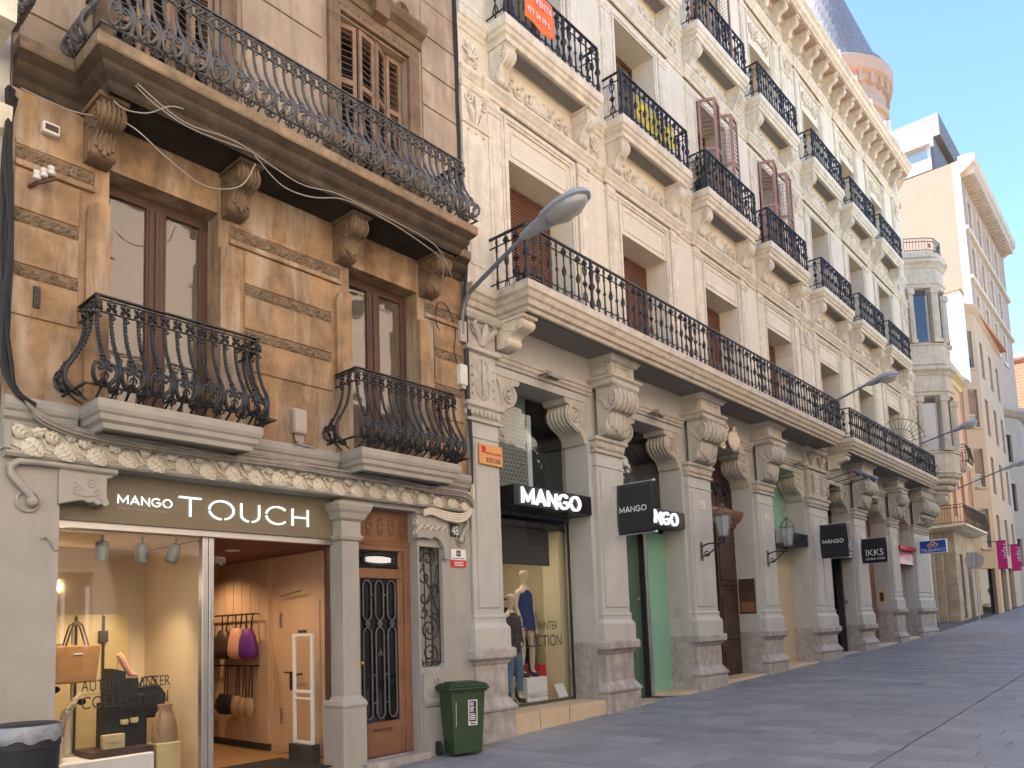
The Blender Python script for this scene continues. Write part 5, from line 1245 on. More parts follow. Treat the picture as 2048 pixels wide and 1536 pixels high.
# giant pilasters at the party joint and over the double pier
for xc, w in ((8.86, .62), (23.68, .9), (35.9, .9)):
    for z0, z1 in ((7.1, 10.6), (12.0, 15.0), (16.35, 19.66)):
        p = MB().box(xc-w/2, xc+w/2, .03, .105, z0, z1-.02); p.box(xc-w/2+.1, xc+w/2-.1, .015, .03, z0+.35, z1-.95)
        p.sweep([(xc-w/2,.1),(xc-w/2,.03),(xc+w/2,.03),(xc+w/2,.1)], [(0,z1-.75),(.03,z1-.74),(.04,z1-.70),(0,z1-.68)]); p.sweep([(xc-w/2,.1),(xc-w/2,.03),(xc+w/2,.03),(xc+w/2,.1)], [(0,z1-.12),(.03,z1-.1),(.06,z1-.04),(.06,z1),(0,z1)])
        o = p.build('giant_pilaster', 'cream_stone', wb, bev=.004)
        r_ = MB()
        for s_ in (-1, 1):
            r_.tube([(xc+s_*(w*.28+p_[0]), .01, z1-.26+p_[1]) for p_ in spiral(0, 0, .11, .02, 1.5, R(90), -s_, 16)], .022, 5)
            r_.tube([(xc+s_*w*.1,.02,z1-.68),(xc+s_*w*.2,-.02,z1-.5),(xc+s_*w*.36,-.03,z1-.4)], [.02,.05,.015], 5)
            r_.ball((xc+s_*w*.3,.02,z1-.82), .03, 6)
        r_.tube([(xc,.02,z1-.68),(xc,-.03,z1-.4),(xc,.0,z1-.18)], [.03,.06,.03], 6); r_.ball((xc,.02,z1-.82), .03, 6)
        r_.build('capital_relief', 'cream_stone', o, smooth=True)
# ---- windows behind the openings
def small_window(c, h_, z0, z1, y, fm, pane, blind=None):
    f = MB(); t = .07
    f.box(c-h_, c-h_+t, y, y+.07, z0, z1); f.box(c+h_-t, c+h_, y, y+.07, z0, z1); f.box(c-h_+t, c+h_-t, y, y+.07, z1-.09, z1); f.box(c-.05, c+.05, y-.01, y+.06, z0, z1-.09); f.box(c-h_+t, c+h_-t, y, y+.06, z0, z0+.3)
    o = f.build('window', fm, wb)
    for a, b in ((c-h_+t, c-.05), (c+.05, c+h_-t)): MB().box(a, b, y+.03, y+.036, z0+.3, z1-.09).build('pane', pane, o)
    if blind:
        n = int((z1-blind)/.055); s_ = MB()
        for k in range(n): s_.add([(c-h_+.02,y-.055,blind+k*.055),(c+h_-.02,y-.055,blind+k*.055),(c+h_-.02,y-.035,blind+k*.055+.05),(c-h_+.02,y-.035,blind+k*.055+.05),(c-h_+.02,y-.03,blind+k*.055),(c+h_-.02,y-.03,blind+k*.055)], [(0,1,2,3),(0,4,5,1)])
        tag(s_.build('roller_blind', 'blind_brown', o), kind='stuff')
    return o
for i, c in enumerate(CEN):
    small_window(c, hw[1], F[1][0], F[1][1], .66, 'frame_brown', 'dark_pane', (8.15, 7.5, 7.2, 7.2, None, None, None)[i])
    small_window(c, hw[2], F[2][0], F[2][1], .66, 'frame_brown', 'pane_old' if i in (0, 1) else 'dark_pane')
    small_window(c, hw[3], F[3][0], F[3][1], .66, 'frame_brown', 'dark_pane')
for i in (4, 5):   # air conditioners in two first floor openings
    c = CEN[i]; t = thing('air_conditioner', (c-.55, .55, 8.65), 'boxed air conditioner in the opening '+('beside the double pier' if i == 4 else 'behind the second street lamp'), 'air conditioner', 'air conditioners in the window openings')
    MB().box(c-.9, c-.15, .30, .66, 8.72, 9.32).build('casing', 'box_white', t, bev=.02)
    for k in range(8): MB().box(c-.84, c-.21, .285, .30, 8.80+k*.06, 8.825+k*.06).build('grille_slat', 'box_grey', t)
for i in (2, 3):   # pink louvred shutters standing open
    c = CEN[i]; h_ = F[2][1]-F[2][0]-.05
    for x, y, a, w in ((c-.82,.02,R(-62),.42),(c-.62,-.34,R(12),.44),(c+.05,.0,R(-58),.42),(c+.27,-.35,R(6),.44)):
        shutter('shutter', (x, y, F[2][0]+.02), a, w, h_, 'shutter_pink', wb, 25, (.5,))
for i in (1, 2):
    c = CEN[i]
    for x, a in ((c-.80, R(-75)), (c+.72, R(-105))): shutter('shutter', (x, .05, F[3][0]+.02), a, .44, 2.1, 'shutter_pink', wb, 20, (.5,))

# ---- crowning cornice
cz = 20.75
co = MB().sweep([(8.5,.1),(36.0,.1),(37.6,1.1),(38.6,2.6),(38.9,5.0)], [(0,cz-.12),(.1,cz-.10),(.12,cz),(.62,cz+.02),(.62,cz+.08),(.70,cz+.13),(.73,cz+.25),(.80,cz+.30),(.80,cz+.40),(.3,cz+.62),(0,cz+.66)])
cornice = co.build('cornice', 'cream_stone', wb)
k = 0; x = 9.3
COF = MB().box(-.32, .32, -.56, -.16, -.0, .018); COF.box(-.22, .22, -.48, -.24, -.02, 0); COF = COF.mesh('coffer', 'tower_plaster')
ROS = MB().ball((0,0,0), .05, 8); 
for a in range(0, 360, 60): ROS.ball((.06*math.cos(R(a)), .06*math.sin(R(a)), 0), .03, 6)
ANT = MB().ext([(-.14,0),(.14,0),(.16,.1),(.08,.16),(.1,.24),(0,.38),(-.1,.24),(-.08,.16),(-.16,.1)], 'y', -.05, .05).mesh('antefix', 'cream_stone', bev=.01)
while x < 36.2:
    inst('console', CONS, (x, .09, cz-.61), 0, wb)
    if x < 35.6: inst('coffer', COF, (x+.45, .1, cz-.004), 0, cornice)
    if k % 2 == 0: inst('antefix', ANT, (x, -.58, cz+.43), 0, cornice)
    x += .9; k += 1
rf = scroll_relief(.62, .34)
x = 9.75
while x < 36: inst('relief', rf, (x, .095, cz-.36), 0, wb); x += .9
# ---- rounded corner bay (tribune) on the chamfer
def poly_bay(z0, z1, off=0.0):
    return [(36.45-off*.3,.25),(36.62-off,.0-off*.4),(37.18-off*.8,-.72-off),(37.5,-.98-off),(38.3+off*.3,-1.08-off),(38.95+off,-.8-off*.6),(39.3+off,0.0),(39.35+off,1.2)]
def bay_ring(prof): 
    mb = MB(); mb.sweep(poly_bay(0, 0), prof, cap=True); return mb
tb = wb
for (z0, z1) in ((7.5, 12.42), (12.33, 17.3)):
    lo = MB().sweep(poly_bay(0,0), [(-.35,z0),(-.02,z0),(.06,z0+.05),(.06,z0+.12),(0,z0+.16),(0,z0+.9),(.05,z0+.94),(.05,z0+1.0),(-.35,z0+1.02)]); lo.build('bay_parapet', 'bay_stone', wb)
    hi = MB().sweep(poly_bay(0,0), [(-.4,z1-1.45),(.0,z1-1.45),(.03,z1-1.40),(.03,z1-1.3),(.08,z1-1.25),(.08,z1-1.2),(0,z1-1.18),(0,z1-.55),(.05,z1-.5),(.09,z1-.42),(.14,z1-.36),(.22,z1-.3),(.22,z1-.16),(.1,z1-.1),(-.4,z1-.08)]); hi.build('bay_entablature', 'bay_stone', wb)
    for (xa, ya, w) in ((36.72,.0,.22),(37.34,-.80,.34),(38.75,-.85,.34)):
        c_ = MB(); ang = R(-40); 
        c_.box(-w/2, w/2, -.14, .2, z0+1.02, z1-1.45); c_.box(-w/2-.05, w/2+.05, -.19, .2, z1-1.72, z1-1.45); c_.box(-w/2-.04, w/2+.04, -.18, .2, z0+1.02, z0+1.2); c_.box(-w/2+.07, w/2-.07, -.16, -.14, z0+1.4, z1-1.9)
        inst('bay_pillar', c_.mesh('bay_pillar', 'bay_stone', bev=.01), (xa, ya, 0), ang, wb)
    wmb = MB().box(0, .85, -.03, .03, z0+1.02, z1-1.46); o = inst('bay_window', wmb.mesh('bay_window', 'box_grey'), (36.72, .1, 0), math.atan2(-.8, .58), wb)
    m_ = o.matrix_basis
    q = bpy.data.objects.new('pane', MB().box(.1, .75, -.045, -.03, z0+1.1, z1-1.75).mesh('pane', 'dark_pane' if z0 > 10 else 'curtain')); q.matrix_basis = m_; link(q, o)
    q = bpy.data.objects.new('transom', MB().box(.06, .8, -.05, -.03, z1-1.75, z1-1.5).mesh('transom', 'wood_dark')); q.matrix_basis = m_; link(q, o)
    rl = MB().sweep(poly_bay(0,0,0)[2:], [(.03,z0+1.02),(.05,z0+1.02),(.05,z0+1.05),(.03,z0+1.05)]); 
    core = MB().ext([(36.9,.6),(37.5,-.5),(38.3,-.6),(38.9,-.2),(39.1,1.0),(38,1.5)], 'z', z0-.1, z1-.1); core.build('bay_core', 'interior_dark', wb)
for k, (z, o) in enumerate(((6.55,-.55),(6.85,-.38),(7.1,-.2),(7.35,-.08))):
    MB().sweep(poly_bay(0,0), [(-.8,z),(o,z),(o+.07,z+.06),(o+.1,z+.16),(o+.05,z+.28),(-.8,z+.3)]).build('bay_corbel', 'bay_stone', wb)
corbel(36.5, 36.9, .1, .9, 5.6, 1.0, 'bay_stone', 'console', wb)
cr_ = MB().sweep(poly_bay(0,0), [(.0,17.2),(.12,17.25),(.15,17.4),(.05,17.5),(-.6,17.5)]); cr_.build('bay_roof', 'slab_stone', wb)
rb = MB(); pth = poly_bay(0, 0)
for a, b in zip(pth[1:], pth[2:]):
    n = max(2, int((Vector(b)-Vector(a)).length/.12))
    for i in range(n): x = a[0]+(b[0]-a[0])*i/n; y = a[1]+(b[1]-a[1])*i/n; rb.tube([(x,y,17.5),(x,y,18.15)], .012, 5)
for z in (17.6, 18.0, 18.16): rb.sweep(pth[1:], [(-.015,z),(-.015,z+.025),(.015,z+.025),(.015,z),(-.015,z)])
for a, b in zip(pth[2:], pth[3:]):
    xm, ym = (a[0]+b[0])/2, (a[1]+b[1])/2
    rb.tube([(xm+p[0], ym-.0, 17.8+p[1]) for p in spiral(0, 0, .14, .02, 1.4, 0, 1, 16)], .014, 5)
tag(rb.build('roof_railing', 'iron_grey', wb, smooth=True), kind='stuff')
for z0 in (8.5, 13.6):
    rb = MB().sweep([(38.3,-1.2),(38.95,-.95),(39.35,0)], [(-.01,z0),(-.01,z0+.03),(.01,z0+.03),(.01,z0)])
    for k in range(12): t_ = k/11; x, y = 38.3+t_*1.05, -1.2+t_*1.2; rb.tube([(x,y,z0-.9),(x,y-.08,z0-.5),(x,y,z0)], .012, 5)
    tag(rb.build('railing_bars', 'iron', wb), kind='stuff')

# ================================================================== SHOPS UNDER THE ARCADE
a1, b1 = OPEN[0]; a2, b2 = OPEN[1]; a3, b3 = OPEN[2]; a4, b4 = OPEN[3]; a5, b5 = OPEN[4]; a6, b6 = OPEN[5]; a7, b7 = OPEN[6]
def lattice_mat():
    m = bpy.data.materials.new('lattice_print'); m.use_nodes = True; nt = m.node_tree; L = nt.links.new; b = nt.nodes['Principled BSDF']; M['lattice_print'] = m
    ge = nd(nt, 'ShaderNodeNewGeometry'); sp = nd(nt, 'ShaderNodeSeparateXYZ'); L(ge.outputs['Position'], sp.inputs[0])
    cb = nd(nt, 'ShaderNodeCombineXYZ'); L(sp.outputs[0], cb.inputs[0]); L(sp.outputs[2], cb.inputs[1])
    vals = []
    for ang in (0, 60, 120):
        mp = nd(nt, 'ShaderNodeMapping'); mp.inputs['Rotation'].default_value = (0, 0, R(ang)); mp.inputs['Scale'].default_value = (1, 1, 1); L(cb.outputs[0], mp.inputs['Vector'])
        w = nd(nt, 'ShaderNodeTexWave', wave_type='BANDS', bands_direction='X'); w.inputs['Scale'].default_value = 2.4; w.inputs['Distortion'].default_value = 0; L(mp.outputs[0], w.inputs['Vector']); vals.append(w.outputs['Fac'])
    mx = nd(nt, 'ShaderNodeMath', operation='ADD'); L(vals[0], mx.inputs[0]); L(vals[1], mx.inputs[1]); m2 = nd(nt, 'ShaderNodeMath', operation='ADD'); L(mx.outputs[0], m2.inputs[0]); L(vals[2], m2.inputs[1])
    fr_ = nd(nt, 'ShaderNodeMath', operation='MULTIPLY'); fr_.inputs[1].default_value = 2.0; L(m2.outputs[0], fr_.inputs[0]); f2 = nd(nt, 'ShaderNodeMath', operation='FRACT'); L(fr_.outputs[0], f2.inputs[0])
    gt = nd(nt, 'ShaderNodeMath', operation='GREATER_THAN'); gt.inputs[1].default_value = .55; L(f2.outputs[0], gt.inputs[0])
    mc = nd(nt, 'ShaderNodeMix', data_type='RGBA'); mc.inputs[6].default_value = (.012,.012,.012,1); mc.inputs[7].default_value = (.5,.47,.42,1); L(gt.outputs[0], mc.inputs[0]); L(mc.outputs[2], b.inputs['Base Color']); b.inputs['Roughness'].default_value = .5
lattice_mat()
# --- bay 1: clothes shop window
sw1 = MB(); sw1.box(a1, b1, .66, .74, 3.56, 3.98); sw1.box(a1, b1, .68, .74, .20, .26); shopfront = sw1.build('shopfront', 'sign_grey', wb)
MB().box(a1+.0, b1, .70, .708, .26, 3.56).build('shop_pane', 'shop_pane', wb); MB().box(a1, b1, .70, .708, 3.98, 5.80).build('shop_pane', 'pane', wb)
MB().box(b1-.06, b1-.03, .66, .70, .20, 3.56).build('glazing_bar', 'black_rubber', wb)
MB().box(a1, 10.75, .76, .78, 3.98, 5.8).build('patterned_screen', 'lattice_print', wb)
MB().box(10.78, 10.90, .76, .78, 3.98, 5.5).build('screen_edge', 'white_paint', wb)
inn = MB(); inn.box(8.62, 12.3, 4.0, 4.05, .0, 3.6); inn.box(12.28, 12.32, .8, 4.0, .0, 3.6); inn.box(8.62, 8.66, .8, 4.0, .0, 3.6); inn.build('shop_interior', 'interior_yellow', wb)
MB().box(8.62, 12.3, .8, 4.0, 3.4, 3.5).build('shop_ceiling', 'interior_dark', wb); MB().box(8.62, 12.3, .74, 4.0, .10, .22).build('shop_floor', 'interior_yellow', wb)
MB().box(9.0, 11.5, .92, .97, 2.72, 3.4).build('dark_top_panel', 'interior_dark', wb); MB().box(11.75, 11.95, .9, 1.3, .22, 3.4).build('shop_column', 'interior_yellow', wb)  # first box is added only to darken the top of the shop window
rk = thing('clothes_rack', (11.6, 2.3, .22), 'black clothes rack with dark garments inside the clothes shop', 'rack')
r_ = MB()
for x in (10.9, 12.1): r_.tube([(x,2.2,.22),(x,2.2,2.15)], .018, 6)
r_.tube([(10.9,2.2,2.15),(12.1,2.2,2.15)], .018, 6); r_.build('rack_frame', 'iron', rk)
for k in range(11): MB().box(11.0+.11*k, 11.08+.11*k, 1.9+.02*(k%3), 2.45, .45+.07*(k%4), 1.98).build('garment', ('bag_black','bag_brown','navy')[k % 3], rk, bev=.02)
add_light('shop_bulb', 'AREA', (10.6, 1.9, 3.36), 5, (1,.88,.68), 1.0, (0,0,0), wb)
st = MB().box(9.24, 11.90, .02, .68, -.9, .205); st.build('marble_ledge', 'marble_step', wb, bev=.008)
for x in (9.95, 10.75): MB().box(x, x+.006, .014, .02, -.3, .205).build('marble_joint', 'joint', wb)
for tx, z, sz, sx_ in (('AUTUMN WINTER', 1.52, .22, .72), ('COLLECTION', 1.22, .30, .78)): text(tx, (10.06, .696, z), sz, 'sticker_black', wb, sx=sx_, ext=.0004)
def sign_box(x0, x1, label, wordx):
    t = thing('shop_sign', (x0, .12, 3.62), label, 'sign')
    MB().box(x0, x1, .12, .64, 3.62, 3.975).build('sign_case', 'sign_black', t, bev=.004)
    word('MANGO', (wordx, .118, 3.665), (1,0,0), (0,0,1), (0,-1,0), .245, 1.62, .038, .05, 'letter_white', 'lettering', t)
sign_box(9.62, 11.83, 'black box sign with lit white MANGO letters over the shop window with mannequins', 9.80)
sign_box(13.22, 15.41, 'black box sign with lit white MANGO letters over the green glass entrance', 13.40)
# mannequins
def skin_body(name, verts, edges, rad, m, parent, sub=2):
    me = bpy.data.meshes.new(name); me.from_pydata(verts, edges, []); o = bpy.data.objects.new(name, me); link(o, parent)
    mod = o.modifiers.new('Skin', 'SKIN'); mod.use_smooth_shade = True
    if not me.skin_vertices: me.attributes  # layer comes with the modifier
    bm = bmesh.new(); bm.from_mesh(me); lay = bm.verts.layers.skin.verify(); bm.verts.ensure_lookup_table()
    for v, r_ in zip(bm.verts, rad): v[lay].radius = r_ if isinstance(r_, tuple) else (r_, r_)
    bm.verts[0][lay].use_root = True; bm.to_mesh(me); bm.free()
    s_ = o.modifiers.new('Subdivision', 'SUBSURF'); s_.levels = sub; s_.render_levels = sub
    me.materials.append(M[m]); return o
def mannequin(x, y, z, label, k, outfit):
    t = thing('mannequin', (x, y, z), label, 'mannequin')
    P = lambda dx, dy, dz: (x+dx*k, y+dy*k, z+dz*k)
    V = [P(0,0,.98),P(0,0,1.12),P(0,0,1.30),P(0,0,1.46),P(0,0,1.56),P(0,-.01,1.66),P(.0,-.02,1.76),P(0,-.01,1.84),
         P(-.17,0,1.45),P(-.21,.02,1.22),P(-.19,-.06,1.0),P(-.18,-.09,.86),P(.17,0,1.45),P(.22,.03,1.22),P(.21,-.03,.98),P(.20,-.06,.84),
         P(-.09,0,.92),P(-.10,-.02,.52),P(-.10,.02,.10),P(-.10,-.10,.03),P(.09,0,.92),P(.12,-.05,.52),P(.15,.0,.10),P(.16,-.11,.03)]
    E = [(0,1),(1,2),(2,3),(3,4),(4,5),(5,6),(6,7),(3,8),(8,9),(9,10),(10,11),(3,12),(12,13),(13,14),(14,15),(0,16),(16,17),(17,18),(18,19),(0,20),(20,21),(21,22),(22,23)]
    r_ = [(.13,.10),(.10,.08),(.13,.10),(.13,.085),(.045,.045),(.05,.055),(.088,.105),(.06,.07),.055,.042,.034,.03,.055,.042,.034,.03,.085,.06,.042,.035,.085,.06,.042,.035]
    r_ = [tuple(q*k for q in v) if isinstance(v, tuple) else v*k for v in r_]
    skin_body('body', V, E, r_, 'mannequin', t)
    for hx, hy, hz in ((-.18,-.10,.84), (.20,-.07,.82)):
        h_ = MB()
        for q in range(4): h_.tube([P(hx-.02+.014*q,hy,hz),P(hx-.022+.015*q,hy-.02,hz-.05),P(hx-.02+.014*q,hy-.025,hz-.085)], [.010*k,.009*k,.007*k], 5)
        h_.tube([P(hx+.03,hy-.01,hz+.01),P(hx+.045,hy-.03,hz-.03)], [.010*k,.007*k], 5); h_.build('fingers', 'mannequin', t, smooth=True)
    if outfit == 'jeans':
        for s_, pts in ((-1, ((-.07,0,.98),(-.09,0,.9),(-.10,-.02,.52),(-.10,.01,.2))), (1, ((.07,0,.98),(.09,0,.9),(.12,-.05,.52),(.15,-.01,.2)))):
            MB().tube([P(*p) for p in pts], [.115*k,.11*k,.08*k,.062*k], 12).build('trouser_leg', 'denim', t, smooth=True)
        MB().lathe([(.17,.9),(.175,1.0),(.155,1.15),(.17,1.32),(.165,1.42),(.11,1.50),(.06,1.53)], (x, y, z), 18, k, .72*k) if False else None
        s2 = MB(); s2.lathe([(.185*k,.84*k),(.18*k,1.0*k),(.16*k,1.15*k),(.18*k,1.32*k),(.175*k,1.43*k),(.12*k,1.50*k),(.06*k,1.54*k)], (x,y,z), 18, 1, .74); s2.build('checked_shirt', 'tartan', t, smooth=True)
        for pts in (((-.15,0,1.45),(-.21,.02,1.22),(-.19,-.05,1.02)), ((.15,0,1.45),(.22,.03,1.22),(.21,-.02,1.0))): MB().tube([P(*p) for p in pts], [.075*k,.06*k,.05*k], 10).build('sleeve', 'tartan', t, smooth=True)
    else:
        s2 = MB(); s2.lathe([(.22*k,.80*k),(.215*k,.95*k),(.18*k,1.15*k),(.18*k,1.32*k),(.165*k,1.42*k),(.10*k,1.50*k),(.065*k,1.53*k)], (x,y,z), 18, 1, .74); s2.build('sleeveless_dress', 'navy', t, smooth=True)
    for bx, by in ((-.10,.0), (.15,-.02)):
        MB().tube([P(bx,.02,.26),P(bx,.02,.10),P(bx,-.03,.045),P(bx,-.12,.03),P(bx,-.15,.02)], [.056*k,.055*k,.05*k,.04*k,.02*k], 10).build('ankle_boot', 'bag_black', t, smooth=True)
mannequin(10.44, 1.02, .24, 'mannequin in checked shirt and jeans in the clothes shop window', 1.06, 'jeans')
mannequin(10.98, 1.15, .66, 'mannequin in a sleeveless navy dress on a white cube in the shop window', 1.08, 'dress')
t = thing('display_cube', (11.15, 1.1, .22), 'white cube lettered with a web address under the navy mannequin', 'plinth'); MB().box(10.72, 11.3, .92, 1.5, .22, .66).build('cube_body', 'white_paint', t, bev=.008); text('MANGO.COM', (10.74, .917, .30), .125, 'box_grey', t, sx=.82, ext=.001)
t = thing('red_box', (11.42, 1.3, .22), 'red display box beside the white cube', 'box'); MB().ext([(11.33,.22),(11.52,.22),(11.50,.85),(11.33,.88)], 'y', 1.1, 1.5).build('box_body', 'red_sign', t, bev=.01)
t = thing('price_card', (11.6, .85, .22), 'small white price card leaning in the corner of the shop window', 'card'); c_ = MB(); c_.add([(11.5,.80,.225),(11.78,.80,.225),(11.75,.90,.50),(11.47,.90,.50),(11.5,.806,.225),(11.78,.806,.225),(11.75,.906,.50),(11.47,.906,.50)], [(0,1,2,3),(7,6,5,4),(0,4,5,1),(1,5,6,2),(2,6,7,3),(3,7,4,0)]); c_.build('card_sheet', 'white_paint', t)
# --- bay 2: glass entrance
MB().box(a2, b2, .70, .76, 3.56, 3.98).build('shopfront', 'sign_grey', wb); MB().box(a2, b2, .72, .728, 3.98, 5.8).build('shop_pane', 'dark_pane', wb)
MB().box(a2, 14.36, .72, .74, .02, 3.56).build('green_pane', 'green_dark', wb)
MB().box(14.50, b2, .66, .68, .06, 3.56).build('green_pane', 'green_glass', wb)
dp = MB().box(14.36, 14.40, .60, .74, .02, 3.56); dp.build('door_edge', 'black_rubber', wb); dp = MB().box(14.40, 14.50, .58, .72, .02, 3.56); dp.box(14.405, 14.49, .55, .58, .45, 1.0); dp.box(14.42, 14.48, .54, .58, 1.55, 1.72); dp.build('door_post', 'steel', wb, bev=.004)
MB().lathe([(.001,-.01),(.03,-.01),(.03,.0),(.001,.01)], (0,0,0), 12) and MB().ball((14.25,.70,2.1), .03, 8).build('door_lock', 'steel', wb)
MB().box(a2+.02, 14.36, .02, .70, -.9, .005).build('marble_step', 'marble_step', wb, bev=.006)
st = MB().ext([(a2+1.55,.66),(b2,.66),(b2,.0),(15.1,-.02),(14.8,-.02)], 'z', -.9, .085); st.build('marble_ramp', 'marble_step', wb, bev=.006)
for k in range(3): MB().box(a2+.05, 14.3, .12+.16*k, .15+.16*k, .005, .010).build('step_inlay', 'box_grey', wb)
t = thing('intercom_panel', (b2, .45, 1.8), 'small grey panel on the pier beside the green glass door', 'panel'); MB().box(b2-.012, b2-.001, .34, .52, 1.66, 1.90).build('plate', 'box_grey', t)
# --- bay 3: carved street door
wd = MB().box(a3, b3, .70, .76, -.2, 5.8); carved = wd.build('carved_door', 'wood_dark', wb)
cn = MB().sweep([(a3,.70),(b3,.70)], [(0,3.95),(.06,3.97),(.08,4.05),(.2,4.12),(.26,4.2),(.3,4.3),(.3,4.36),(0,4.42)]); cn.build('door_cornice', 'wood_door', carved)
for k in range(9): MB().box(a3+.1+.25*k, a3+.2+.25*k, .52, .70, 4.02, 4.16).build('dentil', 'wood_door', carved)
for k, (xa, xb) in enumerate(((a3+.12, (a3+b3)/2-.05), ((a3+b3)/2+.05, b3-.12))):
    for z0, z1 in ((.35,.95),(1.1,2.3),(2.45,3.75)):
        p = MB().box(xa, xb, .66, .70, z0, z1); p.box(xa+.12, xb-.12, .63, .66, z0+.12, z1-.12); p.build('door_panel', 'wood_dark', carved, bev=.012)
fl_ = MB()
for k in range(4):
    x = a3+.35+.55*k; fl_.tube([(x+p[0], .66, 4.9+p[1]) for p in spiral(0, 0, .2, .03, 1.6, R(90*k), 1 if k % 2 else -1, 20)], .025, 6)
for k in range(9): fl_.tube([(a3+.15+.26*k,.67,4.5),(a3+.15+.26*k,.67,5.5)], .014, 5)
fl_.build('fanlight_grille', 'iron', carved, smooth=True)
for x in ((a3+b3)/2-.03,): MB().box(x, x+.06, .61, .70, -.1, 3.9).build('door_post', 'wood_dark', carved)
MB().box(a3, b3, .05, .70, -.9, gz(18)+.06).build('doorstep', 'marble_step', wb, bev=.008)
t = thing('brown_plaque', (19.05, .4, 1.75), 'dark brown directory plaque on the pier right of the carved door', 'plaque')
MB().box(b3-.02, b3-.001, .22, .66, 1.72, 2.62).build('plate', 'wood_dark', t); 
for k, m in enumerate(('bag_brown','frame_brown','wood_door')): MB().box(b3-.026, b3-.02, .25, .63, 1.76+.28*(2-k)*.98, 2.02+.28*(2-k)*.98).build('plaque_panel', m, t)
# --- bay 4: blank beige front with green glass above
MB().box(a4, b4, .72, .76, -.2, 3.6).build('beige_screen', 'beige_panel', wb); MB().box(a4, b4, .72, .75, 3.6, 5.8).build('green_pane', 'green_glass', wb)
t = thing('blank_sign', (21.5, .12, 3.6), 'plain black sign box with no lettering behind the second lantern', 'sign'); MB().box(20.4, b4-.02, .12, .70, 3.62, 3.98).build('sign_case', 'sign_black', t, bev=.004)
MB().box(a4, b4, .04, .70, -.9, gz(21.6)+.06).build('doorstep', 'marble_step', wb, bev=.008)
# --- bay 5
MB().box(a5, b5, .74, .77, -.2, 5.8).build('shop_pane', 'dark_pane', wb); MB().box(a5+.05, b5-.05, 1.2, 1.3, -.2, 5.8).build('shop_back', 'interior_dark', wb)
t = thing('shop_sign', (25.2, .12, 3.5), 'black box sign with white IKKS letters behind the second hanging banner', 'sign'); MB().box(24.6, b5-.02, .12, .70, 3.45, 4.05).build('sign_case', 'sign_black', t, bev=.004)
text('IKKS', (b5-.1, .117, 3.72), .34, 'sticker_white', t, align='RIGHT', sx=1.1); text('GENERAL STORE', (b5-.1, .117, 3.58), .11, 'sticker_white', t, align='RIGHT')
MB().box(b5-.20, b5-.08, .50, .66, -.2, 3.45).build('black_post', 'black_rubber', wb); MB().box(b5-.05, b5-.001, .42, .62, 2.0, 2.1).build('wall_bracket', 'steel', wb)
MB().box(a5, b5, .1, .70, -.9, gz(25.6)+.05).build('doorstep', 'cream_paint', wb)
# --- bay 6: red brown carved door
wd = MB().box(a6, b6, .70, .76, -.2, 5.8); rd = wd.build('street_door', 'wood_door', wb)
MB().sweep([(a6,.70),(b6,.70)], [(0,3.95),(.06,3.97),(.08,4.05),(.2,4.12),(.26,4.2),(.3,4.36),(0,4.42)]).build('door_cornice', 'wood_door', rd)
for k in range(3):
    xa = b6-.75*(k+1)+.06
    for z0, z1 in ((.75,1.3),(1.45,2.6),(2.75,3.8)): MB().box(xa, xa+.62, .66, .70, z0, z1).build('door_panel', 'wood_door', rd, bev=.02)
for k in range(9): MB().box(a6+.1+.27*k, a6+.2+.27*k, .52, .70, 4.02, 4.16).build('dentil', 'wood_door', rd)
MB().box(a6, b6, .05, .70, -.9, gz(29.5)+.08).build('doorstep', 'cream_paint', wb)
t = thing('entry_phone', (b6, .45, 2.0), 'brass entry phone plate on the pier beside the red brown door', 'entry phone'); MB().box(b6-.02, b6-.001, .38, .58, 2.0, 2.45).build('plate', 'gold_print', t); MB().box(b6-.03, b6-.02, .41, .55, 2.06, 2.39).build('button_panel', 'bag_brown', t)
# --- bay 7: bank
MB().box(a7, b7, .50, .76, -.2, 5.8).build('bank_front', 'roller_grey', wb)
t = thing('bank_sign', (32.9, .1, 3.4), 'red bank fascia with white POPULAR letters', 'sign'); MB().box(a7+.02, b7-.02, .12, .48, 3.50, 4.02).build('sign_case', 'red_sign', t); MB().box(a7-.1, b7, -.02, .5, 4.03, 4.18).build('sign_hood', 'red_sign', t); text('POPULAR', (b7-.15, .117, 3.62), .38, 'sticker_white', t, align='RIGHT', sx=.75)
MB().box(a7, b7, .1, .70, -.9, gz(33)+.1).build('doorstep', 'marble_step', wb)
t = thing('bank_blade_sign', (35.2, .0, 3.9), 'blue projecting TELEBANCO sign with a gold emblem', 'sign')
MB().box(34.6, 34.72, -1.03, -.03, 3.95, 4.50).build('sign_frame', 'white_paint', t, bev=.02); MB().box(34.585, 34.6, -1.0, -.06, 3.99, 4.46).build('sign_face', 'blue_sign', t)
text('TELEBANCO', (34.58, -.09, 4.03), .17, 'sticker_white', t, rot=(R(90), 0, R(-90)), sx=.92); 
em = MB()
for dy, dz in ((-.1,.0),(.1,.0),(0,.08)): em.tube([(34.578, -.53+dy+.085*math.cos(R(a)), 4.27+dz+.055*math.sin(R(a))) for a in range(0, 360, 30)], .022, 6, closed=True)
em.build('emblem', 'gold_print', t); MB().tube([(34.66,-.03,4.4),(34.66,.2,4.4)], .03, 6).build('bracket', 'white_metal', t)

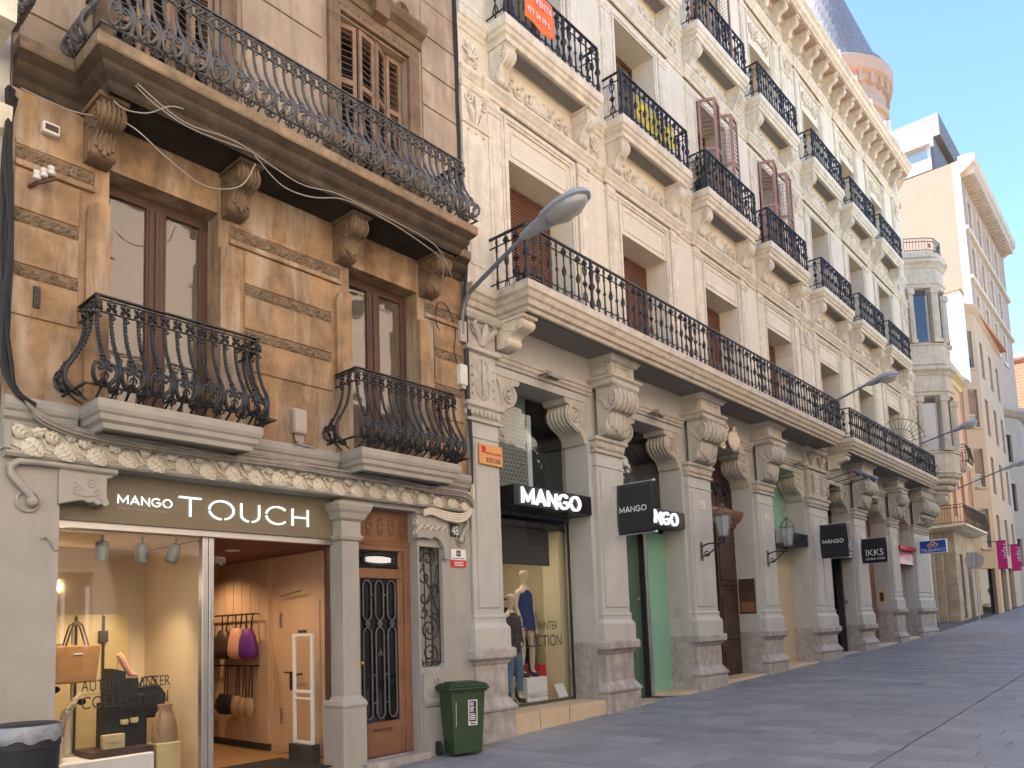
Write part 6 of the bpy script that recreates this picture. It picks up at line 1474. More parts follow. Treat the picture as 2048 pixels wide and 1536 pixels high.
# ------------------------------------------------------------------ banners on poles
def banner(x, z0, z1, label, lines, w=.78, sag=.05):
    t = thing('hanging_banner', (x, 0, z0), label, 'banner', 'black banners on the arcade')
    for z in (z0+.02, z1-.02):
        MB().tube([(x,.08,z),(x,-w-.09,z)], .011, 6).build('pole', 'white_metal', t); MB().ball((x,-w-.1,z), .026, 8).build('pole_tip', 'white_metal', t); MB().box(x-.03, x+.03, .045, .06, z-.04, z+.04).build('pole_plate', 'white_metal', t)
    n = 10; vs = []
    for j in range(n+1):
        for i in range(n+1):
            u, v = i/n, j/n; s_ = .035*math.sin(u*3.3+v*2.1)*math.sin(math.pi*v)
            y = -.06-u*(w-.02)+.035*math.sin(math.pi*v)*(1-2*u)
            vs.append((x-.012+s_, y, z0+.02+v*(z1-z0-.04)))
    cl = MB(); cl.add(vs, [(j*(n+1)+i, j*(n+1)+i+1, (j+1)*(n+1)+i+1, (j+1)*(n+1)+i) for j in range(n) for i in range(n)])
    o = cl.build('cloth', 'cloth_black', t, smooth=True); md = o.modifiers.new('Solidify', 'SOLIDIFY'); md.thickness = .006
    for k in lines:
        if k[0] == 'MANGO': word('MANGO', (x-.055, -.06-w*.10, z0+k[1]), (0,-1,0), (0,0,1), (-1,0,0), .10, w*.74, .019, .003, 'sticker_white', 'lettering', t)
        else: text(k[0], (x-.055, -.06-w*.14, z0+k[1]), k[2], 'sticker_white', t, rot=(R(90), 0, R(-90)), sx=k[3], ext=.002)
    return t
banner(12.45, 3.24, 4.25, 'black cloth banner lettered MANGO nearest the brown building', [('MANGO', .44)])
banner(23.3, 3.26, 4.30, 'black square banner lettered MANGO on the double pier', [('MANGO', .46)])
banner(27.1, 3.26, 4.12, 'black banner lettered IKKS beyond the double pier', [('IKKS', .26, .30, .95), ('GENERAL STORE', .12, .10, .80)])
# spotlights on arms over bay 5
for k in range(3):
    x = 24.7+.75*k; t = thing('arm_spotlight', (x, .1, 5.9), ('first','second','third')[k]+' black arm spotlight over the IKKS shop counting from the double pier', 'lamp', 'arm spotlights')
    MB().tube([(x,.1,5.85),(x,-.75,6.0)], .014, 6).build('arm', 'iron', t); MB().tube([(x,-.74,6.02),(x+.02,-.92,5.86)], [.05,.09], 10).build('lamp_head', 'sign_grey', t)
# floodlights on the lintel
for i, x in enumerate((10.55, 14.2, 22.2)):
    t = thing('floodlight', (x, .05, 5.9), 'grey floodlight on the architrave above '+('the mannequin window','the green glass entrance','the blank beige front')[i], 'lamp', 'floodlights on the architrave')
    b = MB(); b.add([(x-.16,-.16,5.93),(x+.16,-.16,5.93),(x+.12,.0,5.99),(x-.12,.0,5.99),(x-.16,-.20,5.99),(x+.16,-.20,5.99),(x+.11,-.02,6.10),(x-.11,-.02,6.10)], [(0,3,2,1),(4,5,6,7),(0,1,5,4),(1,2,6,5),(2,3,7,6),(3,0,4,7)]); b.build('lamp_housing', 'box_grey', t, bev=.008)
    MB().box(x-.13, x+.13, -.155, -.03, 5.925, 5.945).build('lens', 'dark_pane', t); MB().tube([(x-.2,.1,5.98),(x-.2,-.06,5.98),(x-.15,-.08,5.99)], .012, 5).build('bracket', 'iron', t)
# lanterns
def lantern(x, z, label):
    t = thing('wall_lantern', (x, 0, z), label, 'lantern', 'glazed lanterns on the arcade piers'); y = -.52
    MB().box(x-.06, x+.06, .03, .06, z-.12, z+.30).build('wall_plate', 'frame_brown', t, bev=.006)
    a = MB().tube([(x,.04,z+.20),(x,-.15,z+.26),(x,-.35,z+.24),(x,y,z+.24)], .018, 8); a.tube([(x,.04,z-.04),(x,-.14,z+.02),(x,-.3,z+.14),(x,-.42,z+.24)], .016, 8)
    a.tube([(x, -.09+p[0], z+.04+p[1]) for p in spiral(0, 0, .075, .015, 1.5, R(200), 1, 18)], .012, 6); a.tube([(x, -.40+p[0], z+.28+p[1]) for p in spiral(0, 0, .05, .01, 1.3, R(90), 1, 14)], .010, 6)
    a.tube([(x,y,z+.2),(x,y,z+.40)], [.025,.018], 8); a.build('scroll_arm', 'iron', t, smooth=True)
    z0 = z+.38; h = .46; n = 6; r0, r1 = .115, .185
    fr_ = MB(); gl_ = MB(); pts0 = [(x+r0*math.cos(2*math.pi*k/n+.3), y+r0*math.sin(2*math.pi*k/n+.3)) for k in range(n)]; pts1 = [(x+r1*math.cos(2*math.pi*k/n+.3), y+r1*math.sin(2*math.pi*k/n+.3)) for k in range(n)]
    for k in range(n):
        fr_.tube([(*pts0[k],z0),(*pts1[k],z0+h)], .009, 5); fr_.tube([(*pts0[k],z0),(*pts0[(k+1)%n],z0)], .010, 5); fr_.tube([(*pts1[k],z0+h),(*pts1[(k+1)%n],z0+h)], .014, 5)
        fr_.tube([(*pts1[k],z0+h),(x+(pts1[k][0]-x)*.75,y+(pts1[k][1]-y)*.75,z0+h+.14),(x,y,z0+h+.22)], .008, 5)
        gl_.add([(*pts0[k],z0),(*pts0[(k+1)%n],z0),(*pts1[(k+1)%n],z0+h),(*pts1[k],z0+h)], [(0,1,2,3)])
        fr_.ball((*pts1[k], z0+h+.03), .018, 6)
    fr_.lathe([(.12,-.03),(.09,0),(.03,.0)], (x,y,z0), 10); fr_.lathe([(.02,0),(.05,.02),(.03,.05),(.015,.09),(.001,.1)], (x,y,z0+h+.2), 8)
    fr_.build('lantern_frame', 'iron_grey', t, smooth=True)
    for k in range(n):
        g_ = MB(); g_.add([(*pts0[k],z0),(*pts0[(k+1)%n],z0),(*pts1[(k+1)%n],z0+h),(*pts1[k],z0+h)], [(0,1,2,3)]); g_.build('pane', 'lantern_glass', t)
    MB().lathe([(.001,0),(.03,.02),(.035,.1),(.02,.18),(.001,.2)], (x,y,z0+.06), 8).build('bulb', 'lamp_glass', t, smooth=True)
lantern(15.95, 3.05, 'iron glazed lantern on the pier left of the carved door')
lantern(19.60, 3.05, 'iron glazed lantern on the pier right of the carved door')
for x, z in ((16.1, 4.22), (19.72, 4.22), (27.5, 4.25), (31.4, 4.25)):
    t = thing('number_tile', (x, .03, z), 'small carved number tablet on the pier '+{16.1: 'left of the dark carved door', 19.72: 'right of the dark carved door', 27.5: 'left of the red brown door', 31.4: 'right of the red brown door'}[x], 'number plate', 'carved number tablets')
    MB().ext([(x-.15,z-.05),(x-.11,z-.11),(x+.11,z-.11),(x+.15,z-.05),(x+.15,z+.05),(x+.11,z+.1),(x-.11,z+.1),(x-.15,z+.05)], 'y', .028, .05).build('tablet', 'cream_stone', t, bev=.008)
    text('50' if x < 20 else '52', (x, .026, z-.06), .15, 'cream_stone', t, align='CENTER', ext=.006)
t = thing('phone_sign', (8.95, .04, 4.2), 'orange business sign with a telephone number on the first cream pier', 'sign')
MB().box(8.68, 9.22, .0, .055, 4.17, 4.50).build('plate', 'orange_sign', t, bev=.004); text('8701300', (9.0, -.002, 4.21), .115, 'sticker_black', t, align='CENTER', sx=.85); text('INSTAL.LACIONS', (9.0, -.002, 4.34), .06, 'red_print', t, align='CENTER', sx=.8)
for k in range(3): MB().tube([(8.73+.03*k,-.002,4.36),(8.75+.03*k,-.002,4.41),(8.735+.03*k,-.002,4.46)], .012, 5).build('logo_stroke', 'red_print', t)
# heart tablet relief over the carved door
MB().ball((17.9,.0,6.0), .2, 12, 1.4, .4, 1.3).build('cartouche', 'cream_stone', wb, smooth=True)
c_ = MB()
for s_ in (-1, 1):
    for cx, cz_, r0, a in ((.35,.1,.16,90),(.5,-.12,.13,200),(.22,.3,.1,30)): c_.tube([(17.9+s_*(cx+p[0]), .06, 6.0+cz_+p[1]) for p in spiral(0, 0, r0, .02, 1.5, R(a), 1, 18)], .032, 6)
c_.build('cartouche_scroll', 'cream_stone', wb, smooth=True)

# ------------------------------------------------------------------ sale banners and plants on the balconies
def cloth_banner(x0, x1, z0, z1, y, m, name, label, holes=False):
    t = thing(name, ((x0+x1)/2, y, z0), label, 'banner'); n = 12; vs = []
    for j in range(n+1):
        for i in range(n+1):
            u, v = i/n, j/n; vs.append((x0+(x1-x0)*u, y-.02*math.sin(u*7+v*3), z0+(z1-z0)*v-.10*math.sin(math.pi*u)*(1 if holes else .4)+(.06*math.sin(u*9)*(1-v) if holes else 0)))
    fs = [(j*(n+1)+i, j*(n+1)+i+1, (j+1)*(n+1)+i+1, (j+1)*(n+1)+i) for j in range(n) for i in range(n) if not (holes and ((i*7+j*5) % 11 < 3))]
    c = MB(); c.add(vs, fs); o = c.build('cloth', m, t, smooth=True); o.modifiers.new('Solidify', 'SOLIDIFY').thickness = .004; return t
t = cloth_banner(9.72, 10.55, 12.18, 12.85, -.42, 'orange_banner', 'sale_banner', 'orange EN VENTA sale banner on the first upper balcony rail')
text('EN VENTA', (9.76, -.455, 12.56), .19, 'sticker_white', t, sx=.80); text('977 34 19 6', (9.76, -.455, 12.28), .17, 'sticker_white', t, sx=.78)
cloth_banner(13.5, 15.2, 12.2, 12.8, -.30, 'yellow_banner', 'protest_banner', 'torn yellow banner behind the second upper balcony rail', True)
def potted(x, y, z, r_, h, label, n=60, spread=.3):
    t = thing('potted_plant', (x, y, z), label, 'plant'); rp = random.Random(int(x*10))
    MB().lathe([(r_*.7,0),(r_,h),(r_*1.05,h),(r_*.9,h-.02),(.01,h-.03)], (x,y,z), 14).build('pot', 'bin_black' if x < 20 else 'terracotta', t, smooth=True)
    mb = MB()
    for k in range(n):
        a, b = rp.uniform(0, 6.28), rp.uniform(.3, 1.3); l_ = rp.uniform(.4, 1)*spread; p = Vector((x, y, z+h))+Vector((math.cos(a)*l_*math.cos(b)*1.2, math.sin(a)*l_*math.cos(b), l_*math.sin(b)*1.6)); d = Vector((rp.uniform(-1,1), rp.uniform(-1,1), rp.uniform(-.6,.4))).normalized()*.075; s_ = d.orthogonal().normalized()*.028
        mb.add([p-d, p+s_, p+d, p-s_], [(0,1,2,3)])
    st_ = MB()
    for k in range(7): a = k*.9; st_.tube([(x,y,z+h-.03),(x+math.cos(a)*.08*spread/.3,y+math.sin(a)*.06,z+h+spread*.8)], .006, 4)
    st_.build('stem', 'leaf_green', t); tag(mb.build('foliage', 'leaf_green', t), kind='stuff')
potted(CEN[2]-1.15, -.12, 11.94, .17, .36, 'leafy plant in a dark pot on the balcony with pink shutters', 160, .45)
potted(33.4, -.45, 7.08, .15, .25, 'green shrub in a pot near the far end of the second long balcony', 160, .42)
potted(36.3, -.35, 7.08, .14, .22, 'green shrub at the foot of the corner bay', 140, .38)
# fan of spikes dividing the second long balcony
fs_ = thing('spiked_fan_screen', (31.6, -.3, 8.0), 'iron fan of spikes dividing the second long balcony', 'screen'); f_ = MB()
for k in range(15):
    a = R(8+k*11.5); f_.tube([(31.7,-.35-.5*math.cos(a)*.35,8.0+.35*math.sin(a)),(31.7,-.35-1.0*math.cos(a),8.0+1.15*math.sin(a))], [.012,.006], 5)
for r0 in (.55, .9): f_.tube([(31.7,-.35-r0*math.cos(R(a)),8.0+r0*1.1*math.sin(R(a))) for a in range(5, 176, 10)], .012, 5)
f_.build('spikes', 'iron', fs_)

# ------------------------------------------------------------------ street lamps on wall arms
def street_lamp(x, y0, z0, y1, z1, y2, z2, label, elbow=None):
    t = thing('street_lamp', (x, y0, z0), label, 'street lamp', 'grey cobra head lamps on wall arms')
    pts = ([(x-.02,y0,elbow),(x-.02,y0-.02,z0-.25),(x-.015,y0-.12,z0-.02),(x,y0-.3,z0+.12)] if elbow else [(x,y0,z0)])+[(x,y1,z1)]
    MB().tube(smoothp(pts, 6) if elbow else pts, .034, 10).build('arm', 'arm_grey', t, smooth=True)
    MB().box(x-.07, x+.07, y0-.02, y0+.06, (elbow or z0)-.12, (elbow or z0)+.22).build('wall_bracket', 'box_grey', t, bev=.008)
    d = Vector((0, y2-y1, z2-z1)); L_ = d.length; d.normalize(); upv = Vector((1,0,0)).cross(d); upv = upv if upv.z > 0 else -upv
    def P(u, s_, w): q = Vector((x,y1,z1))+d*u*L_+Vector((s_,0,0))+upv*w; return tuple(q)
    secs = [(-.06,.045,.045,-.045),(.06,.09,.075,-.085),(.3,.125,.10,-.09),(.36,.18,.125,-.07),(.6,.22,.145,-.04),(.85,.20,.13,-.035),(.97,.13,.09,-.02),(1.02,.03,.03,0)]
    n = 18; mb = MB(); vs = []
    for u, w, hi, lo in secs:
        for k in range(n):
            a = 2*math.pi*k/n; s_ = w*math.cos(a); q = hi*math.sin(a) if math.sin(a) > 0 else -lo*math.sin(a)
            vs.append(P(u, s_, q))
    fs = [(i*n+k, i*n+(k+1)%n, (i+1)*n+(k+1)%n, (i+1)*n+k) for i in range(len(secs)-1) for k in range(n)]
    mb.add(vs, fs+[tuple(range(n))[::-1], tuple(range((len(secs)-1)*n, len(secs)*n))]); mb.build('lamp_head', 'lamp_grey', t, smooth=True)
    b = MB(); vs = []; bs = [(.40,.02,-.03),(.44,.145,-.12),(.6,.19,-.18),(.8,.175,-.175),(.93,.11,-.11),(.97,.02,-.03)]
    for u, w, lo in bs:
        for k in range(13):
            a = math.pi+math.pi*k/12; vs.append(P(u, w*math.cos(a), -.02+(lo+.02)*-math.sin(a)))
    b.add(vs, [(i*13+k, i*13+k+1, (i+1)*13+k+1, (i+1)*13+k) for i in range(len(bs)-1) for k in range(12)]); b.build('glass_bowl', 'lamp_glass', t, smooth=True)
    MB().tube([P(.37, .183*math.cos(R(a)), .128*math.sin(R(a))) for a in range(0, 181, 15)], .004, 4).build('seam', 'arm_grey', t)
street_lamp(8.42, .03, 6.78, -1.30, 7.34, -2.45, 7.53, 'nearest street lamp, reaching out from the joint between brown and cream buildings', 6.2)
street_lamp(24.1, .05, 7.95, -1.5, 8.45, -2.35, 8.56, 'street lamp crossing in front of the end of the first long balcony')
street_lamp(36.3, .09, 8.78, -1.28, 9.13, -2.22, 9.35, 'street lamp in front of the corner bay')
street_lamp(47.0, .7, 8.2, -1.45, 8.9, -2.6, 9.2, 'farthest street lamp, cut by the picture edge')

# ------------------------------------------------------------------ green wheeled bin
gzb = -.165; t = thing('wheelie_bin', (8.35, -.25, gzb), 'green wheeled refuse bin in front of the pier at number 48', 'bin')
bx0, bx1, by0, by1 = 7.92, 8.46, -.42, .0
b = MB(); z0, z1 = gzb+.03, gzb+.90
b.add([(bx0+.05,by0+.04,z0),(bx1-.05,by0+.04,z0),(bx1-.05,by1-.06,z0),(bx0+.05,by1-.06,z0),(bx0,by0,z1),(bx1,by0,z1),(bx1,by1,z1),(bx0,by1,z1)], [(0,3,2,1),(4,5,6,7),(0,1,5,4),(1,2,6,5),(2,3,7,6),(3,0,4,7)])
b.build('bin_body', 'bin_green', t, bev=.03, seg=2)
l_ = MB(); 
for k, (o, za, zb) in enumerate(((.025,.88,.905),(.045,.91,.945),(.03,.948,.975),(.01,.978,.995))): l_.box(bx0-o, bx1+o, by0-o, by1+o*.5, gzb+za, gzb+zb)
l_.box(bx0+.06, bx1-.06, by0+.05, by1-.05, gzb+.995, gzb+1.015); l_.build('lid', 'bin_green', t, bev=.008)
MB().tube([(bx0-.02,by1+.02,gzb+.93),(bx0-.02,by1+.07,gzb+.95),(bx1+.02,by1+.07,gzb+.95),(bx1+.02,by1+.02,gzb+.93)], .016, 8).build('handle', 'bin_green', t)
for x in (bx0-.04, bx1+.01):
    w_ = MB(); w_.lathe([(.03,-.03),(.085,-.03),(.1,-.02),(.1,.02),(.085,.03),(.03,.03)], (0,0,0), 20); o = inst('wheel', w_.mesh('wheel', 'black_rubber', smooth=True), (x, -.06, gzb+.10), 0, t, rot=(0, R(90), 0))
s_ = thing('bin_sticker', (8.3, -.43, .2), 'white rimmed sign sticker on the front of the green bin', 'sticker')
def on_bin(u, z, d): q = (z-gzb-.03)/.87; return (bx0+u, by0+.04*(1-q)-d, z)
def sq(u0, u1, z0, z1, d, m, nm):
    q = MB(); q.add([on_bin(u0,z0,d), on_bin(u1,z0,d), on_bin(u1,z1,d), on_bin(u0,z1,d)], [(0,1,2,3)]); o = q.build(nm, m, s_); o.modifiers.new('Solidify', 'SOLIDIFY').thickness = -.001; return o
sq(.265,.405,.25,.60,.003,'sticker_white','border'); sq(.28,.39,.30,.585,.005,'sticker_black','print_field')
rs = random.Random(4)
for z in (.55,.525,.49,.465,.44,.40,.375,.35,.325): sq(.29,.29+rs.uniform(.05,.09),z,z+.014,.0065,'sticker_white','print_line')
sq(.29,.38,.265,.282,.0065,'sticker_black','print_line'); sq(.075,.082,.25,.58,.003,'white_metal','scratch')
RB = Matrix.Translation((8.19, -.21, 0)) @ Matrix.Translation((-.36, -.10, 0)) @ Matrix.Rotation(R(-19), 4, 'Z') @ Matrix.Translation((-8.19, .21, 0))
for o in (t, s_): o.matrix_basis = RB @ o.matrix_basis
# litter bin at the left edge with its plastic liner
t = thing('litter_bin', (2.3, -.3, -.3), 'black round litter bin with a grey plastic liner at the foot of the pillar', 'bin')
MB().lathe([(.25,0),(.27,.1),(.29,1.0),(.30,1.06)], (2.33,-.32,-.33), 28).build('bin_body', 'bin_black', t, smooth=True)
ln = MB(); vs = []; n = 44; rb_ = random.Random(2)
for j, (r_, z) in enumerate(((.27,1.20),(.300,1.215),(.310,1.19),(.313,1.15),(.315,1.11),(.311,1.08))):
    for k in range(n): vs.append((2.33+(r_+rb_.uniform(-.003,.004))*math.cos(2*math.pi*k/n), -.32+(r_+rb_.uniform(-.003,.004))*math.sin(2*math.pi*k/n), -.33+z+(.012*math.sin(k*1.3)+rb_.uniform(-.01,.01) if j > 3 else 0)))
ln.add(vs, [(j*n+k, j*n+(k+1)%n, (j+1)*n+(k+1)%n, (j+1)*n+k) for j in range(5) for k in range(n)]); ln.build('plastic_liner', 'plastic_bag', t, smooth=True)
MB().lathe([(.29,1.02),(.30,1.02),(.30,1.2),(.27,1.22)], (2.33,-.32,-.33), 28).build('rim', 'bin_black', t, smooth=True)

# ------------------------------------------------------------------ neighbour at the left edge
t = thing('neighbour_house', (-2, .1, -.4), 'pale plastered house at the left edge with a balcony end showing', 'building')
wall_mesh(-9, 2.19, -1, 14.5, .13, .6, [(-1.6,-.4,4,6.4),(-5,-3.8,4,6.4),(-1.6,-.4,7.8,10.2),(-5,-3.8,7.8,10.2),(-2.2,1.2,-1,3.0)]).build('wall', 'opposite_cream', t)
MB().box(-9, 2.19, .8, .9, -1, 14.5).build('inner_wall', 'interior_dark', t)
MB().sweep([(-9,.13),(2.18,.13)], [(0,6.55),(.1,6.58),(.16,6.72),(.16,6.8),(0,6.84)]).build('string_course', 'cream_stone', t)
bn = MB().box(-2.2, 2.05, -.55, .13, 7.3, 7.55).build('balcony', 'cream_stone', t)
MB().tube([(2.0,.1,8.45),(2.0,-.5,8.45),(-2.1,-.5,8.45)], .02, 6).build('handrail', 'iron', bn)
for k in range(20): inst('baluster', BP, (1.95-.2*k, -.5, 7.55), 0, bn, (1, 1, .9))
for k in range(4): inst('baluster', BF, (2.0, -.42+.13*k, 7.55), R(90), bn, (1, 1, .9))
MB().box(-9, 2.19, .6, 10, 14.2, 14.4).build('roof', 'terracotta', t)

# ================================================================== BEYOND THE SIDE STREET
# yellow corner house
yh = thing('yellow_house', (48, .8, 1.0), 'yellow and orange striped corner house with a stone ground floor beyond the side street', 'building')
X0, Y0 = 45.0, .78
def face_wall(p, q, z0, z1, m, parent, name='wall', th=.4, holes=()):
    """upright wall from p to q in plan (outside on the right-hand side), holes=(u0,u1,z0,z1) along its length"""
    L_ = (Vector(q)-Vector(p)).length; a = math.atan2(q[1]-p[1], q[0]-p[0])
    me = wall_mesh(0, L_, z0, z1, 0, th, list(holes)).mesh(name, m); return inst(name, me, (p[0], p[1], 0), a, parent)
def face_box(p, q, u0, u1, d0, d1, z0, z1, m, name, parent, bev=0):
    a = math.atan2(q[1]-p[1], q[0]-p[0]); return inst(name, MB().box(u0, u1, -d1, -d0, z0, z1).mesh(name, m, bev=bev), (p[0], p[1], 0), a, parent)
sideP, sideQ = (X0, 12), (X0, Y0); frP, frQ = (X0, Y0), (51.2, 1.0)
face_wall(sideP, sideQ, -.5, 6.1, 'side_stone', yh, 'stone_wall'); face_wall(frP, frQ, -.5, 6.1, 'side_stone', yh, 'stone_wall', holes=[(1.2,2.1,1.2,4.6),(3.3,4.6,.9,4.8)])
face_wall(sideP, sideQ, 6.1, 14.8, 'yellow_plaster', yh); face_wall(frP, frQ, 6.1, 14.8, 'orange_plaster', yh, holes=[(.9,2.0,6.6,9.2),(3.6,4.7,6.6,9.2),(.9,2.0,10.3,12.8),(3.6,4.7,10.3,12.8)])
for u in (.9, 3.6):
    for z0, z1 in ((6.6, 9.2), (10.3, 12.8)): face_box(frP, frQ, u, u+1.1, -.3, -.25, z0, z1, 'box_grey', 'window', yh)
face_box(frP, frQ, 1.2, 2.1, -.3, -.25, 1.2, 4.6, 'dark_pane', 'window', yh); face_box(frP, frQ, 3.3, 4.6, -.3, -.25, .9, 4.8, 'roller_grey', 'roller_door', yh)
for k in range(6):
    z = 1.9+k*.66; face_box(sideP, sideQ, 4, 11.22, .0, .02, z-.62, z-.02, 'side_stone', 'stone_course', yh, .01)
for k in range(7): face_box(frP, frQ, 0, 1.15, .0, .02, 1.3+k*.66, 1.92+k*.66, 'side_stone', 'quoin', yh, .01)
co = MB().sweep([(X0,12),(X0,Y0),(51.2,1.0)], [(0,14.3),(.1,14.35),(.15,14.6),(.4,14.75),(.45,15.0),(0,15.1)]); co.build('cornice', 'yellow_plaster', yh)
for z, dp in ((5.95, .75), (9.6, .45), ):
    bl = MB().sweep([(X0,4.5),(X0,Y0),(50.8,.97)] if z < 7 else [(X0+2.6,Y0),(X0+4.4,.85)], [(0,z-.25),(dp*.5,z-.2),(dp,z-.05),(dp,z+.05),(0,z+.06)]); o = bl.build('balcony', 'cream_stone', yh)
    pth = [(X0-dp+.05,4.5),(X0-dp+.05,Y0-dp+.05),(50.8,.97-dp)] if z < 7 else [(X0+2.6,Y0),(X0+2.6,Y0-dp),(X0+4.4,.85-dp),(X0+4.4,.85)]
    rb = MB()
    for a, b in zip(pth, pth[1:]):
        n = max(2, int((Vector(b)-Vector(a)).length/.14)); nx = (Vector(b)-Vector(a)).normalized(); no = Vector((nx.y,-nx.x))
        for i in range(n+1):
            p = Vector(a)+(Vector(b)-Vector(a))*i/n; rb.tube([(p.x,p.y,z+.06),(p.x+no.x*.12,p.y+no.y*.12,z+.3),(p.x+no.x*.06,p.y+no.y*.06,z+.6),(p.x,p.y,z+1.05)], .009, 4)
    for h in (.15, .9, 1.05): rb.tube([(p[0],p[1],z+h) for p in pth], .02, 5)
    tag(rb.build('railing_bars', 'iron', o), kind='stuff')
dpip = MB()
for y, m in ((1.75, 0), (1.35, 0)): dpip.tube([(X0-.06,y,1.0),(X0-.06,y,5.6)], .06, 8)
dpip.build('drain_pipe', 'box_grey', yh, smooth=True); MB().tube([(51.05,.82,6),(51.05,.82,14.4)], .06, 8).build('drain_pipe', 'salmon_plaster', yh, smooth=True)
MB().box(X0+.2, 51.2, 1.2, 12, 14.8, 14.95).build('roof', 'terracotta', yh)
t = thing('no_entry_sign', (43.6, -.2, gz(43.6)), 'round traffic sign seen from the back on a grey post at the side street', 'traffic sign')
MB().tube([(43.6,-.3,gz(43.6)),(43.6,-.3,4.5)], .03, 8).build('post', 'lamp_grey', t); dsk = MB().lathe([(.001,-.01),(.42,-.01),(.42,.01),(.001,.01)], (0,0,0), 24).mesh('disc', 'box_grey'); inst('disc', dsk, (43.65, -.3, 4.05), 0, t, rot=(0, R(90), R(8)))
MB().box(43.56, 43.62, -.36, -.24, 3.7, 4.4).build('sign_clamp', 'lamp_grey', t)
# white party wall above the yellow house, beige apartment house, tall rose house
pw_ = thing('white_party_wall', (50, 3, 14), 'bare white party wall rising above the yellow house roof', 'wall'); MB().box(49.6, 50.6, .25, 6, 14.7, 20.0).build('wall', 'white_wall', pw_); MB().box(49.5, 50.7, .2, 6, 20.0, 20.15).build('coping', 'terracotta', pw_)
be = thing('beige_apartments', (54, 0, 1.2), 'beige plain apartment house with roller blinds beyond the yellow house', 'building')
P0, P1, P2 = (51.25, 1.05), (52.6, .15), (63, .55)
wins = [(.35,1.35,5.2+k*3.6,7.5+k*3.6) for k in range(4)]
L01 = (Vector(P1)-Vector(P0)).length
wins = [(L01*.40, L01*.82, z0, z1) for _, _, z0, z1 in wins]
face_wall(P0, P1, -.2, 19.8, 'beige_plaster', be, holes=wins+[(L01*.15, L01*.85, .9, 4.0)]); face_box(P0, P1, L01*.15, L01*.85, -.3, -.25, .9, 4.0, 'dark_pane', 'shop_window', be)
w2 = [(u,u+1.2,z0-.2,z1-.2) for u in (1.4,5.0,8.2) for _, _, z0, z1 in wins]+[(1.0,3.4,1.0,4.2),(4.6,7.0,1.0,4.2)]
face_wall(P1, P2, -.2, 19.8, 'beige_plaster', be, holes=w2)
for k, (u0, u1, z0, z1) in enumerate(wins):
    o = face_box(P0, P1, u0, u1, -.2, -.15, z0, z1, 'white_metal', 'window', be); face_box(P0, P1, u0+.06, u1-.06, -.15, -.13, z0+.8, z1-.05, 'shutter_brown', 'blind', o); face_box(P0, P1, u0+.06, u1-.06, -.15, -.13, z0+.06, z0+.75, 'dark_pane', 'pane', o); face_box(P0, P1, u0-.08, u1+.08, 0, .1, z0-.12, z0, 'beige_plaster', 'sill', o)
for k, (u0, u1, z0, z1) in enumerate(w2): face_box(P1, P2, u0, u1, -.25, -.2, z0, z1, 'dark_pane', 'window', be)
MB().sweep([P0, P1, P2], [(0,19.4),(.1,19.5),(.25,19.7),(.25,19.9),(0,20.0)]).build('cornice', 'beige_plaster', be); MB().box(53, 63, 0, 8, 19.6, 19.8).build('roof', 'terracotta', be)
MB().box(51.3, 51.4, 1.0, 9, -.2, 19.8).build('party_wall', 'beige_plaster', be)
ro = thing('rose_apartments', (60, 3, 1.5), 'tall peach and rose apartment block with bracketed eaves rising behind the corner', 'building')
Q0, Q1, Q2 = (57.0, 16), (57.0, .85), (74, 1.0)
face_wall(Q0, Q1, -.2, 31.5, 'rose_plaster', ro); hs = [(u, u+1.3, z, z+2.2) for u in (1.6, 5.0, 8.4, 11.8) for z in (20.6, 24.0, 27.3)]
face_wall(Q1, Q2, -.2, 31.5, 'salmon_plaster', ro, holes=hs)
for u0, u1, z0, z1 in hs: 
    o = face_box(Q1, Q2, u0, u1, -.25, -.2, z0, z1, 'curtain', 'window', ro); face_box(Q1, Q2, u0-.25, u1+.25, 0, .08, z0-.3, z0, 'cream_stone', 'sill', o); face_box(Q1, Q2, u0-.25, u0, 0, .06, z0, z1+.3, 'cream_stone', 'surround', o); face_box(Q1, Q2, u1, u1+.25, 0, .06, z0, z1+.3, 'cream_stone', 'surround', o)
for z in (23.3, 26.7): MB().sweep([Q1, Q2], [(0,z),(.2,z+.05),(.25,z+.2),(0,z+.3)]).build('string_course', 'cream_stone', ro)
MB().sweep([(57,.85),(58.3,.84)], [(0,20),(.05,20),(.05,31),(0,31)]).build('corner_strip', 'grey_plaster', ro)
MB().sweep([Q1, Q2], [(0,30.6),(.2,30.7),(.9,31.2),(.95,31.5),(.95,31.7),(0,31.8)]).build('eaves', 'cream_stone', ro)
for k in range(26): face_box(Q1, Q2, .4+k*.62, .7+k*.62, 0, .8, 30.5, 31.15, 'cream_stone', 'eaves_bracket', ro)
tp = MB().box(57.2, 66, 2.2, 14, 31.5, 34.0); tp.build('attic', 'attic_grey', ro)
at = MB().ext([(57.15,31.6),(57.15,33.4),(57.05,33.5),(56.6,33.4),(56.6,33.3),(57.0,33.3),(57.0,31.6)], 'y', 2.4, 14); at.build('terrace_glazing', 'white_metal', ro)
for k in range(6): MB().box(56.98, 57.0, 2.6+k*1.7, 4.1+k*1.7, 31.6, 33.25).build('terrace_pane', 'pane', ro)
MB().box(57.3, 66, 1.8, 14, 34.0, 35.6).build('roof_house', 'attic_grey', ro)
MB().tube([(56.95,6.3,20),(56.95,6.3,30.5)], .25, 8).build('flue', 'tower_plaster', ro)
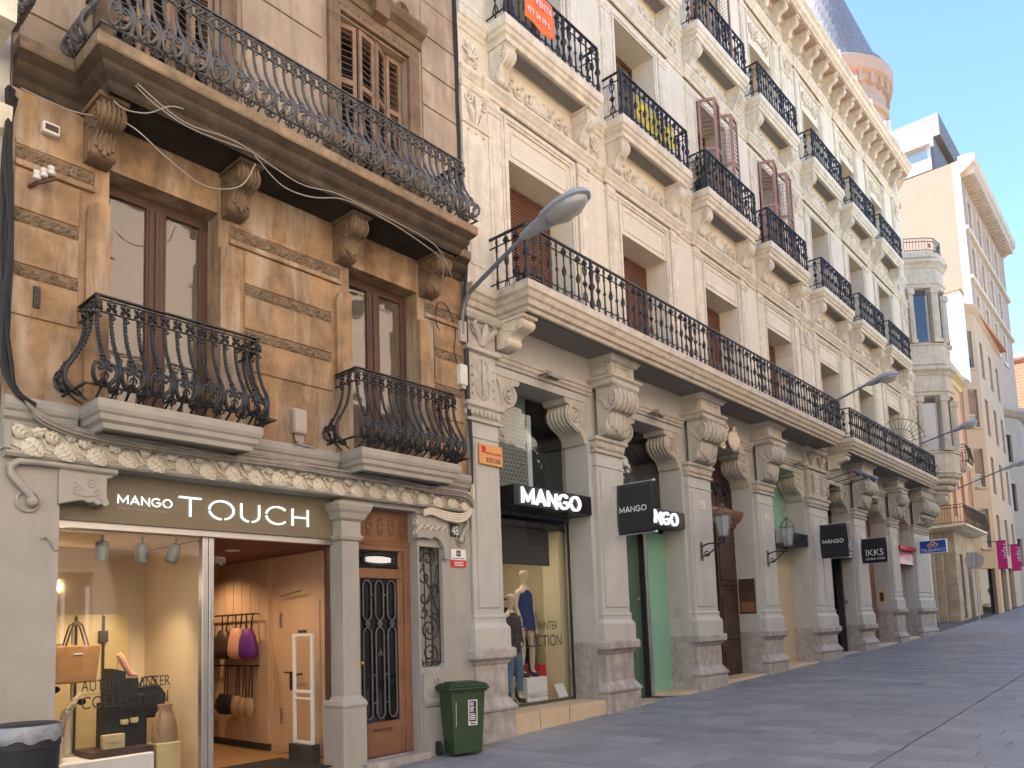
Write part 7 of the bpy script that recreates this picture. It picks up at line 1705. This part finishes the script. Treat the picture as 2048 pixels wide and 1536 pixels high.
t = thing('satellite_dish', (58, 9, 35.6), 'white satellite dish on the roof of the rose block', 'dish'); d_ = MB().lathe([(.001,0),(.35,.05),(.6,.18),(.6,.2),(.35,.08),(.001,.03)], (0,0,0), 18).mesh('reflector', 'white_paint', smooth=True); inst('reflector', d_, (57.4, 7.6, 36.3), 0, t, rot=(0, R(-70), R(20))); MB().tube([(57.5,7.6,35.5),(57.5,7.6,36.3)], .05, 6).build('mast', 'steel', t)
# far end of the street
fe = thing('grey_corner_house', (72, -2, 2), 'grey house with cornice at the far right end of the street', 'building')
R0, R1, R2 = (64.2, 1.2), (67, .2), (90, .6)
hs = [(u, u+.9, z, z+2.0) for u in (.5,) for z in (4.5, 8.5, 12.0)]
face_wall(R0, R1, -.2, 16, 'grey_plaster', fe, holes=[(.6,1.7,z,z+2.0) for z in (4.6,8.6,12.2)]); face_wall(R1, R2, -.2, 16, 'grey_plaster', fe)
for z in (4.6,8.6,12.2): face_box(R0, R1, .6, 1.7, -.2, -.15, z, z+2.0, 'dark_pane', 'window', fe)
MB().sweep([R0, R1, R2], [(0,15.5),(.2,15.6),(.5,15.9),(.5,16.2),(0,16.3)]).build('cornice', 'grey_plaster', fe); MB().box(67.5, 90, 1, 8, 15.8, 16).build('roof', 'terracotta', fe)
br_ = thing('red_brick_house', (95, 2, 2), 'red brick gable end closing the street far off', 'building'); MB().box(92, 104, 2.0, 14, 0, 27).build('wall', 'brick_red', br_); MB().sweep([(92,14),(92,2),(104,2)], [(0,26.8),(.3,27),(.3,27.3),(0,27.4)]).build('coping', 'cream_stone', br_)
for i, (x, y) in enumerate(((51.7,-.25),(55.6,-.35))):
    t = thing('pink_banner', (x, y, 3.8), ('nearer' if i == 0 else 'farther')+' magenta shop banner lettered repar hanging over the far pavement', 'banner', 'magenta banners'); c_ = MB().box(x-.01, x+.01, y-.24, y+.24, 3.9, 5.5); c_.build('cloth', 'magenta_banner', t); MB().tube([(x,y-.28,5.52),(x,y+.7,5.52)], .025, 6).build('pole', 'iron', t)
    text('repar', (x-.02, y-.10, 5.35), .42, 'sticker_white', t, rot=(R(90), R(90), R(-90)))
# ------------------------------------------------------------------ round turret with scaled lead roof on the cream building
tw = thing('corner_turret', (35.5, 2.5, 20.8), 'round corner turret with a conical scaled lead roof above the cornice', 'turret')
TX, TY, TR = 35.5, 2.6, 2.7; zt = 25.5; DZ = -.7
MB().lathe([(TR*.94,20.0),(TR*.94,23.5),(TR*.99,23.55),(TR*1.0,23.75),(TR*.96,23.9),(TR*.96,24.6),(TR*.99,24.65),(TR*1.0,24.9),(TR*1.08,25.0),(TR*1.1,25.35),(TR*1.1,25.55),(.5,25.6)], (TX,TY,0), 40).build('drum', 'tower_plaster', tw, smooth=True)
for k in range(26):
    a = 2*math.pi*k/26; inst('bracket', MB().box(-.1, .1, -.2, .12, -.3, .3).mesh('bracket', 'tower_plaster', bev=.03) if k == 0 else bpy.data.meshes['bracket'], (TX+TR*1.03*math.cos(a), TY+TR*1.03*math.sin(a), 25.45), a+math.pi/2, tw) if False else None
bk_ = MB().box(-.09, .09, -.16, .16, -.26, .26).mesh('eave_bracket', 'tower_plaster', bev=.02)
for k in range(28):
    a = 2*math.pi*k/28; inst('eave_bracket', bk_, (TX+TR*.98*math.cos(a), TY+TR*.98*math.sin(a), 24.72), a+math.pi/2, tw)
for k in range(8):
    a = 2*math.pi*(k+.3)/8; inst('drum_pilaster', MB().box(-.22, .22, -.14, .1, 20.0, 23.5).mesh('drum_pilaster', 'white_wall', bev=.02), (TX+TR*.95*math.cos(a), TY+TR*.95*math.sin(a), 0), a+math.pi/2, tw)
    a = 2*math.pi*(k+.8)/8; inst('drum_window', MB().box(-.45, .45, -.06, .1, 20.8, 23.2).mesh('drum_window', 'salmon_plaster', bev=.02), (TX+TR*.93*math.cos(a), TY+TR*.93*math.sin(a), 0), a+math.pi/2, tw)
cone = MB().lathe([(TR*1.1,25.55),(TR*1.0,25.8),(TR*.88,26.3),(TR*.02,33.5)], (TX,TY,0), 48); roof_cone = cone.build('cone_roof', 'lead_shingle', tw, smooth=True)
sc_ = MB().ext([(-.14,.12),(.14,.12),(.15,-.05),(.09,-.15),(0,-.19),(-.09,-.15),(-.15,-.05)], 'y', -.015, .015).mesh('shingle', 'lead_shingle')
rest_ = MB(); made = 0
row = 0; z = 25.85
while z < 33.0:
    t_ = (z-26.3)/7.2; rad = TR*.88*(1-t_)+TR*.02*t_ if z > 26.3 else TR*(1.02+(z-25.8)/.5*-.14); n = max(8, int(2*math.pi*rad/.29))
    for k in range(n):
        a = 2*math.pi*(k+.5*(row % 2))/n; p = (TX+(rad+.03)*math.cos(a), TY+(rad+.03)*math.sin(a), z)
        mw = Matrix.Translation(p) @ Matrix.Rotation(a+math.pi/2, 4, 'Z') @ Matrix.Rotation(R(-14), 4, 'X')
        if made < 300 and math.cos(a) < .3 and math.sin(a) < .6 and inframe(p):
            o = bpy.data.objects.new('shingle', sc_); o.matrix_basis = mw; link(o, roof_cone); made += 1
        else: rest_.add([mw @ v.co for v in sc_.vertices], [tuple(q.vertices) for q in sc_.polygons])
    z += .22; row += 1
tag(rest_.build('shingle_field', 'lead_shingle', roof_cone), kind='stuff')
t = thing('roof_aerial', (39, 5, 21), 'thin television aerial beside the turret', 'aerial'); a_ = MB().tube([(41.5,2.6,21),(41.5,2.6,25.5)], .03, 5)
for k in range(3): a_.tube([(41.5,2.0,24.2+.5*k),(41.5,3.2,24.2+.5*k)], .015, 4)
a_.build('mast', 'steel', t)
